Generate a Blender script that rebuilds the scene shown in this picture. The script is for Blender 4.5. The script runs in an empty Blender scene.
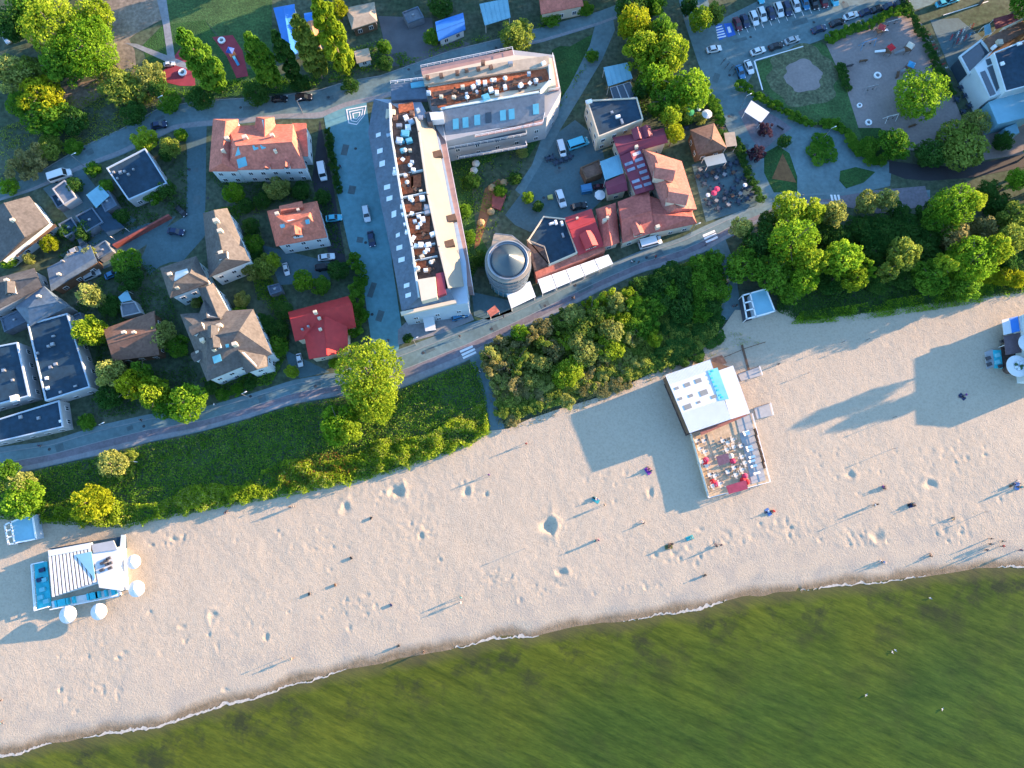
import bpy, bmesh, math, random
import numpy as np
from mathutils import Vector, Matrix
from mathutils.geometry import tessellate_polygon
R = math.radians
SC = bpy.context.scene
COL = SC.collection
rnd = random.Random(7)
# ------------------------------------------------------------------ camera
CAMH, TILT = 165.0, R(11.6)
CT, ST = math.cos(TILT), math.sin(TILT)
FPX = 1024 * 24 / 36.0
def P(px, py, h=0.0):
    """world point at height h seen at photo pixel (px, py)"""
    u, v = (px - 512) / FPX, (384 - py) / FPX
    s = (CAMH - h) / (CT - v * ST)
    return Vector((u * s, (v * CT + ST) * s, h))
def PP(pts, h=0.0): return [P(x, y, h) for x, y in pts]
def mpp(px, py, h=0.0):
    return (P(px + 1, py, h) - P(px, py, h)).length
def T(c, r):
    """tile of the photo enlarged 5.12 times -> photo pixels"""
    ox, oy = (0, 180, 360, 520, 680, 824)[c], (0, 130, 260, 390)[r]
    return lambda *pts: [(ox + x / 5.12, oy + y / 5.12) for x, y in pts]
cam = bpy.data.objects.new('camera', bpy.data.cameras.new('camera'))
COL.objects.link(cam); cam.location = (0, 0, CAMH); cam.rotation_euler = (TILT, 0, 0)
cam.data.lens = 24; cam.data.sensor_width = 36; cam.data.clip_end = 20000; cam.data.clip_start = 1
SC.camera = cam
# ------------------------------------------------------------------ light
SUN_EL = R(10.0)
a, b = P(989.2, 538.1), P(948.2, 555.7)          # a person's feet and the tip of the shadow
sd = (a - b); SUN_AZ = math.atan2(sd.y, sd.x)      # direction towards the sun
w = bpy.data.worlds.new('World'); SC.world = w; w.use_nodes = True
nt = w.node_tree; bg = nt.nodes['Background']
sky = nt.nodes.new('ShaderNodeTexSky'); sky.sky_type = 'NISHITA'; sky.sun_disc = False
sky.sun_elevation = SUN_EL; sky.sun_rotation = math.pi / 2 - SUN_AZ
sky.air_density = 1.0; sky.dust_density = 0.3; sky.ozone_density = 3.2
nt.links.new(sky.outputs[0], bg.inputs[0]); bg.inputs[1].default_value = 0.15
sl = bpy.data.lights.new('sun', 'SUN'); sl.energy = 4.3; sl.angle = R(0.5); sl.color = (1.0, 0.66, 0.40)
so = bpy.data.objects.new('sun', sl); COL.objects.link(so); so.location = (300, 100, 80)
sv = Vector((math.cos(SUN_AZ) * math.cos(SUN_EL), math.sin(SUN_AZ) * math.cos(SUN_EL), math.sin(SUN_EL)))
so.rotation_euler = sv.to_track_quat('Z', 'Y').to_euler()
SC.view_settings.view_transform = 'Standard'; SC.view_settings.look = 'None'
SC.view_settings.exposure = 2.6; SC.view_settings.gamma = 1
SC.cycles.max_bounces = 4; SC.cycles.diffuse_bounces = 3; SC.cycles.glossy_bounces = 2
SC.cycles.transmission_bounces = 2; SC.cycles.use_denoising = True
# ------------------------------------------------------------------ materials
MATS = {}
def mat(name, col, rough=0.8, var=0.18, scale=0.6, metal=0.0, bump=0.0, bscale=2.0, spec=0.3, col2=None, fine=None, stretch=None):
    """noise-mottled Principled material (all procedural)"""
    if name in MATS: return MATS[name]
    m = bpy.data.materials.new(name); m.use_nodes = True
    nt = m.node_tree; N = nt.nodes; L = nt.links; bs = N['Principled BSDF']
    bs.inputs['Roughness'].default_value = rough; bs.inputs['Metallic'].default_value = metal
    bs.inputs['Specular IOR Level'].default_value = spec
    geo = N.new('ShaderNodeNewGeometry'); vec = geo.outputs['Position']
    if stretch:
        mp = N.new('ShaderNodeMapping'); mp.inputs['Rotation'].default_value = (0, 0, stretch[0])
        mp.inputs['Scale'].default_value = (stretch[1], stretch[2], 1); L.new(vec, mp.inputs[0]); vec = mp.outputs[0]
    n1 = N.new('ShaderNodeTexNoise'); n1.inputs['Scale'].default_value = scale; n1.inputs['Detail'].default_value = 6
    n1.inputs['Roughness'].default_value = 0.65; L.new(vec, n1.inputs['Vector'])
    rp = N.new('ShaderNodeValToRGB'); rp.color_ramp.elements[0].position = 0.3; rp.color_ramp.elements[1].position = 0.7
    c2 = col2 or tuple(min(1, c * (1 + var)) for c in col)
    c1 = col if col2 else tuple(c * (1 - var) for c in col)
    rp.color_ramp.elements[0].color = (*c1, 1); rp.color_ramp.elements[1].color = (*c2, 1)
    L.new(n1.outputs[0], rp.inputs[0]); out = rp.outputs[0]
    if fine:
        n3 = N.new('ShaderNodeTexNoise'); n3.inputs['Scale'].default_value = fine[0]; n3.inputs['Detail'].default_value = 3
        L.new(geo.outputs['Position'], n3.inputs['Vector'])
        mr = N.new('ShaderNodeMapRange'); mr.inputs[1].default_value = 0.3; mr.inputs[2].default_value = 0.7
        mr.inputs[3].default_value = 1 - fine[1]; mr.inputs[4].default_value = 1 + fine[1]
        L.new(n3.outputs[0], mr.inputs[0])
        mx = N.new('ShaderNodeVectorMath'); mx.operation = 'SCALE'
        L.new(out, mx.inputs[0]); L.new(mr.outputs[0], mx.inputs['Scale']); out = mx.outputs[0]
    L.new(out, bs.inputs['Base Color'])
    if bump:
        n2 = N.new('ShaderNodeTexNoise'); n2.inputs['Scale'].default_value = bscale; n2.inputs['Detail'].default_value = 4
        L.new(vec, n2.inputs['Vector'])
        bp = N.new('ShaderNodeBump'); bp.inputs['Strength'].default_value = 1.0; bp.inputs['Distance'].default_value = bump
        L.new(n2.outputs[0], bp.inputs['Height']); L.new(bp.outputs[0], bs.inputs['Normal'])
    MATS[name] = m; return m
def leafmat(name, col, col2, trans=0.5):
    if name in MATS: return MATS[name]
    m = bpy.data.materials.new(name); m.use_nodes = True
    nt = m.node_tree; N = nt.nodes; L = nt.links
    N.remove(N['Principled BSDF']); out = N['Material Output']
    at = N.new('ShaderNodeAttribute'); at.attribute_name = 'tint'
    oi = N.new('ShaderNodeObjectInfo')
    ad = N.new('ShaderNodeMath'); ad.operation = 'MULTIPLY_ADD'; ad.inputs[1].default_value = 0.35
    L.new(oi.outputs['Random'], ad.inputs[0]); L.new(at.outputs['Fac'], ad.inputs[2])
    rp = N.new('ShaderNodeValToRGB'); rp.color_ramp.elements[0].position = 0.15; rp.color_ramp.elements[1].position = 1.15 if False else 1.0
    rp.color_ramp.elements[0].color = (*col, 1); rp.color_ramp.elements[1].color = (*col2, 1)
    L.new(ad.outputs[0], rp.inputs[0])
    d = N.new('ShaderNodeBsdfDiffuse'); t = N.new('ShaderNodeBsdfTranslucent'); mx = N.new('ShaderNodeMixShader')
    mx.inputs[0].default_value = trans
    L.new(rp.outputs[0], d.inputs[0]); L.new(rp.outputs[0], t.inputs[0])
    L.new(d.outputs[0], mx.inputs[1]); L.new(t.outputs[0], mx.inputs[2]); L.new(mx.outputs[0], out.inputs[0])
    MATS[name] = m; return m
# ------------------------------------------------------------------ mesh building
class MB:
    def __init__(s): s.v = []; s.f = []; s.mi = []; s.cur = 0
    def add(s, vs, fs):
        o = len(s.v); s.v += [tuple(p) for p in vs]
        for f in fs: s.f.append(tuple(i + o for i in f)); s.mi.append(s.cur)
        return s
    def box(s, c, d, rz=0.0):
        cx, cy, cz = c; hx, hy, hz = d[0] / 2, d[1] / 2, d[2] / 2; k, q = math.cos(rz), math.sin(rz)
        vs = []
        for z in (-hz, hz):
            for x, y in ((-hx, -hy), (hx, -hy), (hx, hy), (-hx, hy)):
                vs.append((cx + x * k - y * q, cy + x * q + y * k, cz + z))
        return s.add(vs, [(3, 2, 1, 0), (4, 5, 6, 7), (0, 1, 5, 4), (1, 2, 6, 5), (2, 3, 7, 6), (3, 0, 4, 7)])
    def prism(s, poly, z0, z1):
        """upright prism over a world polygon (any winding, may be concave)"""
        p = [(q[0], q[1]) for q in poly]; n = len(p)
        ar = sum(p[i][0] * p[(i + 1) % n][1] - p[(i + 1) % n][0] * p[i][1] for i in range(n))
        if ar < 0: p = p[::-1]
        vs = [(x, y, z0) for x, y in p] + [(x, y, z1) for x, y in p]
        return s.add(vs, [tuple(range(n))[::-1], tuple(range(n, 2 * n))] + [(i, (i + 1) % n, n + (i + 1) % n, n + i) for i in range(n)])
    def sheet(s, poly, z):
        p = [(q[0], q[1]) for q in poly]; n = len(p)
        ar = sum(p[i][0] * p[(i + 1) % n][1] - p[(i + 1) % n][0] * p[i][1] for i in range(n))
        if ar < 0: p = p[::-1]
        return s.add([(x, y, z) for x, y in p], [tuple(range(n))])
    def slab(s, quad, th):
        """a thick plate under a 3D polygon"""
        q = [Vector(p) for p in quad]; n = len(q)
        nn = Vector((0, 0, 0))
        for i in range(n): nn += q[i].cross(q[(i + 1) % n])
        if nn.z < 0: q = q[::-1]
        vs = q + [p - Vector((0, 0, th)) for p in q]
        return s.add(vs, [tuple(range(n)), tuple(range(2 * n - 1, n - 1, -1))] + [((i + 1) % n, i, n + i, n + (i + 1) % n) for i in range(n)])
    def tube(s, a, b, r0, r1=None, n=8, cap=True):
        a, b = Vector(a), Vector(b); r1 = r0 if r1 is None else r1
        d = (b - a).normalized(); u = d.orthogonal().normalized(); v = d.cross(u)
        vs = []
        for c, r in ((a, r0), (b, r1)):
            for i in range(n):
                t = 2 * math.pi * i / n; vs.append(c + u * (r * math.cos(t)) + v * (r * math.sin(t)))
        fs = [(i, (i + 1) % n, n + (i + 1) % n, n + i) for i in range(n)]
        if cap: fs += [tuple(range(n))[::-1], tuple(range(n, 2 * n))]
        return s.add(vs, fs)
    def lathe(s, c, prof, n=16):
        """prof: list of (r, z) bottom to top around the vertical through c"""
        cx, cy = c[0], c[1]; cz = c[2] if len(c) > 2 else 0; m = len(prof); vs = []
        for r, z in prof:
            for i in range(n):
                t = 2 * math.pi * i / n; vs.append((cx + r * math.cos(t), cy + r * math.sin(t), cz + z))
        fs = []
        for j in range(m - 1):
            for i in range(n):
                fs.append((j * n + i, j * n + (i + 1) % n, (j + 1) * n + (i + 1) % n, (j + 1) * n + i))
        fs += [tuple(range(n))[::-1], tuple(range((m - 1) * n, m * n))]
        return s.add(vs, fs)
    def rail(s, pts, h, t=0.06, n=0):
        """open railing along world points: top bar and posts"""
        for p, q in zip(pts[:-1], pts[1:]):
            p, q = Vector(p), Vector(q); up = Vector((0, 0, h)); L = (q - p).length
            s.tube(p + up, q + up, t, n=4)
            s.tube(p + up * .5, q + up * .5, t * .6, n=4)
            k = max(1, int(L / 1.6))
            for i in range(k + 1): c = p.lerp(q, i / k); s.tube(c, c + up, t * .7, n=4)
        return s
WL = {}
def link(o, parent=None):
    COL.objects.link(o)
    if parent: o.parent = parent
    return o
def tag(o, label, cat, group=None):
    o['label'] = label; o['category'] = cat
    if group: o['group'] = group
    return o
def thing(name, label, cat, loc, rz=0.0, group=None):
    o = bpy.data.objects.new(name, None); link(o); o.location = loc; o.rotation_euler = (0, 0, rz); o.empty_display_size = .3
    WL[o] = Vector(loc); return tag(o, label, cat, group)
def tomesh(name, mb, off=(0, 0, 0), smooth=False):
    me = bpy.data.meshes.new(name); ox, oy, oz = off
    me.from_pydata([(x - ox, y - oy, z - oz) for x, y, z in mb.v], [], mb.f); me.update()
    if smooth: me.polygons.foreach_set('use_smooth', [True] * len(me.polygons))
    if any(mb.mi): me.polygons.foreach_set('material_index', mb.mi)
    return me
def mk(name, mb, m, parent=None, smooth=False, loc=None):
    """link the built mesh (world coordinates) as ONE object"""
    if parent: off = WL[parent]
    else: off = Vector(loc) if loc is not None else Vector((0, 0, 0))
    me = tomesh(name, mb, off, smooth)
    for mm in (m if isinstance(m, (list, tuple)) else [m]): me.materials.append(mm)
    o = bpy.data.objects.new(name, me); link(o, parent); WL[o] = Vector(off)
    if not parent: o.location = off
    return o
def struct(name, mb, m):
    o = mk(name, mb, m); o['kind'] = 'structure'; return o
def part(name, me, parent, loc=(0, 0, 0), rz=0.0, scale=None, m=None):
    o = bpy.data.objects.new(name, me); link(o, parent); o.location = loc; o.rotation_euler = (0, 0, rz)
    if scale: o.scale = scale
    if m: setm(o, m)
    return o
def setm(o, m):
    o.material_slots[0].link = 'OBJECT'; o.material_slots[0].material = m
def centroid(pts):
    c = Vector((0, 0, 0))
    for p in pts: c += Vector((p[0], p[1], 0))
    return c / len(pts)
def pip(x, y, poly):
    c = False; n = len(poly); j = n - 1
    for i in range(n):
        xi, yi, xj, yj = poly[i][0], poly[i][1], poly[j][0], poly[j][1]
        if (yi > y) != (yj > y) and x < (xj - xi) * (y - yi) / (yj - yi) + xi: c = not c
        j = i
    return c
# smooth value noise for placing and displacing
_g = np.random.default_rng(5).random((256, 256))
def vnoise(x, y, s):
    x = np.asarray(x, float) / s; y = np.asarray(y, float) / s
    i = np.floor(x).astype(int); j = np.floor(y).astype(int); fx = x - i; fy = y - j
    fx = fx * fx * (3 - 2 * fx); fy = fy * fy * (3 - 2 * fy)
    g = lambda a, b: _g[a % 256, b % 256]
    return (g(i, j) * (1 - fx) + g(i + 1, j) * fx) * (1 - fy) + (g(i, j + 1) * (1 - fx) + g(i + 1, j + 1) * fx) * fy
# ================================================================== SETTING
A_asph = mat('asphalt', (0.066, 0.12, 0.135), 0.85, 0.14, 0.25, fine=(1.5, .1))
A_pave = mat('grey_paving', (0.102, 0.165, 0.178), 0.85, 0.2, 0.15, fine=(1.0, .14))
A_light = mat('light_paving', (0.10, 0.24, 0.275), 0.85, 0.16, 0.12, fine=(.8, .12))
A_dark = mat('fresh_asphalt', (0.028, 0.03, 0.036), 0.8, 0.15, 0.3)
A_red = mat('red_brick_paving', (0.15, 0.14, 0.16), 0.9, 0.2, 0.3, fine=(1.5, .15))
A_walk = mat('concrete_slabs', (0.20, 0.21, 0.225), 0.9, 0.15, 0.3, fine=(1.5, .12))
A_foot = mat('pale_paving', (0.125, 0.185, 0.20), 0.85, 0.12, 0.2, fine=(1.2, .1))
A_kerb = mat('kerb_stone', (0.20, 0.23, 0.24), 0.9, 0.1, 0.5)
A_paint = mat('road_paint', (0.7, 0.7, 0.7), 0.8, 0.08, 2)
A_blue = mat('blue_paint', (0.03, 0.12, 0.45), 0.8, 0.15, 2)
A_earth = mat('trodden_earth', (0.20, 0.165, 0.13), 0.95, 0.3, 0.15, fine=(1.2, .25))
A_play = mat('playground_sand', (0.215, 0.185, 0.175), 0.95, 0.15, 0.12, fine=(1.5, .1))
A_lawn = mat('lawn_grass', (0.022, 0.070, 0.016), 0.95, 0.35, 0.2, fine=(2.0, .35), bump=.15, bscale=3)
A_lawn2 = mat('dry_lawn', (0.04, 0.09, 0.028), 0.95, 0.35, 0.2, fine=(1.6, .3), bump=.1, bscale=3)
A_ground = mat('garden_ground', (0.03, 0.06, 0.028), 0.95, 0.2, 0.09, col2=(0.085, 0.10, 0.07), fine=(0.9, .4))
A_rubber = mat('red_rubber', (0.24, 0.035, 0.05), 0.9, 0.15, 0.5)
A_soil = mat('flowerbed_soil', (0.17, 0.085, 0.035), 0.95, 0.3, 1)

SHORE = [(-160,779),(-60,766),(0,756),(44,745),(71,741),(108,733),(162,725),(201,713),(250,697),(294,684),(343,671),(382,665),(397,660),(424,655),(456,646),(500,637),(532,635.5),(565,629),(606,622),(647,617),(697,609),(724,601),(759,595),(818,587),(888,580),(929,574),(976,569),(1024,565),(1100,556),(1200,545)]
DUNE = [(-160,560),(-60,535),(0,522),(40,526),(125,531),(180,519),(250,506),(300,497),(360,485),(400,473),(440,460),(470,449),(490,437),(508,435),(530,425),(560,415),(600,403),(640,385),(665,373),(700,355),(722,335),(735,316),(790,316),(800,327),(850,321),(930,309),(1024,296),(1100,286),(1200,270)]
SW = [P(x, y, -0.45) for x, y in SHORE]; DW = [P(x, y, 0) for x, y in DUNE]
def interp(pts, x):
    xs = [p.x for p in pts]; ys = [p.y for p in pts]
    y = np.interp(x, xs, ys); x = np.asarray(x, float)
    s0 = (ys[4] - ys[0]) / (xs[4] - xs[0]); s1 = (ys[-1] - ys[-5]) / (xs[-1] - xs[-5])
    y = np.where(x < xs[0], ys[0] + (x - xs[0]) * s0, y); return np.where(x > xs[-1], ys[-1] + (x - xs[-1]) * s1, y)
def shore_y(x): return interp(SW, x) + (vnoise(x, 0 * np.asarray(x), 5.0) - .5) * 0.7
def dune_y(x): return interp(DW, x)
def beach_z(x, y):
    """height of the sand"""
    yd, ys = dune_y(x), shore_y(x); s = (yd - y) / np.maximum(1, yd - ys)
    z = np.interp(s, [-.2, 0, .06, .5, .85, .93, 1.0, 1.06, 1.3], [.35, .3, .22, .25, .12, .0, -.45, -.62, -1.3])
    m = np.clip((0.93 - s) * 8, 0, 1)
    return z + m * ((vnoise(x, y, 7.0) - .5) * .08 + (vnoise(x + 31, y + 7, 2.2) - .5) * .035 + (vnoise(x + 3, y + 77, .9) - .5) * .04 * (.4 + 1.2 * vnoise(x, y + 50, 12.0)))
PITS = [(397,491,1.4,0.6),(548,526,1.6,0.75),(345,508,1.1,0.3),(466,492,1.0,0.35),(561,572,0.9,0.4),(930,484,1.0,0.4),(850,475,0.9,0.3),(877,536,1.3,0.4),(650,492,0.8,0.25),(486,494,0.6,0.2),(213,615,0.9,0.25),(266,637,0.7,0.25),(421,536,0.8,0.25),(858,494,0.41,0.15),(184,535,0.44,0.16),(236,541,0.51,0.11),(288,612,0.35,0.18),(430,536,0.41,0.12),(349,628,0.6,0.15),(490,578,0.56,0.15),(509,578,0.51,0.12),(118,658,0.51,0.19),(150,612,0.48,0.17),(75,712,0.52,0.11),(185,641,0.54,0.16),(705,452,0.43,0.1),(800,590,0.57,0.15),(760,524,0.53,0.19),(790,528,0.53,0.19),(820,540,0.45,0.18),(850,545,0.46,0.19),(945,532,0.57,0.11),(965,520,0.38,0.12),(1000,500,0.59,0.14),(600,462,0.51,0.13),(330,570,0.48,0.14),(440,560,0.44,0.16),(173,540,0.5,0.19),(152,545,0.52,0.19),(700,530,0.56,0.2),(680,560,0.52,0.12),(655,555,0.57,0.2),(225,690,0.58,0.16),(60,690,0.53,0.12),(520,600,0.56,0.16),(960,440,0.42,0.11),(985,455,0.56,0.2)]
def grid_obj(name, xs, yfun, ny, zfun, m, attrs):
    nx = len(xs); t = np.linspace(0, 1, ny)
    y0, y1 = yfun(xs); X = np.repeat(xs[:, None], ny, 1); Y = y0[:, None] * (1 - t) + y1[:, None] * t
    Z = zfun(X, Y); v = np.stack([X, Y, Z], -1).reshape(-1, 3)
    i = np.arange(nx * ny).reshape(nx, ny)
    q = np.stack([i[:-1, :-1], i[:-1, 1:], i[1:, 1:], i[1:, :-1]], -1).reshape(-1, 4)
    me = bpy.data.meshes.new(name); me.vertices.add(len(v)); me.vertices.foreach_set('co', v.ravel())
    me.loops.add(q.size); me.loops.foreach_set('vertex_index', q.ravel())
    me.polygons.add(len(q)); me.polygons.foreach_set('loop_start', np.arange(0, q.size, 4))
    me.polygons.foreach_set('use_smooth', np.ones(len(q), bool)); me.update(calc_edges=True)
    for k, f in attrs.items():
        at = me.attributes.new(k, 'FLOAT', 'POINT'); at.data.foreach_set('value', f(X, Y).ravel().astype(np.float32))
    me.materials.append(m); o = bpy.data.objects.new(name, me); link(o); o['kind'] = 'structure'; return o
_r = random.Random(21)   # trampled patches: clusters of small dents
for cx_, cy_, sx_, sy_, n_ in ((785,528,22,9,26),(865,538,24,9,24),(948,530,22,9,22),(680,556,26,8,24),(725,540,16,8,12),(560,585,26,10,14),(500,578,20,10,12),(420,530,20,10,12),(470,490,14,8,8),(395,497,16,7,10),(170,540,26,8,16),(300,540,40,14,12),(220,630,40,16,14),(110,640,40,18,12),(350,610,40,16,12),(620,480,26,12,10),(850,470,40,16,16),(940,455,40,18,16),(700,500,14,10,6),(90,690,36,14,10),(640,590,30,6,10)):
    for _ in range(n_): PITS.append((cx_ + _r.gauss(0, sx_ * .6), cy_ + _r.gauss(0, sy_ * .6), _r.uniform(.38, .62), _r.uniform(.04, .14)))
# --- sand
m = bpy.data.materials.new('beach_sand'); m.use_nodes = True; N = m.node_tree.nodes; L = m.node_tree.links; bs = N['Principled BSDF']
bs.inputs['Roughness'].default_value = .95; bs.inputs['Specular IOR Level'].default_value = .1
geo = N.new('ShaderNodeNewGeometry')
def noise(s, d=4, vec=None, rough=.6):
    n = N.new('ShaderNodeTexNoise'); n.inputs['Scale'].default_value = s; n.inputs['Detail'].default_value = d; n.inputs['Roughness'].default_value = rough
    L.new(vec or geo.outputs['Position'], n.inputs['Vector']); return n.outputs[0]
def ramp(fac, stops):
    r = N.new('ShaderNodeValToRGB'); e = r.color_ramp.elements
    while len(e) < len(stops): e.new(.5)
    for k, (p, c) in enumerate(stops): e[k].position = p; e[k].color = (*c, 1)
    L.new(fac, r.inputs[0]); return r.outputs[0]
def mixc(fac, c1, c2, mode='MIX'):
    x = N.new('ShaderNodeMixRGB'); x.blend_type = mode
    for k, c in ((0, fac), (1, c1), (2, c2)):
        if isinstance(c, (int, float)): x.inputs[k].default_value = c
        elif isinstance(c, tuple): x.inputs[k].default_value = (*c, 1)
        else: L.new(c, x.inputs[k])
    return x.outputs[0]
def attr(n):
    x = N.new('ShaderNodeAttribute'); x.attribute_name = n; return x.outputs['Fac']
def bump(h, dist, prev=None):
    x = N.new('ShaderNodeBump'); x.inputs['Distance'].default_value = dist; x.inputs['Strength'].default_value = 1
    L.new(h, x.inputs['Height'])
    if prev: L.new(prev, x.inputs['Normal'])
    return x.outputs[0]
base = ramp(noise(.07, 5), [(.3, (.367, .306, .222)), (.7, (.407, .342, .252))])
base = mixc(.5, base, ramp(noise(2.2, 3), [(.3, (.265, .225, .17)), (.52, (.38, .32, .246)), (.75, (.43, .365, .282))]))
damp = ramp(noise(.22, 5), [(.44, (0, 0, 0)), (.62, (1, 1, 1))])
dm = N.new('ShaderNodeMath'); dm.operation = 'MULTIPLY'; L.new(damp, dm.inputs[0]); L.new(attr('low'), dm.inputs[1])
base = mixc(dm.outputs[0], base, (.27, .248, .21))
wet = mixc(attr('wet'), base, ramp(noise(.9, 4), [(.3, (.13, .098, .06)), (.7, (.23, .175, .115))]))
L.new(wet, bs.inputs['Base Color'])
b1 = bump(noise(2.0, 3), .045); L.new(bump(noise(4.0, 2), .05, b1), bs.inputs['Normal'])
M_sand = m
def sand_z(X, Y):
    Z = beach_z(X, Y)
    for px, py, r, d in PITS:
        c = P(px, py, .2); dx, dy = X - c.x, Y - c.y; m = (np.abs(dx) < 4 * r) & (np.abs(dy) < 4 * r)
        if not m.any(): continue
        dx, dy = dx[m], dy[m]; an = np.arctan2(dy, dx); k = math.sin(px * 1.7 + py)
        q = np.hypot(dx * (1 + .25 * k), dy * (1 - .25 * k)) / r * (1 + .05 * np.sin(an * 3 + px) + .03 * np.sin(an * 5 + py) + .35 * (vnoise(dx + px, dy + py, .8) - .5))
        Z[m] += -.75 * d * np.exp(-(q * 1.05) ** 2.4) + d * .16 * np.exp(-((q - 1.5) / .5) ** 2) * (1 + .9 * np.sin(an + px))
    return Z
def _wet(X, Y):
    d = Y - shore_y(X); k = vnoise(X, Y * 0, 3.5) * 1.3 + vnoise(X, Y, 1.2) * .5
    return np.clip(1 - (d - .2 - k * .7) / 1.7, 0, 1)
def _low(X, Y):
    s = (Y - shore_y(X)) / np.maximum(1, dune_y(X) - shore_y(X)); return np.clip(1 - s / .42, 0, 1) * .75
xs = np.arange(P(-120, 600).x, P(1150, 600).x, .33)
grid_obj('beach', xs, lambda x: (dune_y(x) + 1.5, shore_y(x) - 9), 190, sand_z, M_sand, {'wet': _wet, 'low': _low})
# --- water
m = bpy.data.materials.new('shallow_sea_water'); m.use_nodes = True; N = m.node_tree.nodes; L = m.node_tree.links; bs = N['Principled BSDF']
bs.inputs['Roughness'].default_value = .12; bs.inputs['IOR'].default_value = 1.33; bs.inputs['Specular IOR Level'].default_value = .3
geo = N.new('ShaderNodeNewGeometry')
mp = N.new('ShaderNodeMapping'); mp.vector_type = 'TEXTURE'; mp.inputs['Rotation'].default_value = (0, 0, R(-24)); mp.inputs['Scale'].default_value = (7, 1.0, 1); L.new(geo.outputs['Position'], mp.inputs[0])
mp2 = N.new('ShaderNodeMapping'); mp2.vector_type = 'TEXTURE'; mp2.inputs['Rotation'].default_value = (0, 0, R(-14)); mp2.inputs['Scale'].default_value = (2.6, .9, 1); L.new(geo.outputs['Position'], mp2.inputs[0])
big = noise(.035, 4)
st = noise(.55, 5, mp.outputs[0], .6); st2 = noise(1.1, 4, mp2.outputs[0], .65)
near = ramp(big, [(.35, (.056, .075, .008)), (.65, (.068, .084, .008))])
far = ramp(big, [(.35, (.033, .060, .009)), (.5, (.037, .066, .009)), (.65, (.044, .072, .008))])
c = mixc(attr('deep'), near, far)
c = mixc(1.0, c, ramp(st, [(.3, (.66, .70, .72)), (.5, (1, 1, 1)), (.7, (1.3, 1.24, 1.25))]), 'MULTIPLY')
c = mixc(1.0, c, ramp(st2, [(.3, (.78, .80, .82)), (.7, (1.22, 1.2, 1.2))]), 'MULTIPLY')
weed = ramp(noise(.11, 7, None, .7), [(.49, (0, 0, 0)), (.64, (1, 1, 1))])
wm = N.new('ShaderNodeMath'); wm.operation = 'MULTIPLY'; L.new(weed, wm.inputs[0]); L.new(attr('weed'), wm.inputs[1])
c = mixc(wm.outputs[0], c, (.030, .036, .012))
c = mixc(attr('edge'), c, (.085, .072, .035))
L.new(c, bs.inputs['Base Color'])
b1 = bump(st, .12); L.new(bump(st2, .05, b1), bs.inputs['Normal'])
def wave_z(X, Y):
    return -.45 + (vnoise(X * .45 + Y * .15, Y - X * .3, 2.6) - .5) * .05
def dd(X, Y): return shore_y(X) - Y
xs = np.arange(P(-160, 780).x, P(1200, 600).x, .8)
grid_obj('water', xs, lambda x: (shore_y(x) + 2.5, np.full_like(x, P(512, 800).y - 25)), 110, wave_z, m,
         {'deep': lambda X, Y: np.clip((dd(X, Y) - 4) / 24 + (X - 20) / 260 + (vnoise(X, Y, 14) - .5) * .6, 0, 1),
          'weed': lambda X, Y: np.clip(1 - np.abs(dd(X, Y) - 4) / 11, 0, 1) * 1.0 + np.where(dd(X, Y) > 3, .32, 0),
          'edge': lambda X, Y: np.clip(1 - (dd(X, Y)) / (2.2 + 2 * vnoise(X, Y, 3)), 0, 1) * .8})
# open sea beyond the near grid
far_w = MB(); x0, x1 = float(xs[0]), float(xs[-1]); yb = P(512, 800).y - 25
far_w.add([(x0 - 3000, yb, -.46), (x1 + 3000, yb, -.46), (x1 + 3000, -6000, -.46), (x0 - 3000, -6000, -.46)], [(3, 2, 1, 0)])
far_w.add([(x1, yb, -.46), (x1 + 3000, yb, -.46), (x1 + 3000, float(shore_y(x1 + 3000)), -.46), (x1, float(shore_y(x1)), -.46)], [(0, 1, 2, 3)])
far_w.add([(x0, yb, -.46), (x0 - 3000, yb, -.46), (x0 - 3000, float(shore_y(x0 - 3000)), -.46), (x0, float(shore_y(x0)), -.46)], [(3, 2, 1, 0)])
far_o = struct('open_sea', far_w, m)
# --- foam along the water's edge
F = MB(); x = P(-60, 760).x; xe = P(1090, 560).x
prev = None
while x < xe:
    n1 = float(vnoise(x, 3.0, 11.0)); n2 = float(vnoise(x, 9.0, 2.1)); n3 = float(vnoise(x, 40.0, .7))
    n4 = float(vnoise(x, 77.0, .33)); wd = max(0, (n1 - .38) * 1.6) * (.35 + n2) * (.35 + 1.3 * n4) + .16 * n3 - .05
    y = float(shore_y(x)) - .15 + (n3 - .5) * .5 + (n2 - .5) * .6 + (n4 - .5) * .25
    cur = (x, y - wd * .6, y + wd * .4) if wd > .12 else None
    if prev and cur:
        F.add([(prev[0], prev[1], -.40), (cur[0], cur[1], -.40), (cur[0], cur[2], -.36), (prev[0], prev[2], -.36)], [(0, 1, 2, 3)])
    prev = cur; x += .14
x = P(-60, 760).x; prev = None
while x < xe:
    n1 = float(vnoise(x, 63.0, 8.0)); n3 = float(vnoise(x, 140.0, .8))
    wd = max(0, n1 - .6) * 1.4 * (.4 + n3); y = float(shore_y(x)) - 1.6 + (n3 - .5) * .4 + (float(vnoise(x, 80., 4.)) - .5) * 1.2
    cur = (x, y - wd / 2, y + wd / 2) if wd > .09 else None
    if False: F.add([(prev[0], prev[1], -.41), (cur[0], cur[1], -.41), (cur[0], cur[2], -.39), (prev[0], prev[2], -.39)], [(0, 1, 2, 3)])
    prev = cur; x += .25
fo = mk('sea_foam', F, mat('white_foam', (.36, .335, .29), .9, .35, 2.5)); fo['kind'] = 'stuff'
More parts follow.
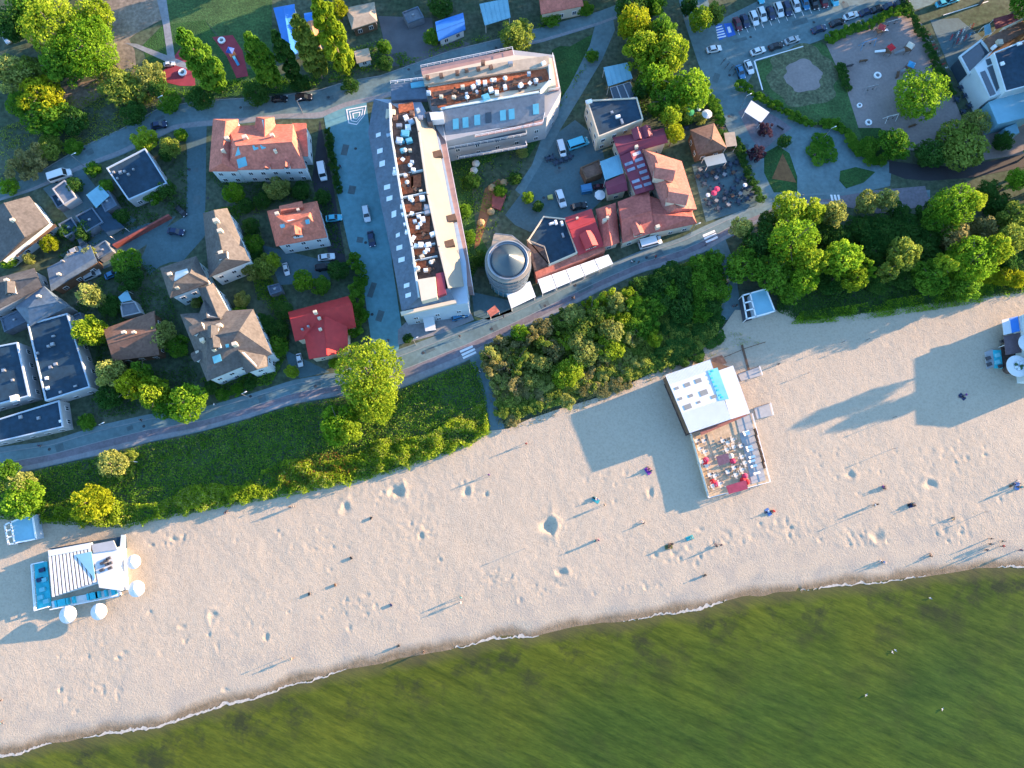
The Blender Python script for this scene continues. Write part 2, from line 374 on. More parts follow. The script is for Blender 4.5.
# --- ground: ONE sheet to the horizon, dropping away under beach and sea
G_ = MB(); gx = [-5000, -600] + [float(v) for v in np.linspace(P(-150, 500).x, P(1190, 400).x, 90)] + [600, 5000]
for k in range(len(gx) - 1):
    a, b = gx[k], gx[k + 1]; ya, yb_ = float(dune_y(a)), float(dune_y(b)); sa, sb = float(shore_y(a)), float(shore_y(b))
    G_.add([(a, 6000, 0), (a, ya, 0), (b, yb_, 0), (b, 6000, 0)], [(0, 1, 2, 3)])
    G_.add([(a, ya, 0), (a, ya - 4, -1.2), (b, yb_ - 4, -1.2), (b, yb_, 0)], [(0, 1, 2, 3)])
    G_.add([(a, ya - 4, -1.2), (a, min(sa, ya - 5) - 20, -3), (b, min(sb, yb_ - 5) - 20, -3), (b, yb_ - 4, -1.2)], [(0, 1, 2, 3)])
    G_.add([(a, min(sa, ya - 5) - 20, -3), (a, -6000, -4), (b, -6000, -4), (b, min(sb, yb_ - 5) - 20, -3)], [(0, 1, 2, 3)])
struct('ground', G_, A_ground)
# --- roads, paths, lawns: sheets a few millimetres to centimetres above one another
def area(name, pts, z, m, up=None):
    b = MB(); b.sheet(PP(pts), z); return struct(name, b, m)
def strip(name, U, Lo, z, m, f0=0., f1=1.):
    """band between two pixel lines resampled to the same x"""
    xs = np.linspace(max(U[0][0], Lo[0][0]), min(U[-1][0], Lo[-1][0]), 90); b = MB()
    u = np.interp(xs, [p[0] for p in U], [p[1] for p in U]); l = np.interp(xs, [p[0] for p in Lo], [p[1] for p in Lo])
    top = [P(x, p + (q - p) * f0) for x, p, q in zip(xs, u, l)]; bot = [P(x, p + (q - p) * f1) for x, p, q in zip(xs, u, l)]
    n = len(xs); b.add([(p.x, p.y, z) for p in top] + [(p.x, p.y, z) for p in bot], [(n + i, n + i + 1, i + 1, i) for i in range(n - 1)])
    return struct(name, b, m)
def vstrip(name, Lf, Rt, z, m, f0=0., f1=1.):
    ys = np.linspace(max(Lf[0][1], Rt[0][1]), min(Lf[-1][1], Rt[-1][1]), 60); b = MB()
    u = np.interp(ys, [p[1] for p in Lf], [p[0] for p in Lf]); l = np.interp(ys, [p[1] for p in Rt], [p[0] for p in Rt])
    top = [P(p + (q - p) * f0, y) for y, p, q in zip(ys, u, l)]; bot = [P(p + (q - p) * f1, y) for y, p, q in zip(ys, u, l)]
    n = len(ys); b.add([(p.x, p.y, z) for p in top] + [(p.x, p.y, z) for p in bot], [(i, i + 1, n + i + 1, n + i) for i in range(n - 1)])
    return struct(name, b, m)
def kerb(pts, h=.12, wd=.25):
    b = MB(); w_ = PP(pts)
    for p, q in zip(w_[:-1], w_[1:]):
        d = q - p; c = (p + q) / 2; b.box((c.x, c.y, h / 2), (d.length + .05, wd, h), math.atan2(d.y, d.x))
    return b
PU = [(-80,478),(0,447),(50,441),(100,425),(150,414),(200,408),(250,394),(293,380),(340,372),(372,358),(400,349),(430,338),(460,326),(500,314),(540,296),(560,286),(600,268),(640,251),(680,238),(700,228),(725,217),(748,208),(775,200),(800,194),(840,192),(880,190),(930,190)]
PL = [(-80,508),(0,477),(50,466),(100,455),(150,442),(200,432),(250,418),(293,404),(340,396),(372,398),(400,389),(440,372),(465,362),(500,342),(540,322),(560,312),(600,291),(640,273),(680,262),(705,252),(725,240),(748,228),(775,214),(800,205),(840,204),(880,204),(930,203)]
strip('promenade', PU, PL, .03, A_pave)
strip('footway', PU, PL, .05, A_foot, .0, .18)
strip('bike_path', PU, PL, .052, A_red, .56, .80)
strip('footway', PU, PL, .05, A_walk, .80, .97)
b = MB()
for f in (.18, .55):
    xs = np.linspace(-70, 740, 60); u = np.interp(xs, [p[0] for p in PU], [p[1] for p in PU]); l = np.interp(xs, [p[0] for p in PL], [p[1] for p in PL])
    k = kerb(list(zip(xs, u + (l - u) * f)), .1, .18); b.add(k.v, k.f)
struct('kerb', b, A_kerb)
# street along the top
TU = [(-80,215),(0,187),(30,178),(50,166),(80,148),(120,130),(160,108),(200,101),(250,98),(280,96),(320,90),(345,82),(380,76),(400,69),(450,51),(500,39),(540,28),(600,11),(650,-8)]
TL = [(-80,228),(0,201),(30,192),(50,184),(80,170),(120,156),(150,142),(175,130),(200,127),(250,123),(280,119),(320,119),(345,108),(380,100),(400,94),(450,66),(500,51),(540,43),(600,25),(650,6)]
strip('street', TU, TL, .034, A_pave)
strip('footway', TU, TL, .054, A_walk, .78, .97)
b = MB(); k = kerb([p for p in TU if 0 < p[0] < 560], .12, .2); b.add(k.v, k.f); struct('kerb', b, A_kerb)
area('street', [(324,117),(345,104),(366,98),(372,150),(386,214),(392,262),(402,330),(398,352),(374,360),(364,290),(349,247),(336,189)], .038, A_light)
vstrip('street', [(184,118),(187,150),(187,185),(186,215),(160,236),(140,262)], [(207,118),(206,150),(206,185),(205,215),(205,236),(182,262)], .032, A_asph)
area('yard', [(140,262),(150,238),(187,215),(205,216),(207,232),(182,258),(160,266),(150,275)], .036, A_asph)
area('lane', [(598,14),(612,12),(615,30),(602,60),(583,92),(560,130),(548,152),(522,196),(515,190),(532,165),(548,120),(570,85),(590,45)], .042, A_pave)
area('courtyard', [(548,140),(575,120),(600,140),(612,190),(590,212),(560,222),(530,232),(515,225),(505,215),(520,195),(535,170)], .036, A_asph)
SL = [(668,-40),(684,20),(697,60),(712,100),(728,130),(741,165),(752,195),(756,212)]; SR = [(700,-40),(712,20),(724,45),(736,75),(742,100),(748,130),(764,170),(776,212)]
vstrip('street', SL, SR, .044, A_pave)
area('car_park', [(703,38),(724,18),(770,-5),(850,-40),(1000,-40),(930,5),(900,15),(832,36),(760,62),(748,82),(735,80),(722,62)], .04, A_pave)
area('plaza', [(735,80),(748,84),(752,96),(765,100),(795,118),(815,128),(838,127),(850,136),(856,152),(868,160),(892,162),(890,186),(846,196),(800,203),(776,205),(758,170),(744,128)], .048, A_pave)
area('plaza', [(738,112),(752,104),(778,118),(792,128),(775,140),(762,152),(752,140)], .056, A_red)
area('street', [(889,161),(915,164),(950,167),(985,162),(1024,154),(1100,140),(1100,160),(1024,167),(1000,172),(970,178),(930,181),(905,179),(889,173)], .06, A_dark)
area('footway', [(840,196),(880,190),(925,186),(930,205),(880,214),(842,206)], .058, A_red)
vstrip('beach_path', [(700,236),(712,262),(719,290),(722,320)], [(724,236),(734,262),(738,290),(744,320)], .046, A_pave)
vstrip('beach_path', [(466,352),(475,370),(483,395),(489,420),(491,437)], [(478,352),(487,370),(495,395),(502,420),(508,438)], .046, A_pave)
# crosswalks
b = MB()
for pts in (T(2,2)((510,465),(575,437),(580,447),(515,476)), T(2,2)((518,482),(586,451),(591,461),(524,493)), T(2,2)((525,498),(592,467),(596,477),(530,508)),
            T(4,1)((115,538),(176,512),(181,522),(120,549)), T(4,1)((122,553),(184,527),(188,537),(126,564)), T(4,1)((130,570),(190,543),(195,553),(134,580)),
            T(4,1)((768,332),(779,332),(786,362),(775,362)), T(4,1)((786,332),(797,332),(804,362),(793,362)), T(4,1)((804,332),(815,332),(822,362),(811,362)),
            [(-4,464),(3,465),(3,467),(-4,466)], [(-4,469),(3,470),(3,472),(-4,471)], [(-4,474),(3,475),(3,477),(-4,476)]):
    b.sheet(PP(pts), .075)
struct('road_marking', b, A_paint)
b = MB()
for x in (736,744.5,752,760,768,776,784,792,800,808,816,824):
    y = 27 - (x - 736) * .30; d = Vector((.9, 2.2))
    p, q = P(x, y), P(x + 3.6, y + 8.2); e = Vector((.07, 0, 0)); b.add([p - e + Vector((0,0,.07)), q - e + Vector((0,0,.07)), q + e + Vector((0,0,.07)), p + e + Vector((0,0,.07))], [(0,1,2,3)])
for pts in ([(755,60),(803,46),(803.3,46.8),(755.3,61)], [(753.5,61),(755,60.5),(763,90),(762,90.5)], [(943,15),(988,1),(988.3,1.8),(943.3,15.8)]): b.sheet(PP(pts), .07)
struct('road_marking', b, A_paint)
b = MB(); b.sheet(PP(T(4,0)((180,130),(215,122),(240,188),(200,208))), .072); b.sheet(PP(T(4,0)((222,122),(262,118),(285,178),(245,192))), .072)
struct('parking_bay', b, A_blue)
b = MB()
for k in range(5):
    b.sheet(PP(T(4,0)((182 + k * 2, 140 + k * 13), (214 + k * 5, 130 + k * 13), (216 + k * 5, 136 + k * 13), (184 + k * 2, 146 + k * 13))), .078)
b.sheet(PP(T(4,0)((240,140),(254,136),(264,165),(250,170))), .078)
struct('road_marking', b, A_paint)
# lawns, playground and yards
area('lawn', [(755,62),(800,48),(822,42),(838,60),(850,92),(862,130),(878,140),(905,158),(870,158),(858,142),(845,126),(812,122),(785,110),(764,92)], .05, A_lawn2)
area('playground_ground', [(826,44),(863,24),(908,14),(922,24),(941,68),(962,118),(985,150),(930,152),(905,150),(880,129),(859,130),(846,88)], .055, A_play)
area('lawn', [(858,128),(880,128),(900,150),(890,160),(868,155)], .062, A_lawn)
for nm_, r_, z_, m_ in (('dry_lawn', 9.5, .058, mat('worn_grass', (.085,.10,.055), .95, .35, .35, fine=(1.4,.35))), ('sand_patch', 5.0, .064, A_play)):
    b = MB(); c = P(803, 76); b.sheet([(c.x + r_ * math.cos(t / 9.55) * (1 + .08 * math.sin(t * .63) + .05 * math.sin(t * 1.3)), c.y + r_ * math.sin(t / 9.55) * (1 + .08 * math.cos(t * .47)), 0) for t in range(60)], z_); struct(nm_, b, m_)
area('lawn', T(4,1)((430,120),(500,80),(560,120),(600,240),(600,320),(480,320),(430,220)), .064, A_lawn)
area('flowerbed', T(4,1)((525,120),(595,270),(470,250)), .075, A_soil)
area('lawn', T(4,1)((820,210),(900,190),(1000,215),(940,270),(850,300),(815,260)), .064, A_lawn)
area('lawn', [(445,132),(470,140),(540,124),(560,100),(590,60),(600,48),(560,46),(552,50),(560,92),(545,122),(545,132),(528,158),(512,150),(470,170),(476,230),(488,250),(470,282),(460,220)], .03, A_lawn)
area('lawn', [(555,55),(585,38),(606,28),(590,58),(568,95),(560,98)], .032, A_lawn)
area('footway', T(2,1)((640,300),(710,250),(740,270),(700,330),(660,440),(610,590),(585,610),(600,480)), .05, mat('ochre_gravel', (.22,.10,.05), .95, .3, .4))
area('lawn', [(160,0),(240,-10),(272,0),(272,60),(240,62),(205,20),(170,24)], .03, A_lawn2)
area('lawn', [(168,20),(205,20),(240,70),(272,66),(300,92),(240,96),(190,100),(168,92),(150,72),(142,46)], .028, A_lawn)
area('plaza', T(0,0)((470,10),(800,-20),(830,100),(700,170),(660,200),(690,260),(700,380),(640,400),(560,280),(520,200)), .04, A_earth)
area('path', T(0,0)((800,-20),(850,-20),(870,120),(900,320),(860,310),(835,130)), .052, A_walk)
area('path', T(0,0)((640,220),(700,225),(900,300),(1000,340),(1000,365),(880,330)), .053, A_walk)
area('play_surface', T(1,0)((0,250),(60,230),(80,440),(0,440),(-120,410),(-60,330)), .05, A_rubber)
area('play_surface', T(1,0)((165,190),(270,180),(320,260),(350,390),(290,400),(240,290)), .05, A_rubber)
area('yard', T(0,0)((290,450),(560,390),(560,470),(420,560),(300,540)), .03, A_earth)
area('yard', [(378,16),(432,18),(435,45),(462,40),(470,44),(420,66),(390,66)], .03, mat('dark_yard', (.10,.105,.115), .9, .2, .2))
area('yard', T(0,1)((220,300),(420,200),(560,380),(700,460),(560,560),(420,540)), .03, A_asph)
area('yard', [(60,255),(95,238),(130,228),(176,216),(160,236),(120,262),(90,275)], .028, A_asph)
area('yard', [(410,318),(468,305),(474,320),(440,334),(398,345),(398,330)], .05, A_walk)
area('yard', [(320,120),(312,180),(330,262),(346,262),(334,190)], .03, A_dark)
area('yard', [(472,292),(508,300),(512,312),(488,320),(474,316)], .05, A_asph)
area('yard', [(692,165),(736,150),(762,195),(756,206),(706,222)], .05, A_asph)
area('yard', [(262,245),(330,262),(330,282),(280,285)], .03, A_asph)
area('yard', [(285,350),(318,366),(330,372),(300,378),(290,370)], .03, A_asph)
area('yard', [(930,20),(958,18),(985,40),(965,60),(972,90),(950,70)], .03, A_asph)
area('yard', [(960,110),(1000,130),(1040,120),(1040,152),(985,160)], .032, A_play)

b = MB(); q_ = T(1,0)((850,560),(955,540),(945,590),(905,640),(862,632)); w_ = PP(q_, .09); cc = sum((Vector(p_) for p_ in w_), Vector()) / 5
for k in range(5):
    for f0, f1 in ((1, .88), (.7, .6), (.4, .3)):
        a_, e_ = cc.lerp(w_[k], f0), cc.lerp(w_[(k + 1) % 5], f0); c_, d_ = cc.lerp(w_[(k + 1) % 5], f1), cc.lerp(w_[k], f1); b.add([a_, e_, c_, d_], [(0, 1, 2, 3)])
struct('road_marking', b, A_paint)

# repair patches and manhole covers in the paving
b = MB(); b2 = MB(); _r = random.Random(8)
for x, y, a_ in [(60,448,.4),(130,428,.4),(185,416,.35),(262,398,.35),(318,384,.3),(430,350,.4),(495,328,.45),(545,305,.45),(585,288,.45),(655,255,.45),(345,150,1.4),(352,190,1.4),(360,240,1.4),(372,290,1.3),(352,262,1.4),(380,316,1.3),(196,170,1.57),(197,200,1.57),(160,118,.4),(90,152,.5),(250,108,.1),(330,98,.2),(420,72,.35),(500,46,.3),(716,78,1.2),(732,116,1.2),(745,150,1.2),(740,40,.3),(800,22,.3),(845,5,.3),(560,170,.6),(545,200,.5),(590,150,.4)]:
    w_ = P(x, y); lx, ly = _r.uniform(1.2, 4.5), _r.uniform(.8, 2.0); k_, q_ = math.cos(a_), math.sin(a_)
    b.sheet([(w_.x + u * lx / 2 * k_ - v * ly / 2 * q_, w_.y + u * lx / 2 * q_ + v * ly / 2 * k_) for u, v in ((-1,-1),(1,-1),(1,1),(-1,1))], .062)
    w_ = P(x + _r.uniform(-14, 14), y + _r.uniform(-3, 3)); b2.sheet([(w_.x + .4 * math.cos(t * .785), w_.y + .4 * math.sin(t * .785)) for t in range(8)], .066)
struct('road', b, mat('patched_asphalt', (.075,.115,.125), .9, .2, .6)); struct('road', b2, mat('manhole_iron', (.04,.045,.05), .7, .1, 2))
# ================================================================== BUILDINGS
def tilemat(name, col, var=.2):
    return mat(name, col, .85, var, .35, fine=(1.6, .22))
R_terra = tilemat('terracotta_tiles', (.42, .135, .095)); R_orange = tilemat('orange_tiles', (.44, .135, .085))
R_rose = tilemat('rose_tiles', (.36, .135, .10)); R_rest = tilemat('dusky_tiles', (.37, .105, .08)); R_crim = mat('crimson_sheet_roof', (.36, .035, .04), .6, .12, .3); R_mar = mat('maroon_sheet_roof', (.17, .03, .05), .6, .15, .4)
R_red = mat('red_metal_roof', (.36, .025, .025), .55, .15, .3, fine=(1, .1))
R_brown = tilemat('brown_tiles', (.15, .085, .06)); R_beige = tilemat('taupe_tiles', (.085, .08, .076), .2)
R_grey = mat('grey_roofing', (.13, .15, .175), .8, .15, .25, fine=(1.2, .15)); R_dark = mat('dark_felt_roof', (.012, .036, .060), .85, .25, .2, fine=(.9, .2))
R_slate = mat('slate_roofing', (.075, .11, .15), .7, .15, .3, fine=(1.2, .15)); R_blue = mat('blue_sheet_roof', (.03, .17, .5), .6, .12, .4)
R_pale = mat('pale_blue_sheet', (.17, .36, .44), .6, .1, .4); R_white = mat('white_membrane', (.52, .54, .55), .7, .06, .3)
R_cream = mat('cream_roofing', (.33, .27, .20), .85, .12, .3, fine=(1.2, .1)); R_pink = mat('pink_decking', (.30, .19, .17), .9, .15, .4)
W_white = mat('white_render', (.46, .52, .53), .9, .06, .3); W_cream = mat('cream_render', (.52, .45, .34), .9, .08, .3)
W_grey = mat('grey_render', (.30, .31, .32), .9, .1, .3); W_brown = mat('brown_timber', (.13, .075, .045), .85, .25, .8); W_blue = mat('bluish_render', (.32, .40, .47), .9, .08, .3)
D_orange = mat('terracotta_deck', (.30, .085, .035), .85, .35, .5, fine=(1.8, .35)); D_brown = mat('dark_timber_deck', (.075, .05, .042), .85, .4, .4, fine=(1.5, .4))
D_wood = mat('pale_timber_deck', (.42, .33, .22), .85, .15, .5, fine=(2, .15))
GLASS = mat('window_glass', (.03, .05, .07), .08, .1, 1, spec=.6); GLASSB = mat('blue_glazing', (.07, .20, .28), .12, .1, .6, spec=.6); GLASSC = mat('cyan_glazing', (.10, .33, .42), .2, .1, .6)
METAL = mat('grey_metal', (.35, .36, .37), .4, .1, 1, metal=.6); FRAME = mat('white_frame', (.7, .7, .69), .6, .04, 1); DARKM = mat('dark_metal', (.05, .05, .055), .5, .1, 1)
TURQ = mat('turquoise_panel', (.03, .42, .50), .5, .2, .8); TURQL = mat('pale_turquoise_film', (.15, .44, .50), .5, .15, .5)
ORG = mat('orange_panel', (.45, .20, .10), .8, .1, .6); BRICK = mat('brick_red_wall', (.22, .06, .05), .9, .2, 1)
def mwindow(w_, h_):
    b = MB(); b.box((0, 0, 0), (w_, .10, h_)); b.cur = 1; b.box((-w_ * .235, 0, 0), (w_ * .38, .14, h_ * .84)); b.box((w_ * .235, 0, 0), (w_ * .38, .14, h_ * .84))
    me = tomesh('window', b); me.materials.append(FRAME); me.materials.append(GLASS); return me
WIN = {'s': mwindow(1.15, 1.35), 'm': mwindow(1.7, 1.6), 'l': mwindow(2.6, 2.0)}
def windows(par, ring, h0, h1, kind='s', gap=3.1, fl=2.9, skip=(), cap=100):
    """one window object per opening round a wall ring (counter-clockwise world points)"""
    n = len(ring); cnt = 0; off = WL[par]
    ar = sum(ring[i][0] * ring[(i + 1) % n][1] - ring[(i + 1) % n][0] * ring[i][1] for i in range(n))
    if ar < 0: ring = ring[::-1]
    for i in range(n):
        if i in skip: continue
        p, q = Vector((*ring[i][:2], 0)), Vector((*ring[(i + 1) % n][:2], 0)); d = q - p
        k = int(d.length / gap)
        if k < 1: continue
        nn = Vector((d.y, -d.x, 0)).normalized(); a = math.atan2(d.y, d.x)
        for s in range(max(1, int((h1 - h0 - .3) / fl))):
            for j in range(k):
                if cnt >= cap: return
                c = p.lerp(q, (j + .5) / k) + nn * .03; c.z = h0 + 1.5 + s * fl
                if c.z + .8 > h1: continue
                part('window', WIN[kind], par, c - off, a); cnt += 1
def ray(px, py):
    d = P(px, py, 0) - Vector((0, 0, CAMH)); return Vector((0, 0, CAMH)), d
def hit(faces, px, py):
    """where the pixel's ray meets the roof faces: (point, normal)"""
    from mathutils.geometry import intersect_ray_tri
    o, d = ray(px, py); best = None
    for f in faces:
        for k in range(1, len(f) - 1):
            r = intersect_ray_tri(f[0], f[k], f[k + 1], d, o, True)
            if r is not None and (best is None or r.z > best[0].z):
                n = (f[k] - f[0]).cross(f[k + 1] - f[0]).normalized(); best = (r, n if n.z > 0 else -n)
    return best
def roof4(blk):
    A, B, C, D, r1, r2, he, hr = blk[:8]
    a, b, c, d = PP([A, B, C, D], he); p, q = P(*r1, hr), P(*r2, hr)
    return [a, b, c, d, p, q]
def roofsolid(mb, v, th=.28, fac=None):
    a, b, c, d, p, q = v
    V = list(v) + [x - Vector((0, 0, th)) for x in v]
    F = [(0, 1, 4), (1, 2, 5, 4), (2, 3, 5), (3, 0, 4, 5)]
    n = (a - b).cross(p - b)
    # orientation: make the top faces look up
    Fo = []
    for f in F:
        x, y, z = (Vector(V[i]) for i in f[:3]); nn = (y - x).cross(z - x)
        if nn.z < 0 or (abs(nn.z) < 1e-6): f = f[::-1]
        Fo.append(f)
    fs = Fo + [tuple(i + 6 for i in f[::-1]) for f in Fo]
    for i in range(4):
        j = (i + 1) % 4; fs.append((i, j, j + 6, i + 6))
    mb.add(V, fs); return [[Vector(V[i]) for i in f] for f in Fo]
def inset(v, m=.45):
    c = (v[0] + v[1] + v[2] + v[3]) / 4; out = []
    for x in v:
        d = Vector((x.x - c.x, x.y - c.y, 0)); L_ = d.length; k = max(.3, 1 - m * 1.4 / max(L_, .1)); out.append(Vector((c.x + d.x * k, c.y + d.y * k, x.z)))
    return out
def walls4(mb, v, z0=0.0, drop=.30):
    w_ = inset(v); w_ = [x - Vector((0, 0, drop)) for x in w_]
    base = [Vector((x.x, x.y, z0)) for x in w_[:4]]
    V = base + w_
    mb.add(V, [(0, 1, 5, 4), (1, 2, 6, 5), (2, 3, 7, 6), (3, 0, 4, 7), (3, 2, 1, 0), (4, 5, 8), (5, 6, 9, 8), (6, 7, 9), (7, 4, 8, 9)])
    return base
def house(name, label, cat, blocks, wall, chim=(), sky=(), win='s', gap=3.1, dorm=(), group=None, cap=100, capm=None, skym=None):
    v0 = [roof4(b) for b in blocks]; c = centroid(v0[0][:4])
    root = thing(name, label, cat, c, group=group)
    wb = MB(); rings = []
    for v, b in zip(v0, blocks): rings.append((walls4(wb, v, b[9] if len(b) > 9 else 0), b))
    mk('wall', wb, wall, root); faces = []; roofs = []
    for v, b in zip(v0, blocks):
        rb = MB(); faces += roofsolid(rb, v); ro = mk('roof', rb, b[8], root); roofs.append(ro)
        if b[7] - b[6] > .8:
            e = MB(); e.tube(v[4] + Vector((0,0,.02)), v[5] + Vector((0,0,.02)), .13, n=6); mk('ridge_cap', e, capm or b[8], ro)
    for k, (r_, b) in enumerate(rings):
        if b[6] > 2.4: windows(root, r_, b[9] if len(b) > 9 else 0, b[6], win, gap, cap=max(4, cap // len(rings)))
    for d in dorm:
        px, py, s, az = d[:4]; h_ = hit(faces, px, py)
        if not h_: continue
        p_, n_ = h_; az = math.atan2(n_.y, n_.x) if az is None else R(az)
        u = Vector((math.cos(az), math.sin(az), 0)); t = Vector((-u.y, u.x, 0)); wv = s / 2
        e = MB(); f = p_ + u * s * .5; bk = p_ - u * s * .9; z = p_.z + s * .35
        w1 = [f + t * wv, f - t * wv, bk - t * wv, bk + t * wv]
        e.prism(w1, p_.z - s * .5, z); dw = mk('dormer', e, wall, root)
        e = MB(); f2 = f + u * .25
        g = [Vector((*(f2 + t * wv * 1.2).xy, z)), Vector((*(f2 - t * wv * 1.2).xy, z)), Vector((*(bk - t * wv * 1.2).xy, z)), Vector((*(bk + t * wv * 1.2).xy, z)), Vector((*f2.xy, z + s * .45)), Vector((*bk.xy, z + s * .45))]
        roofsolid(e, g, .15); mk('dormer_roof', e, blocks[0][8], dw)
        part('window', WIN['s'], dw, Vector((*(f + u * .03).xy, p_.z + s * .02)) - WL[root], az + math.pi / 2, scale=(.8, 1, .7))
    for px, py, s, hh in chim:
        h_ = hit(faces, px, py)
        if not h_: continue
        p_ = h_[0]; e = MB(); e.box((p_.x, p_.y, p_.z + hh / 2 - .6), (s, s * .8, hh + 1.2), .35); ch = mk('chimney', e, W_cream if s > .5 else METAL, roofs[0])
        e = MB(); e.box((p_.x, p_.y, p_.z + hh + .06), (s * 1.25, s * 1.05, .12), .35); mk('chimney_cap', e, METAL, ch) if False else None
    for q in sky:
        e = MB(); hs = [hit(faces, x, y) for x, y in q]
        if any(h_ is None for h_ in hs): continue
        n_ = hs[0][1]; e.slab([h_[0] + n_ * .09 for h_ in hs], .12); mk('skylight', e, skym or GLASSC, roofs[0])
    return root, faces
def ringbox(mb, ring, th, z0, z1):
    n = len(ring)
    ar = sum(ring[i][0] * ring[(i + 1) % n][1] - ring[(i + 1) % n][0] * ring[i][1] for i in range(n))
    if ar < 0: ring = ring[::-1]
    ring = [Vector((p[0], p[1], 0)) for p in ring]; inner = []
    for i in range(n):
        a, b, c = ring[i - 1], ring[i], ring[(i + 1) % n]; d1 = (b - a).normalized(); d2 = (c - b).normalized()
        n1 = Vector((-d1.y, d1.x, 0)); n2 = Vector((-d2.y, d2.x, 0)); bs_ = n1 + n2
        bs_ = bs_.normalized() if bs_.length > .1 else n1; k = th / max(.35, bs_.dot(n1)); inner.append(b + bs_ * k)
    V = []; 
    for z in (z0, z1): V += [(p.x, p.y, z) for p in ring] + [(p.x, p.y, z) for p in inner]
    fs = []
    for i in range(n):
        j = (i + 1) % n; fs += [(i, j, 2 * n + j, 2 * n + i), (n + j, n + i, 3 * n + i, 3 * n + j), (2 * n + i, 2 * n + j, 3 * n + j, 3 * n + i), (j, i, n + i, n + j)]
    mb.add(V, fs); return inner
def flat(name, label, cat, poly, h, roof, wall, par=.35, win='s', gap=3.1, units=(), sky=(), z0=0, edge=None, group=None, windows_on=True, ribs=None):
    pw = PP(poly, h); root = thing(name, label, cat, centroid(pw), group=group)
    b = MB(); b.prism(pw, z0, h - .45); mk('wall', b, wall, root)
    e = MB(); inn = ringbox(e, pw, .3, h - .447, h); mk('parapet', e, edge or wall, root)
    b = MB(); b.prism([(p.x, p.y) for p in inn], h - .5, h - par); ro = mk('roof', b, roof, root)
    if windows_on and h > 2.4: windows(root, [(p.x, p.y) for p in pw], z0, h - .4, win, gap)
    for px, py, sx, sy, hh, m in units:
        p_ = P(px, py, h + hh - par); e = MB(); e.box((p_.x, p_.y, h - par + hh / 2), (sx, sy, hh), .3); e.box((p_.x, p_.y, h - par + hh + .05), (sx * .7, sy * .7, .1), .3); mk('roof_vent', e, m, ro)
    for q in sky:
        e = MB(); e.prism(PP(q, h), h - par - .02, h - par + .15); mk('skylight', e, GLASSC, ro)
    return root
def canopy(name, label, cat, poly, h, m, legm=None, th=.12, slope=0, group=None, ribs=0):
    """roof on posts; poly in photo pixels"""
    pw = PP(poly, h); root = thing(name, label, cat, centroid(pw), group=group)
    if slope: pw[0].z -= slope; pw[1].z -= slope
    b = MB(); b.slab(pw, th); ro = mk('roof', b, m, root)
    c = centroid(pw)
    for p in pw:
        q = Vector((p.x, p.y, 0)).lerp(c, .06); e = MB(); e.tube((q.x, q.y, 0), (q.x, q.y, p.z - th + .02), .07, n=6); mk('post', e, legm or FRAME, root)
    if ribs:
        e = MB()
        for i in range(ribs + 1):
            f = i / ribs; a_ = pw[0].lerp(pw[1], f); b_ = pw[3].lerp(pw[2], f); e.tube(a_ + Vector((0, 0, .03)), b_ + Vector((0, 0, .03)), .07, n=4)
        mk('rib', e, m, ro)
    return root
t01, t02, t03 = T(0,1), T(0,2), T(0,3); t10, t11, t12 = T(1,0), T(1,1), T(1,2); t20, t21, t22 = T(2,0), T(2,1), T(2,2); t30, t31, t32 = T(3,0), T(3,1), T(3,2)
t40, t41, t42 = T(4,0), T(4,1), T(4,2); t50, t51, t52 = T(5,0), T(5,1), T(5,2)
def q4(t, *p): return t(*p)
# ---- left block of houses
house('villa', 'large villa under terracotta hip roofs with white south front, beside the pale cyan street', 'house', [
    ((227,126),(214,171)[:0] or (226,170),(306,168),(293,124),(236,146),(292,142),7,12,R_terra),
    ((238,119),(213,119),(209,171),(237,171),(226,121),(222,163),7,10,R_terra),
    ((274,117),(256,117),(254,133),(276,133),(265,119),(265,140),7.5,10,R_terra),
    ((292,123),(293,156),(308,156),(306,123),(294,139),(307,139),5.5,6.2,R_terra)], W_white,
    chim=[(228,140,1,1.2),(246,139,1.1,1.3),(273,137,.9,1.2),(224,152,.8,1),(276,152,.7,1)], dorm=[(267,166,1.5,None),(287,165,1.5,None)],
    sky=[t11((275,95),(300,85),(312,125),(285,135)), t11((370,80),(395,72),(402,95),(378,103)), t11((410,75),(432,68),(440,90),(418,98)), t11((290,150),(335,135),(345,180),(300,195))])
house('house', 'compact house under an orange hip roof with a lit peach east face, white walls', 'house', [
    ((267,211),(276,246),(327,237),(317,201),(287,223),(308,216),6.2,10.8,R_orange),
    ((279,206),(280,217),(304,213),(302,201),(281,211),(303,207),7,8.8,R_orange)], W_white,
    chim=[(278,215,.9,1.2),(299,211,.7,1)], sky=[t11((512,485),(535,480),(540,498),(518,502)), t11((640,460),(660,455),(665,478),(645,482))], dorm=[(297,232,2.2,None)])
house('house', 'long house with taupe gable roof and white windowed east wall north of the courtyard', 'house', [
    ((227,208),(203,213),(209,277),(250,261),(214,210),(224,259),7.5,11.3,R_beige)], W_white, chim=[(217,222,1.1,1.3),(221,232,1,1.2),(222,254,1,1.2)],
    dorm=[(222,256,1.6,None)], gap=2.7)
house('house', 'taupe hip roofed house joined to a narrow wing round a small green court', 'house', [
    ((170,298),(160,268),(196,256),(209,283),(174,283),(190,273),7.5,11.5,R_beige),
    ((213,283),(198,288),(211,322),(231,316),(206,287),(219,319),7,9.6,R_beige)], W_white, chim=[(171,275,.9,1),(178,288,.8,1)], gap=2.8)
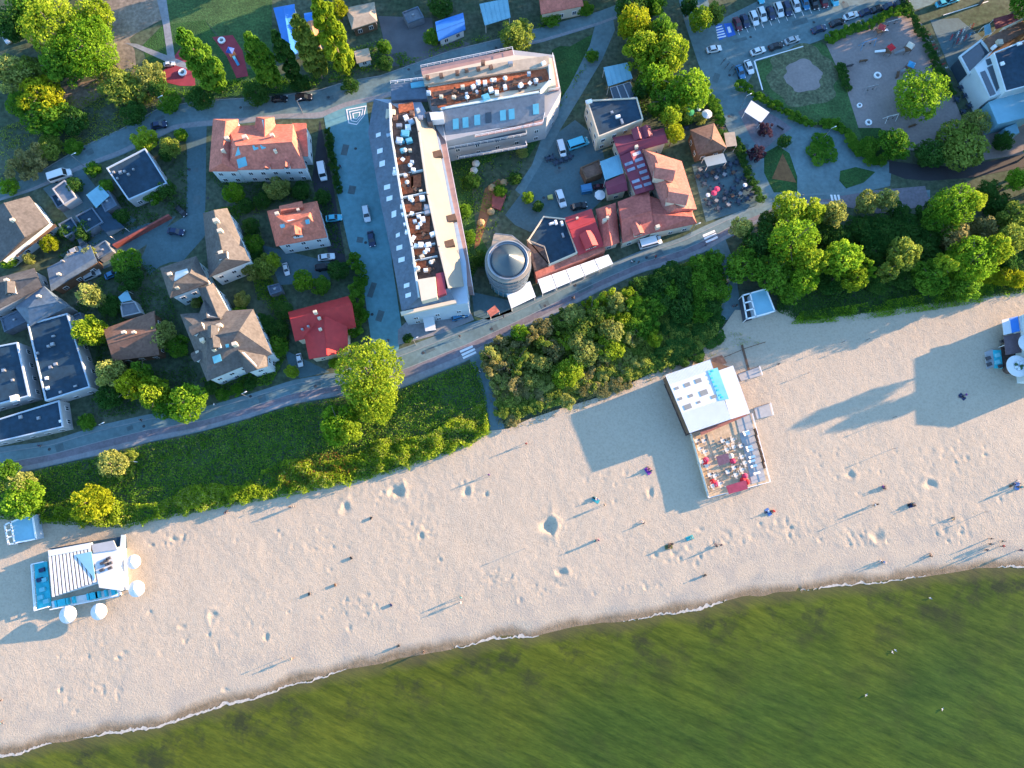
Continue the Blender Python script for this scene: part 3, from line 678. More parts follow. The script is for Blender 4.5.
house('house', 'biggest taupe hip roofed villa with steep lit east face, by the promenade hedge', 'house', [
    ((180,314),(207,381),(272,354),(253,309),(207,337),(239,331),7.5,13.2,R_beige),
    ((232,350),(267,350),(268,366),(246,373),(238,350),(257,369),7.2,10.5,R_beige),
    ((204,300),(196,322),(222,326),(226,316),(207,318),(220,318),7.8,10,R_beige)], W_white,
    chim=[(221,327,1.1,1.5),(204,341,1,1.3),(236,345,1,1.4),(215,350,.8,1.1),(199,353,.8,1)], dorm=[(197,330,2,None),(216,344,2,None),(199,356,2,None),(214,332,2,None)],
    sky=[t12((165,495),(205,480),(215,515),(175,530)), t12((232,432),(248,428),(252,445),(236,448))], gap=2.8)
house('house', 'bungalow with glossy red metal roof and a front gable, left of the big yellow tree', 'house', [
    ((288,312),(295,341),(356,327),(348,296),(290,319),(352,304),4.6,8.4,R_red),
    ((347,318),(302,326),(309,359),(348,351),(324,316),(327,356),5,7.6,R_red)], W_cream, chim=[(316,313,.8,1.2),(320,319,.7,1),(321,330,.7,1),(303,330,.5,.9),(309,327,.5,.9)],
    sky=[t12((828,405),(860,400),(866,425),(836,430))], gap=3)
flat('building', 'flat roofed grey building with white parapet in the angle of the two streets', 'building', [(106,168),(145,148),(167,183),(128,200)], 4.2, R_dark, W_grey, edge=W_blue,
     units=[(120,172,.8,.8,.5,METAL),(124,171,.6,.6,.5,METAL),(128,174,.6,.6,.5,METAL),(133,169,.5,.5,.4,METAL),(113,172,.6,.6,.4,METAL),(117,178,.5,.5,.4,METAL)])
house('house', 'low house with tree shadows on its sunlit beige roof at the left edge', 'house', [((29,196),(-20,212),(0,262),(49,223),(4,203),(25,237),5,8,R_beige)], W_white, chim=[(14,221,.8,1)])
canopy('pergola', 'slim orange lit timber pergola below the beige roofed house', 'pergola', t01((65,605),(280,480),(290,492),(85,650)), 3, W_brown)
house('house', 'gabled house with half lit brown roof at the left edge under a white dormer', 'house', [((-25,284),(-20,318),(42,287),(34,268),(0,283),(38,277),5,7,R_beige)], W_grey, chim=[(8,281,.8,1)], dorm=[(12,290,2,None)])
house('house', 'dark slate hip roofed house beside the pale yellow garden tree', 'house', [((15,307),(30,326),(69,306),(44,286),(28,308),(58,302),5,7,R_slate)], W_grey, chim=[(40,297,.7,1)])
house('house', 'dark roofed shed range with a brown lit ridge board along its south side', 'shed', [((47,268),(51,291),(97,262),(90,245),(50,285),(95,258),4,4.8,R_slate)], W_brown, chim=[(64,262,.5,1),(60,275,.7,.9)])
flat('shed', 'small grey shed roof behind the white delivery truck', 'shed', t01((265,300),(330,255),(390,345),(325,382)), 3, R_grey, W_grey, windows_on=False)
canopy('gazebo', 'pale blue striped garden gazebo beside the grey flat roofed building', 'gazebo', t01((442,332),(508,282),(560,335),(492,398)), 3, R_pale, ribs=5)
b = MB(); p = P(69, 258, 3)
root = thing('garden_hut', 'small beige octagonal garden hut between the dark roofs', 'hut', (p.x, p.y, 0)); b.lathe((p.x, p.y, 0), [(1.5, 0), (1.5, 2.2)], 8); mk('wall', b, W_brown, root)
b = MB(); b.lathe((p.x, p.y, 0), [(1.9, 2.2), (1.85, 2.35), (.1, 3.4)], 8); mk('roof', b, R_cream, root)
canopy('carport', 'long dark carport with pale edge by the gravel yard', 'carport', t01((445,420),(520,390),(640,500),(560,545)), 2.6, R_dark)
flat('building', 'large dark blue flat roofed block with white rim and roof vents', 'building', [(27,324),(67,313),(90,387),(45,401)], 5, R_dark, W_grey, edge=W_blue,
     units=[(52,344,.9,.8,.5,METAL),(48,346,.7,.6,.5,METAL),(37,353,.6,.6,.4,METAL),(55,364,.8,.7,.4,METAL),(50,367,.8,.7,.4,METAL),(46,378,.7,.7,.4,FRAME),(47,388,.8,.8,.4,FRAME),(60,392,.6,.6,.4,METAL),(53,336,.8,.4,.4,METAL),(75,386,.8,.4,.3,METAL)])
flat('building', 'grey flat roofed block cut by the left edge, with a small roof hut', 'building', [(-30,351),(17,342),(29,396),(-30,412)], 5, R_dark, W_grey, edge=W_blue, units=[(13,398,1.6,1.4,1,FRAME),(3,370,.8,.8,.5,METAL),(12,380,.6,.6,.4,METAL)])
flat('building', 'low dark extension with white rim next to the promenade at the left edge', 'building', [(-25,426),(59,400),(63,427),(-24,447)], 4, R_dark, W_grey, edge=W_blue, units=[(20,417,.8,.8,.4,METAL),(38,418,.7,.7,.4,METAL),(60,421,.6,.6,.4,FRAME)])
house('house', 'brown tiled cottage in deep shade between two yellow trees', 'house', [((103,329),(113,361),(159,355),(154,311),(108,344),(156,330),4.5,7,R_brown)], W_brown, chim=[(125,333,.8,1),(135,333,.7,1)])
canopy('shed', 'pale square canopy over the yard north of the brown cottage', 'canopy', t02((605,190),(650,152),(675,205),(622,216)), 2.8, R_pale)
flat('shed', 'blue grey lean to behind the pale square canopy', 'shed', t02((612,222),(690,210),(722,270),(625,292)), 2.5, R_grey, W_grey, windows_on=False)
# ---- top row
house('shed', 'small house with one bright blue roof slope and one white slope', 'shed', [t20((385,112),(402,208),(540,150),(528,65)) + [t20((392,165))[0], t20((535,112))[0], 3, 4.3, R_blue]][0:1] and [tuple(t20((385,112),(402,208),(540,150),(528,65)) + [t20((392,160))[0], t20((535,108))[0]] + [3, 4.3, R_blue])], W_white)
canopy('canopy', 'pale cyan sheet roof by the street, behind the round green tree', 'canopy', t20((612,20),(755,-10),(770,90),(640,130)), 3.2, R_pale, ribs=6)
house('house', 'dusky red tiled house cut by the top edge', 'house', [tuple(t30((90,-60),(108,72),(325,28),(300,-90)) + [t30((100,0))[0], t30((312,-40))[0]] + [4, 6, R_terra])], W_cream)
house('kiosk', 'long bright blue roofed kiosk half under the poplars', 'kiosk', [tuple(t10((478,40),(585,20),(600,270),(545,290)) + [t10((530,35))[0], t10((570,280))[0]] + [3, 3.8, R_blue])], W_blue)
house('kiosk', 'narrow kiosk with blue end and tan orange roof beside the brightest poplar', 'kiosk', [tuple(t10((637,110),(698,100),(718,232),(682,240)) + [t10((668,105))[0], t10((700,236))[0]] + [3, 3.6, ORG])], W_cream)
canopy('canopy', 'small bright blue awning at the head of the tan kiosk', 'canopy', t10((634,68),(690,60),(695,100),(640,112)), 3.4, R_blue)
house('house', 'square cream pavilion with slatted edges near the top edge', 'pavilion', [tuple(t10((845,40),(880,150),(1010,108),(995,10)) + [t10((890,90))[0], t10((970,68))[0]] + [3.5, 4.3, R_cream])], W_brown, gap=2.2)
house('shed', 'tiny cream roofed shed above the street bend', 'shed', [tuple(t10((890,262),(905,325),(980,305),(965,245)) + [t10((898,294))[0], t10((972,275))[0]] + [2.6, 3.2, R_cream])], W_white)
# ---- right of the hotel
flat('building', 'dark flat roofed building with cream side wall beside the street trees', 'building', t30((342,512),(600,498),(632,610),(402,700)), 7, R_dark, W_cream, units=[(618,116,1.2,.7,.6,FRAME),(622,121,.6,1.4,.5,METAL),(589,101,1.6,.9,.6,FRAME),(612,112,.7,.7,.4,METAL)])
canopy('canopy', 'pale mint square sheet roof next to dark glazed panels', 'canopy', t30((428,345),(548,320),(576,402),(452,442)), 4, R_pale, ribs=5)
rt = thing('glasshouse', 'row of dark glazed panels between the mint roof and dark flat roof', 'glasshouse', P(622, 91, 0))
for k in range(3):
    o0, o1 = k / 3, (k + 1) / 3; q = []
    for o_, (x0, y0, x1, y1) in ((o0, (460,450,562,420)), (o1, (460,450,562,420)), (o1, (482,520,598,498)), (o0, (482,520,598,498))):
        q += t30((x0 + (x1 - x0) * o_, y0 + (y1 - y0) * o_))
    b = MB(); w_ = PP(q, 4.2); c = centroid(w_); b.prism([p.lerp(Vector((c.x, c.y, p.z)), .06) for p in w_], 0, 4.2); mk('glass_panel', b, GLASS, rt)
    b = MB(); ringbox(b, w_, .14, 4.0, 4.32); mk('panel_frame', b, METAL, rt)
maroon_strips = []
for k_ in range(6):
    def _l(a_, b_, f): return (a_[0] + (b_[0] - a_[0]) * f, a_[1] + (b_[1] - a_[1]) * f)
    f0 = .06 + k_ * .15; f1 = f0 + .07
    for (u0, v0), g0, g1 in ((((510,135),(592,330)), .15, .9), (((618,90),(690,302)), .9, .15)):
        if k_ in (0, 3) and g0 < .5: continue
        q_ = [_l(_l(u0, v0, f), _l((564,112), (641,316), f), g) for f, g in ((f0, g0), (f0, g1), (f1, g1), (f1, g0))]; maroon_strips.append(t31(*q_))
house('restaurant', 'maroon sheet roofed restaurant with pale streaked glazing and dormers', 'restaurant', [
    tuple(t31((475,38),(512,132),(758,62),(735,-10)) + [t31((492,85))[0], t31((745,22))[0]] + [5.5, 7, R_mar]),
    tuple(t31((618,90),(510,135),(592,330),(690,302)) + [t31((564,112))[0], t31((641,316))[0]] + [5.5, 6.4, R_mar]),
    tuple(t31((435,268),(450,332),(552,308),(535,222)) + [t31((442,300))[0], t31((545,265))[0]] + [4.5, 5.2, R_mar])], W_cream,
    sky=maroon_strips, skym=mat('pale_streak_glazing', (.22,.26,.34), .5, .35, .8),
    dorm=[(637,135,2.2,None),(646,133,2.2,None)], chim=[(636,148,.8,1)])
house('restaurant', 'cream lit corner restaurant roof with two dusky pink turrets', 'restaurant', [
    tuple(t31((828,160),(625,95),(745,440),(905,405)) + [t31((690,130))[0], t31((800,400))[0]] + [5.5, 8, R_rose])], W_cream, dorm=[(661,174,3.4,170),(674,198,3.4,170)], chim=[(656,204,.8,1.2),(672,172,1,1)], gap=2.8)
house('restaurant', 'rambling orange tiled restaurant roof with several hips facing the promenade', 'restaurant', [
    tuple(t31((500,368),(525,578),(690,520),(660,305)) + [t31((520,460))[0], t31((672,415))[0]] + [4.8, 7.6, R_rest]),
    tuple(t31((490,372),(388,405),(420,600),(510,575)) + [t31((438,400))[0], t31((468,590))[0]] + [4.5, 6.5, R_rest]),
    tuple(t31((640,330),(665,530),(905,478),(880,410)) + [t31((660,430))[0], t31((885,445))[0]] + [4.6, 6.8, R_rest])], W_cream,
    chim=[(604,222,.9,1.4),(607,219,.7,1.2),(657,228,1,1.2),(661,232,.9,1.2)], dorm=[(637,231,2.2,None)])
house('restaurant', 'crimson sheet roofed cafe between the orange tiles and the grey flat roof', 'restaurant', [
    tuple(t31((225,450),(300,640),(430,592),(366,403)) + [t31((255,510))[0], t31((385,462))[0]] + [4.8, 6.4, R_crim])], W_cream, dorm=[(589,243,2.8,None)], chim=[(577,219,.6,.8)])
flat('restaurant', 'grey flat roofed restaurant with cream rim and brown sunken terrace', 'restaurant', t31((38,565),(120,440),(232,452),(295,628),(148,692)), 5, R_dark, W_cream, edge=W_cream,
     units=[(552,223,1.4,.5,.6,FRAME),(556,222,.6,1.2,.6,FRAME),(562,223,.6,1.2,.6,FRAME),(563,235,.5,1.2,.4,METAL)], par=.38)
b = MB(); b.prism(PP(t31((35,575),(128,610),(148,690),(75,720)), 5), 0, 5); rr = thing('terrace', 'dark brown sunken roof terrace between tower and grey restaurant roof', 'terrace', P(537, 256)); mk('floor', b, D_brown, rr)
b = MB(); b.rail(PP(t31((35,570),(125,605),(150,690)), 5), 1.1); mk('railing', b, W_cream, rr)
b = MB(); b.prism(PP(t31((75,722),(300,632),(430,592),(438,612),(310,668),(85,758)), 4), 0, 4); mk('promenade_front', b, R_terra, rr)
canopy('shed', 'pale blue corrugated lean to roof against the maroon restaurant', 'lean-to', t31((410,162),(505,125),(530,220),(436,256)), 4.5, R_pale, ribs=8)
flat('shed', 'small brown flat roof in the restaurant courtyard', 'shed', t31((310,190),(405,150),(422,220),(340,252)), 3, R_brown, W_brown, windows_on=False)
W_awn = mat('white_awning', (.72, .74, .73), .8, .05, .4)
for k in range(5):
    xa, xb = 90 + k * 73, 90 + (k + 1) * 73 - 3
    f = lambda x: [(520 + x / 5.12, 0)]
    top = lambda x: 260 + (100 - (x - 90) * .355) / 5.12; bot = lambda x: 260 + (168 - (x - 118) * .425) / 5.12
    qa = [(520 + xa / 5.12, top(xa)), (520 + xb / 5.12, top(xb)), (520 + (xb + 26) / 5.12, bot(xb + 26)), (520 + (xa + 26) / 5.12, bot(xa + 26))]
    canopy('awning', ['white awning nearest the round tower along the promenade front', 'white awning second from the tower along the promenade front', 'middle white awning of five along the promenade front', 'white awning second from the red restaurant roof end', 'white awning at the far right end below crimson roof'][k], 'awning', [qa[3], qa[2], qa[1], qa[0]], 3.0, W_awn, slope=.5, group='white awnings along the promenade')
canopy('awning', 'large white awning at the foot of the round tower', 'awning', t22((775,245),(900,185),(870,108),(748,165)), 3.2, W_awn, slope=.4)
canopy('parasol_roof', 'small brick coloured canopy by the promenade below the tower', 'canopy', t22((650,262),(690,232),(715,262),(668,292)), 2.6, R_terra)
house('restaurant', 'brown pyramid roofed pavilion with one cream lit face, in the terrace garden', 'pavilion', [
    (((690,130)),(698,155),(727,148),(714,123),(711,140),(712,139),4.5,7.5,R_brown)], W_brown)
canopy('canopy', 'small square pale canopy beside the brown pyramid roof', 'canopy', t40((225,680),(280,675),(292,745),(238,752)), 3, R_cream)
canopy('pergola', 'white framed glazed pergola between pyramid roof and terrace tables', 'pergola', t41((120,140),(222,118),(240,165),(140,187)), 2.8, mat('frosted_glass', (.25,.31,.33), .4, .08, .5))
rt = canopy('market_tent', 'white ridged market tent on the red brick plaza', 'tent', t40((330,572),(365,514),(458,575),(415,628)), 3, R_white)
# ---- round tower
c = P(508, 260, 13); tw = thing('tower', 'round glass tower with conical roof half lit beside the promenade awnings', 'tower', (c.x, c.y, 0))
b = MB(); b.lathe((c.x, c.y), [(4.8, 0), (4.8, 12.2)], 40); mk('wall', b, GLASSB, tw)
for z, r_ in ((3.6, 5.1), (6.6, 5.4), (9.4, 5.6)):
    b = MB(); b.lathe((c.x, c.y, z), [(r_ - .2, 0), (r_, .05), (r_, .3), (r_ - .2, .35)], 40); dk = mk('gallery', b, mat('gallery_steel', (.13,.17,.19), .5, .1, 1), tw)
    b = MB()
    pts = [Vector((c.x + (r_ - .1) * math.cos(t * math.pi / 16), c.y + (r_ - .1) * math.sin(t * math.pi / 16), z + .33)) for t in range(33)]
    b.rail(pts, 1.0, .07); mk('railing', b, METAL, dk)
b = MB(); b.lathe((c.x, c.y, 12), [(5.3, 0), (5.5, .1), (5.5, .5), (5.1, .55)], 40); mk('roof_rim', b, mat('rim_stone', (.22,.2,.17), .8, .1, 1), tw)
b = MB(); b.lathe((c.x, c.y, 12.5), [(4.3, 0), (4.25, .1), (2.4, 1.9), (.3, 3.6), (.05, 3.65)], 40); mk('roof', b, mat('grey_zinc_cone', (.045,.068,.085), .3, .08, .4), tw)
b = MB(); b.lathe((c.x, c.y, 12.52), [(4.75, 0), (4.85, .05), (4.85, .55), (4.75, .6), (4.65, .55), (4.65, .05)], 40); mk('railing', b, METAL, tw)
for k in range(24):
    a = k * math.pi / 12; b = MB(); b.box((c.x + 4.85 * math.cos(a), c.y + 4.85 * math.sin(a), 6.1), (.18, .16, 12.1), a); mk('mullion', b, METAL, tw)
b = MB(); b.prism(PP([(494,234),(512,236),(531,252),(525,262),(508,262),(490,252)], 11.6), 0, 11.6); mk('stair_block', b, R_cream, tw)
b = MB(); b.rail(PP([(495,235),(512,237),(530,252)], 11.6), 1.0, .07); mk('railing', b, METAL, tw)

for q_, h_, m_, lb in (([(75,216),(92,207),(103,222),(86,232)],3,R_dark,'dark flat garage roof west of the grey flat building'),([(97,196),(108,190),(117,205),(105,212)],2.8,R_slate,'small slate shed roof touching the pale blue gazebo'),([(58,224),(71,217),(79,229),(65,237)],3,R_dark,'dark garage roof above the beige octagonal hut'),
        ([(92,248),(105,240),(112,251),(98,259)],2.6,R_grey,'small grey shed roof at the court end of the ridge board'),([(0,318),(22,308),(29,320),(4,332)],3,R_slate,'low slate annex behind the grey flat block at left'),([(118,262),(131,256),(136,266),(123,272)],2.5,R_dark,'tiny dark shed by the garden trees of the court'),
        ([(50,196),(60,191),(68,202),(57,208)],2.6,R_dark,'dark shed roof between beige roofed house and carport'),([(66,318),(80,312),(84,322),(71,328)],2.8,R_slate,'slate shed roof beside the large dark blue block'),([(246,318),(258,313),(262,323),(250,329)],2.4,R_brown,'little brown garden shed east of the big taupe villa'),([(267,286),(279,283),(282,291),(270,295)],2.4,R_slate,'grey garden shed in the middle garden'),([(402,12),(418,6),(424,17),(408,23)],2.6,R_grey,'grey shed on the dark yard by the top edge')):
    flat('shed', lb, 'shed', q_, h_, m_, R_grey, windows_on=False, edge=R_slate, units=[(sum(p[0] for p in q_) / 4, sum(p[1] for p in q_) / 4, .6, .5, .35, METAL)])
# ---- hotel: two wings joined in an L, terracotta roof terraces
ho = thing('hotel', 'long white L shaped hotel with terracotta roof terraces and grey mansards', 'hotel', P(430, 200))
def prm(name, pts, h, z0, m, par=ho):
    b = MB(); b.prism(PP(pts, h), z0, h); return mk(name, b, m, par)
def sl(name, a, ha, b_, hb, m, th=.3, par=ho):
    """sloping roof strip between two pixel lines (each at its own height)"""
    A = [P(x, y, ha) for x, y in a]; B = [P(x, y, hb) for x, y in b_]; n = len(A); mb = MB()
    top = A + B; V = top + [p - Vector((0, 0, th)) for p in top]; m2 = 2 * n; fs = []
    for i in range(n - 1):
        f = (i, i + 1, n + i + 1, n + i); x, y, z = (V[k] for k in f[:3])
        if (y - x).cross(z - x).z < 0: f = f[::-1]
        fs += [f, tuple(k + m2 for k in f[::-1])]
    loop = list(range(n)) + list(range(2 * n - 1, n - 1, -1))
    for k in range(len(loop)): i, j = loop[k], loop[(k + 1) % len(loop)]; fs.append((i, j, j + m2, i + m2))
    mb.add(V, fs); o = mk(name, mb, m, par); return o, [[V[k] for k in f] for f in fs[:2 * (n - 1):2]]
H0, H1 = 10.0, 13.2
wO = [(374,99),(368,132),(380,200),(393,262),(402,313)]; wI = [(390,104),(391,132),(402,200),(412,247),(419,297)]
eI = [(416,118),(419,132),(428,195),(439,247),(449,288)]; eO = [(432,118),(436,132),(449,200),(458,247),(464,286)]
prm('wall', wO + [(468,303),(466,262),(452,200),(440,140),(420,100)], H0, 0, W_blue)
prm('core', wI + eI[::-1], 12.0, 9.9, W_white)
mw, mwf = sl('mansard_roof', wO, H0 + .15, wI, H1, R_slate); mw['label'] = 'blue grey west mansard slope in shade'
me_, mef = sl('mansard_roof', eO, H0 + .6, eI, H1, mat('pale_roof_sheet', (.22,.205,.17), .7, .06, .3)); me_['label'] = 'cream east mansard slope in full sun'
prm('terrace_floor', [(x + 1.5, y) for x, y in wI] + [(x - 1.5, y) for x, y in eI[::-1]], 12.25, 12.02, D_brown)
for L_, ht in ((wI, H1 + .35), (eI, H1 + .35)):
    b = MB(); w_ = PP(L_, H1)
    for p_, q_ in zip(w_[:-1], w_[1:]): d = q_ - p_; cc = (p_ + q_) / 2; b.box((cc.x, cc.y, (12 + ht) / 2), (d.length + .2, .45, ht - 12), math.atan2(d.y, d.x))
    mk('parapet', b, W_cream if L_ is eI else W_white, ho)
sl('eaves_wall', [(402,313),(456,303)], H0 + .2, [(419,297),(449,288)], H1, R_slate)
prm('stair_house', t22((295,100),(385,85),(395,190),(315,210)), 14.2, 12, W_cream)
prm('stair_house', t22((388,70),(430,60),(440,170),(400,185)), 13.4, 12, R_mar)
b = MB(); b.prism(PP(t22((208,268),(490,205),(495,222),(212,285)), 10.5), 10.1, 10.9); mk('cornice', b, W_cream, ho)
for x, y, w_, h_ in [(95,25,12,10),(103,107,14,12),(115,172,14,14),(140,292,16,12),(152,350,15,12),(195,538,10,10),(203,602,15,12),(214,664,16,12),(175,430,12,16)]:
    hs = [hit(mwf, 360 + (x + dx) / 5.12, 130 + (y + dy) / 5.12) for dx, dy in ((-w_, -h_ + 5), (w_, -h_ - 4), (w_, h_ - 5), (-w_, h_ + 4))]
    if all(hs): b = MB(); b.slab([q_[0] + q_[1] * .1 for q_ in hs], .15); mk('skylight', b, mat('bright_skylight', (.55,.60,.62), .25, .05, .5), mw)
for x, y, w_, h_ in [(240,130,14,11),(248,180,14,11)]:
    hs = [hit(mwf, 360 + (x + dx) / 5.12, 260 + (y + dy) / 5.12) for dx, dy in ((-w_, -h_ + 5), (w_, -h_ - 4), (w_, h_ - 5), (-w_, h_ + 4))]
    if all(hs): b = MB(); b.slab([q_[0] + q_[1] * .1 for q_ in hs], .15); mk('skylight', b, MATS['bright_skylight'], mw)
for x, y in ((398,128),(445,250),(470,455),(460,585)):
    p_ = hit(mef, 360 + x / 5.12, 130 + y / 5.12)
    if p_: b = MB(); b.box((p_[0].x, p_[0].y, p_[0].z), (2.2, 1.6, 1.5), .3); mk('dormer', b, W_brown, me_)
for x, y, w_, h_ in [(222,155,26,14),(234,285,30,34),(287,262,20,26),(300,345,14,16),(268,396,36,16),(303,490,42,34),(305,545,40,14),(330,620,40,12),(300,690,30,14)]:
    prm('terrace_deck', [(360 + (x + dx) / 5.12, 130 + (y + dy) / 5.12) for dx, dy in ((-w_*1.3, -h_*1.25 + 6), (w_*1.3, -h_*1.25 - 6), (w_*1.3, h_*1.25 - 6), (-w_*1.3, h_*1.25 + 6))], 12.42, 12.2, D_orange)
for y in (215, 330, 425, 590, 655):
    a_ = P(360 + (190 + (y - 180) * .17) / 5.12, 130 + y / 5.12 + 3, 13); e_ = P(360 + (315 + (y - 180) * .17) / 5.12, 130 + y / 5.12 - 2, 13); d = e_ - a_; cc = (a_ + e_) / 2
    b = MB(); b.box((cc.x, cc.y, 12.75), (d.length, .18, .9), math.atan2(d.y, d.x)); mk('partition_wall', b, W_white, ho)
def blocks(t, L_, z, par=ho, nm='roof_vent'):
    for x, y, s, m in L_:
        if m is FRAME and s > 1.2: s *= rnd.uniform(.45, .8); m = rnd.choice([FRAME, W_blue, FRAME, W_cream])
        (px, py), = t((x, y)); p_ = P(px, py, z + 1.0); b = MB(); b.box((p_.x, p_.y, z + .5), (s, s * rnd.uniform(.5, 1.2), 1.0), rnd.uniform(-.2, .6)); b.box((p_.x, p_.y, z + 1.03), (s * .75, s * .55, .12), .25); mk(nm, b, m, par)
blocks(t21, [(265,160,1.5,FRAME),(272,200,1.4,FRAME),(232,230,1.4,FRAME),(310,310,1.6,FRAME),(318,345,1.6,FRAME),(257,345,1.3,FRAME),(178,195,1.3,FRAME),(180,215,1.2,FRAME),(345,395,1.6,METAL),(345,420,1.6,METAL),(280,465,1.4,FRAME),(320,455,1.2,FRAME),(372,530,1.8,FRAME),(310,585,1.2,FRAME),(350,585,1.2,FRAME),(316,645,1.5,FRAME),(376,665,1.3,FRAME),(292,715,1.5,FRAME),(336,715,1.4,FRAME),(276,680,1.3,FRAME),(250,50,1.6,GLASSC),(220,100,1.5,GLASSC),(255,100,1.4,FRAME),(200,50,1.5,W_blue),(230,15,2,GLASSC),(345,610,1.0,FRAME),(265,560,.9,FRAME),(300,440,1,FRAME),(240,520,.9,FRAME),(232,480,.9,FRAME),(222,430,.9,FRAME),(215,390,.9,FRAME)], 12.4)
# east balconies of the long wing
for z in (3.2, 6.2, 9.2):
    A_ = [P(x, y, 9.2) for x, y in eO]; b = MB()
    out = [Vector((p_.x + 2.2, p_.y - .3, 0)) for p_ in A_]; b.prism([(p_.x - .2, p_.y) for p_ in A_] + [(p_.x, p_.y) for p_ in out[::-1]], z, z + .25); bo = mk('balcony', b, R_pink, ho)
    b = MB(); b.rail([Vector((p_.x - .1, p_.y, z + .25)) for p_ in out], 1.0, .06); mk('railing', b, FRAME, bo)
# north wing
nW = [(421,69),(513,50),(554,55),(561,92),(547,117),(446,141),(436,128)]
prm('wall', nW, H0, 0, W_grey)
prm('roof_core', [(423,75),(514,55),(552,58),(556,85),(442,112),(434,96)], 12.2, 9.9, W_cream)
prm('balcony', t20((312,350),(780,255),(792,302),(318,385)), 10.4, 10.02, R_pink)
b = MB(); b.rail(PP(t20((312,348),(780,253),(790,300)), 10.4), 1, .06); mk('railing', b, FRAME, ho)
prm('roof', t20((320,385),(850,300),(965,284),(972,340),(330,432)), 13.0, 12.1, R_cream)
prm('terrace_floor', t20((345,448),(950,345),(975,408),(400,552)), 12.4, 12.21, D_orange)
prm('terrace_floor', t20((370,470),(930,390),(935,408),(385,495)), 12.52, 12.3, D_brown)
for k, (x0, x1) in enumerate(((360,440),(475,560),(620,690),(760,850))):
    prm('terrace_floor', t20((x0, 505 - (x0-360)*.17),(x1, 500 - (x0-360)*.17),(x1 + 5, 530 - (x0-360)*.2),(x0 + 5, 540 - (x0-360)*.2)), 12.6, 12.3, D_brown)
b = MB(); w_ = PP(t20((420,555),(920,470),(975,410),(970,335)), 13.2)
for p_, q_ in zip(w_[:-1], w_[1:]): d = q_ - p_; cc = (p_ + q_) / 2; b.box((cc.x, cc.y, 12.6), (d.length + .3, .5, 1.5), math.atan2(d.y, d.x))
mk('parapet', b, W_white, ho)
ms, msf = sl('mansard_roof', t20((425,565),(920,480),(945,476)), 13.1, t20((440,690),(800,640),(945,600)), H0 + .1, R_grey); ms['label'] = 'grey south mansard with cyan skylights'
for x, y, m in [(490,632,GLASSC),(540,625,GLASSC),(600,612,GLASSC),(658,600,GLASS),(732,588,GLASSC),(776,582,GLASSC),(900,556,GLASSC)]:
    hs = [hit(msf, 360 + (x + dx) / 5.12, (y + dy) / 5.12) for dx, dy in ((-16, -22), (14, -27), (16, 26), (-14, 30))]
    if all(hs): b = MB(); b.slab([q_[0] + q_[1] * .12 for q_ in hs], .2); mk('skylight', b, m, ms)
blocks(t20, [(605,418,1.8,FRAME),(690,404,1.5,FRAME),(745,395,1.4,FRAME),(865,372,1.6,FRAME),(900,410,1.5,FRAME),(940,320,1.6,FRAME),(525,440,1.3,FRAME),(480,492,1.6,FRAME),(545,476,1.4,FRAME),(597,466,1.4,FRAME),(670,456,1.7,FRAME),(742,440,1.7,FRAME),(825,430,1.4,FRAME),(415,490,1.5,FRAME),(645,497,1.8,GLASSC),(350,470,1.6,FRAME),(640,420,1,FRAME),(580,440,1,FRAME),(700,470,1,FRAME)], 12.5)
blocks(t20, [(345,392,.9,R_brown),(415,382,.9,R_brown),(497,368,.9,R_brown),(545,355,.9,R_brown),(605,347,.9,R_brown),(670,338,.9,R_brown),(630,315,1,R_brown),(770,320,1.2,METAL)], 12.95)
for z, pts in ((3.4, ((500,735),(850,668),(858,690),(495,752))), (6.4, ((440,712),(850,640),(855,662),(445,735))), (9.4, ((575,675),(945,590),(935,640),(590,705)))):
    pw = PP(t20(*pts), 9.4); b = MB(); b.prism(pw, z, z + .25); bo = mk('balcony', b, R_pink if z > 9 else R_slate, ho)
    b = MB(); b.rail([Vector((p_.x, p_.y, z + .25)) for p_ in (pw[1:] if z > 4 else pw[1:4])], 1.0, .07); mk('railing', b, FRAME, bo)
prm('terrace_floor', t20((985,285),(1018,460),(930,470),(925,420),(975,405)), 10.5, 9.9, R_pink)
b = MB(); b.rail(PP(t20((985,283),(1020,460),(965,470)), 10.5), 1, .07); mk('railing', b, FRAME, ho)
b = MB(); b.rail(PP(t20((965,470),(1022,455),(1022,505),(970,525)), 6), 1, .08); mk('railing', b, FRAME, ho)
prm('balcony', t20((965,470),(1022,455),(1022,505),(970,525)), 6, 5.7, W_grey)
# joint between the wings
prm('roof', t20((158,430),(330,408),(345,505),(160,515)), 11.2, 9.9, R_slate); prm('roof_light', t20((258,425),(328,412),(332,440),(262,450)), 11.5, 11.1, GLASSC)
b = MB(); b.rail(PP(t20((158,428),(330,408)), 11.2), 1, .07); mk('railing', b, FRAME, ho)
prm('terrace_deck', t20((195,535),(270,520),(278,560),(200,580)), 12.4, 11, D_orange)
prm('stair_house', t20((355,575),(425,570),(430,610),(365,615)), 13.2, 11, R_white); prm('stair_house', t20((330,575),(358,570),(372,630),(350,635)), 13, 10, DARKM)
blocks(t20, [(155,580,2.2,W_cream),(235,600,1.8,FRAME),(262,620,2,FRAME),(245,650,2.2,FRAME),(200,640,1.4,METAL),(295,560,1.8,FRAME),(265,575,1.2,R_brown),(180,600,1.2,R_brown),(210,720,1.4,GLASSC),(150,690,1.4,W_blue),(310,600,1.2,METAL)], 12.0)
w_ring = [(p_.x, p_.y) for p_ in PP(wO + [(468,303),(466,262),(452,200),(440,140)], H0)]
windows(ho, w_ring, 0, 9.8, 's', 4.4, 3.2, cap=70)
n_ring = [(p_.x, p_.y) for p_ in PP(nW[:6], H0)]
windows(ho, n_ring, 0, 9.8, 's', 5, 3.2, cap=30)
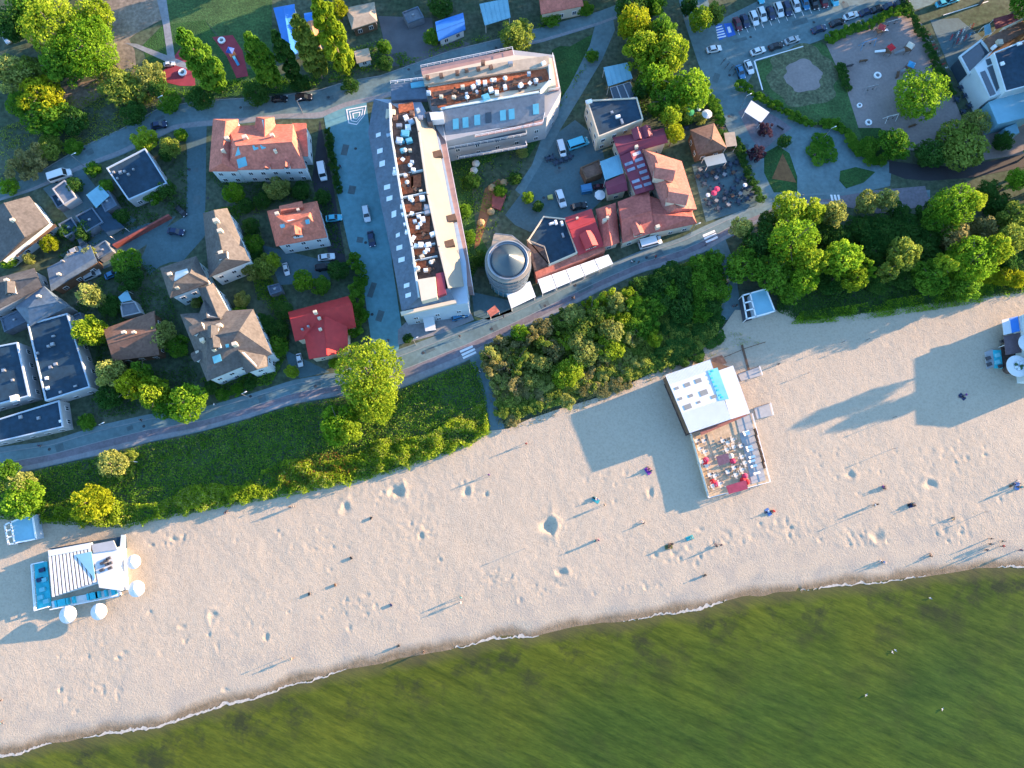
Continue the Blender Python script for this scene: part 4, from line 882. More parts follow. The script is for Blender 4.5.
prm('terrace_roof', t22((320,292),(378,288),(388,358),(335,365)), 3.4, 3.2, R_white); prm('porch', t22((335,300),(375,296),(383,345),(340,350)), 3.2, 0, GLASS)
# ---- modern building on the right
rb_ = flat('building', 'modern white building with dark flat roof and glazed end at the right edge', 'building', t50((868,268),(1000,215),(1090,180),(1120,420),(930,470)), 8, R_dark, W_white, win='m', units=[(1003,63,.9,.9,.5,FRAME),(1020,43,1.2,.8,.5,FRAME)])
b = MB(); b.prism(PP(t50((770,345),(868,270),(930,470),(850,500)), 6.5), 0, 6.5); mk('wing', b, W_white, rb_)
for q_ in (((828,305),(850,298),(862,325),(838,335)), ((836,345),(865,332),(912,430),(885,468)), ((800,370),(825,360),(880,480),(852,492))):
    b = MB(); b.prism(PP(t50(*q_), 6.6), 6.4, 6.6); mk('roof_window', b, GLASS, rb_)
b = MB(); b.prism(PP(t50((700,290),(800,212),(850,268),(742,372)), 4.5), 0, 4.3); ga = mk('glass_annex', b, GLASS, rb_)
b = MB(); ringbox(b, PP(t50((690,288),(802,202),(860,268),(742,384)), 4.5), .5, 4.1, 4.7); mk('annex_frame', b, W_white, ga)
b = MB(); b.prism(PP(t50((842,522),(1060,440),(1080,590),(890,636)), 5), 0, 5); mk('low_roof', b, R_pale, rb_)
b = MB(); b.prism(PP(t50((925,655),(985,630),(1002,680),(945,698)), 3), 0, 3); mk('porch', b, R_pale, rb_)
b = MB(); b.prism(PP(t50((750,410),(790,392),(820,480),(785,500)), 3), 0, 3); mk('porch', b, R_pale, rb_)
b = MB(); b.prism(PP(t50((830,195),(905,160),(1050,90),(1060,150),(860,255)), 5.5), 0, 5.5); mk('roof_terrace', b, R_brown, rb_)
b = MB(); b.rail(PP(t50((900,162),(1060,85)), 5.5), 1.2, .2); mk('railing', b, W_cream, rb_)
blocks(t50, [(905,212,1.8,FRAME),(876,236,.9,FRAME)], 5.5, rb_)
canopy('awning', 'dark crimson awning beside the modern white building', 'awning', t50((868,95),(965,68),(1000,105),(880,150)), 3.5, R_mar)
canopy('canopy', 'small pale blue canopy left of the crimson awning', 'canopy', t50((820,130),(850,120),(860,175),(825,182)), 2.6, R_pale)
# ---- kiosks and beach cafes 
def kiosk(label, q, split, h=3.2):
    """pale blue roof on the right, open white frame on the left"""
    pw = PP(q, h); rt = thing('beach_kiosk', label, 'kiosk', centroid(pw)); a, b_, c_, d = pw
    ab, dc = a.lerp(b_, split), d.lerp(c_, split)
    e = MB(); e.slab([ab, b_, c_, dc], .2); mk('roof', e, R_pale, rt)
    e = MB(); cc = centroid([ab, b_, c_, dc]); e.prism([p_.lerp(Vector((cc.x, cc.y, p_.z)), .06) for p_ in (ab, b_, c_, dc)], 0, h - .2); mk('wall', e, W_blue, rt)
    e = MB()
    for p_, q_ in ((a, ab), (d, dc), (a, d), (ab, dc), (a.lerp(d, .33), ab.lerp(dc, .33)), (a.lerp(d, .66), ab.lerp(dc, .66)), (b_, c_), (dc, c_), (ab, b_)):
        v = q_ - p_; m_ = (p_ + q_) / 2; e.box((m_.x, m_.y, h + .05), (v.length + .2, .3, .25), math.atan2(v.y, v.x))
    for p_ in (a, d): e.tube((p_.x, p_.y, 0), (p_.x, p_.y, h), .1, n=6)
    mk('frame', e, FRAME, rt)
    e = MB(); e.prism([a, ab, dc, d], .3, .5); mk('deck', e, DARKM, rt)
    return rt
kiosk('blue roofed beach kiosk with white open frame at the foot of the forest path', t42((320,182),(440,148),(485,262),(342,302)), .32)
kiosk('blue roofed kiosk with white frame under the tree at the left edge', t03((25,690),(165,632),(186,762),(45,790)), .22)
# big cafe on the beach
CH = 4.6; bc = thing('beach_cafe', 'large beach cafe with ribbed white roof, turquoise strip and furnished deck', 'cafe', P(708, 400, 0))
rq = PP([(665.5,375),(711,359.5),(733,366),(750,413),(690,433)], CH)
b = MB(); b.prism([p_.lerp(Vector((*P(708, 396, CH).xy, CH)), .03) for p_ in rq], .4, CH - .5); mk('wall', b, W_brown, bc)
b = MB(); b.slab(PP([(665.5,375),(710,359.5),(731.3,419),(690,433)], CH), .35); r1 = mk('roof', b, R_white, bc)
b = MB(); b.slab(PP([(716,371.5),(733,365.5),(750,413),(731.5,419)], CH - .3), .3); mk('roof', b, R_white, bc)
b = MB(); A_, B_, C_, D_ = PP([(665.5,375),(710,359.5),(731.3,419),(690,433)], CH)
for i in range(35):
    f = i / 34; p_, q_ = A_.lerp(B_, f), D_.lerp(C_, f); b.tube(p_ + Vector((0, 0, -.005)), p_.lerp(q_, .17) + Vector((0, 0, -.005)), .035, n=4)
mk('rib', b, R_white, r1); b = MB()
for i in range(35):
    f = i / 34; p_, q_ = A_.lerp(B_, f), D_.lerp(C_, f); b.tube(p_.lerp(q_, .66) + Vector((0, 0, -.005)), q_ + Vector((0, 0, -.005)), .035, n=4)
mk('rib', b, R_white, r1)
b = MB(); b.slab(PP([(707.5,370.5),(717.5,367.5),(729,399),(719,400.5)], CH + .1), .12); mk('roof_sign', b, TURQL, r1)
b = MB()
for x, y in ((709.5,374),(711.5,378),(713,382),(716,386),(717.5,390),(720,395),(712,371),(722,397)): b.slab(PP([(x-.8,y-.7),(x+1.2,y-1.2),(x+1.6,y+.5),(x-.4,y+1)], CH + .16), .05)
mk('lettering', b, TURQ, r1)
for x, y, s in ((677,388,.8),(687.5,384.5,1.2),(698.5,380.5,1.3),(680.5,398.5,.8),(691,395.5,.9),(704,392.5,1.6),(688,406.5,1.5),(714,396.5,1.0),(699,402,.7)):
    p_ = P(x, y, CH + .2); b = MB(); b.box((p_.x, p_.y, CH + .04), (s * 1.2, s * .8, .06), .35); mk('roof_vent', b, mat('grey_vent', (.19,.20,.19), .7, .1, 1), r1)
b = MB(); b.prism(PP([(690,434),(751,413.5),(769,482),(707.5,498)], .6), .15, .6); dk = mk('deck', b, D_wood, bc)
b = MB(); b.prism(PP([(736,419),(750,414.5),(766,480),(752,484)], .7), .55, .68); mk('side_deck', b, mat('grey_deck', (.30,.31,.31), .9, .1, 1), dk)
b = MB(); b.prism(PP([(707,434),(712,432.5),(721,460),(716,462)], .75), .5, .72); mk('walkway', b, D_wood, dk)
b = MB(); b.rail(PP([(690,434),(707.5,498),(769,482),(751,414)], .6), 1.0, .08); mk('railing', b, FRAME, dk)
b = MB(); p_, q_ = P(690.5,436,.6), P(707.5,496,.6); d = q_ - p_; m_ = (p_ + q_) / 2; b.box((m_.x, m_.y, 1.35), (d.length, .08, 1.5), math.atan2(d.y, d.x)); mk('windbreak', b, W_cream, dk)
b = MB(); b.slab(PP([(700,431),(746,412),(747,415.5),(701,435.5)], 2.6), .12); mk('awning', b, mat('terracotta_canvas', (.26,.11,.09), .9, .3, 1.5), bc)
b = MB(); b.prism(PP([(668,382),(690,434),(686,436),(664,384)], .5), .1, .5); mk('side_terrace', b, D_brown, bc)
canopy('canopy', 'crimson canvas canopy at the seaward end of the big cafe deck', 'canopy', [(726,486),(746,480),(748,489),(729,494)], 2.4, mat('crimson_canvas', (.22,.035,.07), .9, .2, 1))
canopy('canopy', 'plum canvas canopy in the middle of the big cafe deck', 'canopy', [(716,456.5),(728,453),(730,462),(719,466)], 2.4, mat('plum_canvas', (.10,.06,.09), .9, .3, 1.5))
canopy('canopy', 'small dark canopy on the landward right corner of the cafe', 'canopy', [(711.5,358.5),(722,355),(727,363),(715,366.5)], 3, D_brown)
for nm, lb, q_, hh in (('boardwalk', 'upper timber landing right of the beach cafe', [(738,374),(758,367),(761,375.5),(741,381)], .45), ('boardwalk', 'lower grey landing right of the beach cafe', [(754,408),(769,403.5),(772,415.5),(757,419)], .5)):
    pw = PP(q_, hh); rt = thing(nm, lb, 'boardwalk', centroid(pw)); b = MB(); b.prism(pw, .1, hh); mk('deck', b, MATS['grey_deck'], rt)
    b = MB(); b.rail([pw[1], pw[2]], 1.1, .08); mk('railing', b, FRAME, rt); b = MB(); b.rail([pw[0], pw[1]], 1.0, .06); mk('railing', b, W_brown, rt)
b = MB(); b.prism(PP([(741,345),(743,344.5),(750,370),(748,371)], .36), .2, .36); rt = thing('boardwalk', 'narrow plank walk from the forest path to the cafe', 'boardwalk', P(745, 358)); mk('deck', b, W_brown, rt)
pw = [P(700, 367, .2), P(722, 358.5, .2), P(745, 349, .2), P(764, 343, .2)]
rt = thing('beach_fence', 'low timber post fence running from cafe corner up the sand', 'fence', P(735, 355)); b = MB(); b.rail(pw, 1.1, .08); mk('rail', b, W_brown, rt)
t03c = lambda *pts: t03(*[(x, y + 122) for x, y in pts])
# left cafe
lc = thing('beach_cafe', 'smaller beach cafe with slatted white roof and turquoise decks at lower left', 'cafe', P(80, 580, 0))
b = MB(); b.prism(PP(t03c((250,700),(460,660),(500,865),(265,935)), 3.6), 0, 3.3); mk('wall', b, W_white, lc)
A_, B_, C_, D_ = PP(t03c((245,702),(462,662),(492,860),(265,940)), 3.8)
b = MB(); b.slab([A_, B_, C_, D_], .2); r1 = mk('roof', b, mat('taupe_slat_gap', (.16,.13,.11), .9, .1, 1), lc)
b = MB()
for i in range(12):
    f = (i + .5) / 12; p_, q_ = A_.lerp(B_, f), D_.lerp(C_, f); d = q_ - p_; m_ = (p_ + q_) / 2; b.box((m_.x, m_.y, 3.87), (d.length, .5, .2), math.atan2(d.y, d.x))
mk('roof_slat', b, R_white, r1)
b = MB(); b.slab(PP(t03c((384,722),(468,705),(488,850)), 4.1), .1); mk('roof_shadow_slab', b, R_pale, lc)  # pale blue slab standing in for a triangle of shadow on the slats
b = MB(); b.slab(PP(t03c((245,700),(460,660),(464,690),(249,730)), 4.05), .08); mk('roof_edge', b, R_white, lc)
b = MB(); b.prism(PP(t03c((470,712),(605,682),(618,905),(508,890)), 3.6), 0, 3.6); r2 = mk('roof_terrace', b, R_white, lc)
b = MB(); b.slab(PP(t03c((465,670),(580,648),(600,695),(478,712)), 3.8), .25); mk('roof', b, W_grey, lc)
for x, y in ((552,740),(520,765),(560,765),(540,752),(518,800),(560,790),(545,770)):
    (px, py), = t03c((x, y)); p_ = P(px, py, 4.1); b = MB(); b.box((p_.x, p_.y, 3.8), (.9, .6, .5), .4); mk('roof_vent', b, DARKM, r2)
b = MB(); b.prism(PP(t03c((245,690),(618,628),(622,690),(380,720)), 2.6), 0, 2.5); mk('back_block', b, R_dark, lc)
b = MB(); b.slab(PP(t03c((620,620),(640,620),(640,690),(612,700)), 2.7), .3); mk('side_canopy', b, W_white, lc)
b = MB(); b.prism(PP(t03c((175,770),(240,755),(262,985),(192,1005)), .5), 0, .5); d1 = mk('deck', b, TURQ, lc)
b = MB(); b.rail(PP(t03c((240,755),(175,770),(192,1005),(262,985)), .5), 1.0, .16); mk('railing', b, FRAME, d1)
b = MB(); b.prism(PP(t03c((262,960),(612,890),(622,930),(270,1000)), .5), 0, .5); d2 = mk('deck', b, FRAME, lc)
b = MB(); b.rail(PP(t03c((270,1000),(622,930),(612,890)), .5), 1.0, .14); mk('railing', b, FRAME, d2)
for x in (285,305,325,345,375,450,470,490,500,540,580):
    y = 972 - (x - 285) * .21; (px, py), = t03c((x, y)); p_ = P(px, py, 1.2); b = MB(); b.box((p_.x, p_.y, .9), (.9 if x % 3 else .5, 1.5, .8), .3); mk('deck_seat', b, TURQ, d2)
for x, y in ((212,800),(200,850),(215,900),(205,940),(235,960),(225,850)):
    (px, py), = t03c((x, y)); p_ = P(px, py, 1); b = MB(); b.box((p_.x, p_.y, .8), (1.2, .9, .6), .3); mk('deck_seat', b, TURQL if x % 2 else mat('navy_canvas', (.03,.05,.10), .9, .2, 1), d1)
# right beach bar (partly out of frame)
br = thing('beach_bar', 'beach bar with turquoise decks and round white roofs at the right edge', 'bar', P(1015, 350, 0))
b = MB(); b.prism(PP([(1027,313),(1062,306),(1068,382),(1032,379)], 5.2), 0, 5.2); mk('wall', b, W_white, br)  # mostly unseen block, added to cast the bar's long shadow over the sand
for q_, m, z in (([(1002,320),(1010,318),(1012,333),(1004,335)], R_white, 3.4), ([(1010,318),(1018,316),(1020,331),(1012,333)], R_blue, 3.45), ([(1019,316),(1040,312),(1042,327),(1021,331)], R_white, 3.4)):
    b = MB(); b.slab(PP(q_, z), .15); mk('roof', b, m, br)
for q_, m, z in (([(985,352),(993,349),(996,366),(987,369)], W_grey, .5), ([(993,350),(1001,350),(1003,368),(995,368)], TURQ, .6), ([(1001,345),(1018,340),(1036,376),(1004,372)], D_brown, .45)):
    b = MB(); b.prism(PP(q_, z), 0, z); mk('deck', b, m, br)
for x, y, s in ((998,355,1.2),(998,362,1.2),(1001,366,1),(990,364,1.1),(989,358,1.1),(1003,341,.9),(1006,345,1)):
    p_ = P(x, y, 1); b = MB(); b.box((p_.x, p_.y, .75), (s, s * .8, .5), .3); mk('deck_seat', b, TURQL if s > 1.1 else DARKM, br)
b = MB(); b.prism(PP([(1004,336),(1022,332),(1024,352),(1006,355)], 2.6), 2.4, 2.6); mk('roof', b, mat('plum_grey_felt', (.12,.09,.10), .9, .2, 1), br)
for q_ in (1005, 1021):
    p_ = P(q_, 345, 2.4); b = MB(); b.tube((p_.x, p_.y, 0), (p_.x, p_.y, 2.42), .08, n=6); mk('post', b, FRAME, br)
for x, y, r_, z in ((1018,366,11,4.0),(1028,343,9,4.4)):
    p_ = P(x, y, z); rr_ = r_ * mpp(x, y, z); b = MB(); b.lathe((p_.x, p_.y, z), [(rr_ * .5, -.1), (rr_, -.25), (rr_, -.1), (rr_ * .5, .25), (rr_ * .45, .2)], 28); ro = mk('roof', b, R_white, br)
    b = MB(); b.lathe((p_.x, p_.y, 0), [(rr_ * .43, 0), (rr_ * .43, z)], 20); mk('drum', b, D_brown, br)
    for k_ in range(7):
        a_ = k_ * .9; b = MB(); b.box((p_.x + rr_ * .26 * math.cos(a_), p_.y + rr_ * .26 * math.sin(a_), z + .25), (.7, .5, .5), a_); mk('planter', b, W_white if k_ % 3 else mat('planter_green', (.03,.08,.03), .9, .3, 2), br)

# brick garden wall across the yards
b = MB()
for p_, q_ in zip(PP([(117,248),(132,240),(152,229)]), PP([(132,240),(152,229),(172,218)])):
    d = q_ - p_; m_ = (p_ + q_) / 2; b.box((m_.x, m_.y, .9), (d.length + .1, .35, 1.8), math.atan2(d.y, d.x)); b.box((m_.x, m_.y, 1.84), (d.length + .12, .5, .1), math.atan2(d.y, d.x))
tag(mk('garden_wall', b, BRICK, loc=P(145, 233)), 'brick red garden wall between the yard and the court', 'wall')# ================================================================== VEGETATION
LV = {
 'yellow': leafmat('leaf_yellow_green', (0.138, 0.230, 0.014), (0.345, 0.460, 0.040)),
 'gold': leafmat('leaf_golden', (0.172, 0.230, 0.011), (0.391, 0.437, 0.025)),
 'green': leafmat('leaf_mid_green', (0.051, 0.158, 0.015), (0.164, 0.316, 0.033)),
 'bright': leafmat('leaf_bright_green', (0.092, 0.218, 0.014), (0.241, 0.402, 0.032)),
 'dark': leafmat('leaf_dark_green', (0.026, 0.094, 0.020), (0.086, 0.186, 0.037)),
 'olive': leafmat('leaf_olive', (0.099, 0.166, 0.026), (0.277, 0.356, 0.066)),
 'pale': leafmat('leaf_pale_olive', (0.167, 0.217, 0.052), (0.384, 0.422, 0.118)),
 'brown': leafmat('leaf_brownish', (0.152, 0.158, 0.055), (0.359, 0.331, 0.138)),
 'purple': leafmat('leaf_purple', (0.040, 0.025, 0.040), (0.098, 0.057, 0.081)),
}
BARK = mat('bark', (.12, .10, .08), .95, .3, 2)
def leafmesh(name, C_, Rr, Zs, n, size, rng, inner=.72, up=.25, smooth=False):
    """leaf-sized faces spread over many small clumps (centres C_, radii Rr)"""
    k = len(C_); cnt = np.maximum(8, (n * Rr ** 2 / np.sum(Rr ** 2)).astype(int)); idx = np.repeat(np.arange(k), cnt); N_ = len(idx)
    d = rng.normal(size=(N_, 3)); d /= np.linalg.norm(d, axis=1)[:, None]
    rad = inner + (1.06 - inner) * rng.random(N_) ** .6
    p = C_[idx] + d * (Rr[idx] * rad)[:, None] * np.array([1, 1, Zs])
    # drop leaves buried deep inside other clumps
    dist = np.linalg.norm((p[:, None, :] - C_[None]) / np.array([1, 1, Zs]), axis=2) / Rr[None]
    dist[np.arange(N_), idx] = 9; keep = dist.min(1) > .62; p, d, idx = p[keep], d[keep], idx[keep]; N_ = len(p)
    nrm = d * .75 + rng.normal(size=(N_, 3)) * .75; nrm /= np.linalg.norm(nrm, axis=1)[:, None]
    u = np.cross(nrm, rng.normal(size=(N_, 3))); u /= np.linalg.norm(u, axis=1)[:, None]; v = np.cross(nrm, u)
    s = size * (.6 + .8 * rng.random(N_)); u *= s[:, None]; v *= (s * .75)[:, None]
    q = np.stack([p - u - v * .4, p + u * .3 - v, p + u + v * .4, p - u * .3 + v], 1).reshape(-1, 3)
    tint = np.clip(rng.random(k)[idx] * .65 + rng.random(N_) * .35 - .12, 0, 1)
    me = bpy.data.meshes.new(name); me.vertices.add(4 * N_); me.vertices.foreach_set('co', q.astype(np.float32).ravel())
    me.loops.add(4 * N_); me.loops.foreach_set('vertex_index', np.arange(4 * N_)); me.polygons.add(N_)
    me.polygons.foreach_set('loop_start', np.arange(0, 4 * N_, 4)); me.update(calc_edges=True)
    at = me.attributes.new('tint', 'FLOAT', 'FACE'); at.data.foreach_set('value', tint.astype(np.float32))
    me.materials.append(LV['green']); return me
def crown(seed, lobes, n, size, kind='round'):
    rng = np.random.default_rng(seed); C_ = []; Rr = []
    if kind == 'round':
        for i in range(lobes):
            for _ in range(60):
                c = rng.normal(size=3); c /= np.linalg.norm(c); c *= rng.random() ** .45 * .74; c[2] = c[2] * .9
                if all(np.linalg.norm(c - o) > .30 for o in C_): break
            C_.append(c); Rr.append(.20 + .17 * rng.random())
        for i in range(lobes // 2):
            a = rng.random() * 6.283; c = np.array([math.cos(a) * .86, math.sin(a) * .86, (rng.random() - .45) * .8]); c[:2] *= math.sqrt(max(.2, 1 - (c[2]) ** 2)); C_.append(c); Rr.append(.11 + .10 * rng.random())
    elif kind == 'loose':
        for i in range(lobes):
            c = rng.normal(size=3); c /= np.linalg.norm(c); c *= .35 + .55 * rng.random(); C_.append(c); Rr.append(.12 + .14 * rng.random())
    elif kind == 'poplar':
        for i in range(lobes):
            z = -1 + 2 * (i + .5) / lobes; w_ = .72 * (1 - max(0, z) ** 1.8) ** .8 * (1 - max(0, -z) ** 3 * .5); a = i * 2.4 + rng.random()
            C_.append(np.array([math.cos(a) * w_ * .55, math.sin(a) * w_ * .55, z * .92])); Rr.append(.30 * max(.35, w_) + .12 * rng.random())
    elif kind == 'shrub':
        for i in range(lobes):
            a = rng.random() * 6.283; r_ = rng.random() ** .5 * .75; C_.append(np.array([math.cos(a) * r_, math.sin(a) * r_, (rng.random() - .35) * .6])); Rr.append(.16 + .16 * rng.random())
    C_, Rr = np.array(C_), np.array(Rr)
    return leafmesh('crown', C_, Rr, 1.0 if kind != 'poplar' else .28, n, size, rng)
CR = {'round': [crown(10 + i, 30, 5200, .052) for i in range(5)], 'big': [crown(30 + i, 62, 13000, .034) for i in range(2)],
      'loose': [crown(40 + i, 30, 3000, .056, 'loose') for i in range(3)], 'poplar': [crown(50 + i, 34, 6500, .050, 'poplar') for i in range(3)],
      'shrub': [crown(60 + i, 22, 3200, .058, 'shrub') for i in range(5)]}
def trunkmesh(seed, limbs):
    """unit trunk: height 1, base radius .045, tapered limbs from half height"""
    r_ = random.Random(seed); b = MB(); b.lathe((0, 0), [(.055, 0), (.042, .06), (.034, .45), (.02, .85), (.006, 1)], 8)
    for i in range(limbs):
        a = i * 6.283 / limbs + r_.random(); z = .35 + .4 * i / limbs; ln = .34 + .12 * r_.random()
        b.tube((0, 0, z), (math.cos(a) * ln, math.sin(a) * ln, z + .22), .018, .005, 6)
    me = tomesh('trunk', b); me.materials.append(BARK); return me
TR = [trunkmesh(i, 5) for i in range(3)]; TRP = trunkmesh(9, 3)
def bushstem(seed):
    r_ = random.Random(seed); b = MB()
    for i in range(5):
        a = i * 1.257 + r_.random(); b.tube((math.cos(a) * .08, math.sin(a) * .08, 0), (math.cos(a) * .5, math.sin(a) * .5, .75), .035, .01, 5)
    me = tomesh('stems', b); me.materials.append(BARK); return me
ST_ = [bushstem(1), bushstem(2)]
NT = [0]
def tree(px, py, r, h, leaf, label, kind='round', name='tree', cat='tree', group=None, base=None, flatz=None):
    """px,py,r: crown centre and radius in photo pixels; h: height in metres"""
    i = NT[0]; NT[0] += 1; r_ = random.Random(i * 17 + 3)
    if kind == 'poplar':
        B0 = P(*base); best = min((((P(px, py, z) - B0).xy.length, z) for z in np.arange(10, 36, .5)), key=lambda t: t[0])
        h = best[1]; t_ = thing(name, label, cat, B0, r_.random() * 6.28, group); rw = r * mpp((px + base[0]) / 2, (py + base[1]) / 2)
        part('trunk', TRP, t_, scale=(rw * 1.2 / .8, rw * 1.2 / .8, h * .9)); part('crown', CR['poplar'][i % 3], t_, (0, 0, h * .53), scale=(rw * 1.25, rw * 1.25, h * .47), m=LV[leaf]); return t_
    rw = r * mpp(px, py, h * .6)
    if kind == 'shrub':
        c = P(px, py, h * .6); t_ = thing(name, label, cat, (c.x, c.y, 0), r_.random() * 6.28, group)
        part('stems', ST_[i % 2], t_, scale=(rw, rw, h * .8)); part('crown', CR['shrub'][i % 5], t_, (0, 0, h * .55), scale=(rw * 1.1, rw * 1.1, h * .55), m=LV[leaf]); return t_
    hc = min(h * .48, rw * 1.3); zc = h - hc; c = P(px, py, zc + hc * .25)
    t_ = thing(name, label, cat, (c.x, c.y, 0), r_.random() * 6.28, group); k = CR[kind]
    part('trunk', TR[i % 3], t_, scale=(h * .9 if rw > h * .35 else rw * 2, h * .9 if rw > h * .35 else rw * 2, h * .85)); part('crown', k[i % len(k)], t_, (0, 0, zc), scale=(rw * r_.uniform(.96, 1.2), rw * r_.uniform(.94, 1.14), hc * (flatz or 1.0)), m=LV[leaf]); return t_
def trees(L_, group=None, **kw):
    for t in L_:
        px, py, r, h, lf, lb = t[:6]; k = t[6] if len(t) > 6 else 'round'; tree(px, py, r, h, lf, lb, k, group=group, **kw)
# --- top left wood
trees([
 (48,20,29,15,'yellow','largest sunlit yellow green tree in the top left corner wood','big'), (82,42,28,14,'bright','bright green tree on the plaza side of the corner wood','big'),
 (60,62,20,12,'green','mid green tree below the two biggest corner crowns'), (92,12,16,12,'yellow','yellow green tree cut by the top edge beside the plaza'),
 (25,5,22,12,'green','darker green tree at the top edge of the corner wood'), (8,20,16,12,'dark','dark tree at the very top left corner'),
 (38,93,21,9,'gold','bright yellow green tree below the corner wood'), (10,72,20,10,'pale','pale olive tree against the left edge of the wood'), (28,70,14,9,'olive','olive tree between yellow green and pale crowns'),
 (45,116,22,7,'green','low dark green tree south of the yellow green one'), (72,118,14,6,'dark','dark low tree beside the brick strip'), (18,102,12,7,'green','green tree under the yellow green crown by the left edge'),
 (118,86,18,6,'olive','olive tree over the bare earth strip'), (108,72,11,5,'pale','sparse pale tree beside the plaza corner','loose'), (148,74,15,6,'pale','pale leaved tree by the crossing paths'),
 (140,92,11,5,'olive','thin grey olive tree below the pale leaved one','loose'), (132,112,12,5,'dark','dark bush tree at the street corner'), (157,86,10,5,'dark','dark shrub right of the pale leaved tree'),
 (22,160,22,7,'brown','bare looking brown tree beside the upper street','loose'), (36,156,14,6,'brown','smaller brown twiggy tree next to its larger twin','loose'), (48,146,13,5,'olive','olive bush between brown trees and street'),
 (8,186,9,4,'bright','small bright bush at the left edge under the brown tree'), (72,146,9,4,'green','green bush by the street under the low dark tree')])
trees([(168,102,12,4,'green','low green hedge tree left of the first poplar'), (92,168,8,4,'green','round garden bush beside the grey flat roof'), (74,184,9,4,'dark','dark garden bush behind the delivery truck'),
 (143,138,13,6,'yellow','sunlit yellow tree beside the flat roof by the street'), (169,146,11,5,'olive','olive garden tree right of the flat roof'), (180,134,6,4,'bright','small round bright bush at the street junction'), (165,153,8,4,'dark','dark bush by the flat roof corner')])
for px, py, bx, by, r, lf, lb in [(186,24,222,92,18,'green','leftmost dark poplar over the red play surface with a lit tip'), (246,32,276,88,15,'green','second poplar standing right of the red play surface'),
        (270,30,298,82,11,'dark','thin dark poplar left of the blue kiosk'), (284,18,322,78,15,'olive','olive poplar leaning over the long blue kiosk'), (318,-12,347,76,17,'yellow','tallest bright yellow green poplar beside the tan kiosk')]:
    tree(px, py, r, 20, lf, lb, 'poplar', 'poplar', 'tree', 'poplars along the upper street', base=(bx, by))
trees([(338,8,9,7,'gold','golden treetop behind the brightest poplar'), (200,96,14,5,'dark','dark hedge tree at the foot of the first poplar'), (255,92,14,4,'dark','dark hedge tree between poplars and black cars'), (300,82,10,4,'dark','dark bush under the olive poplar'),
 (345,52,9,4,'dark','dark bush beside the tiny cream shed'), (384,45,7,5,'green','slim green bush on the dark yard edge'), (385,62,8,4,'dark','dark hedge bush at the bend of the street'), (432,36,9,4,'green','green bush left of the blue and white roof'), (440,4,12,5,'dark','dark tree at the top edge behind the blue roof'),
 (517,33,16,8,'olive','round olive tree beside the pale cyan sheet roof'), (552,17,10,3,'green','low hedge bush under the dusky red roof'), (585,8,8,3,'green','small bush right of the dusky red roof'),
 (350,85,9,3,'dark','low dark bush on the inner street bend')])
# --- street row
trees([(636,20,17,13,'gold','yellow tree at the head of the street row'), (662,28,14,11,'green','green tree right of the golden street tree'), (632,4,14,10,'dark','dark tree at the top edge of the street row'), (655,0,12,9,'green','green treetop cut by the top edge above the street row'),
 (645,48,20,13,'yellow','broad yellow tree in the middle of the street row'), (672,48,17,13,'yellow','yellow tree bulging towards the street'), (656,74,17,12,'bright','bright tree below the broad yellow ones'),
 (689,86,21,12,'bright','large bright tree at the lower end of the street row'), (664,100,15,10,'green','shaded green tree left of the large bright one'), (672,114,11,10,'yellow','small yellow tree above the maroon roof'), (675,132,9,9,'gold','tiny yellow tree touching the maroon roof'), (641,88,10,8,'dark','dark tree next to the dark flat roof')], 'street trees beside the side street')
trees([(701,16,11,9,'yellow','yellow tree at the top corner by the car park'), (716,11,10,8,'olive','olive tree beside the blue parking bays'), (690,4,9,7,'dark','dark tree at the top edge across the street')])
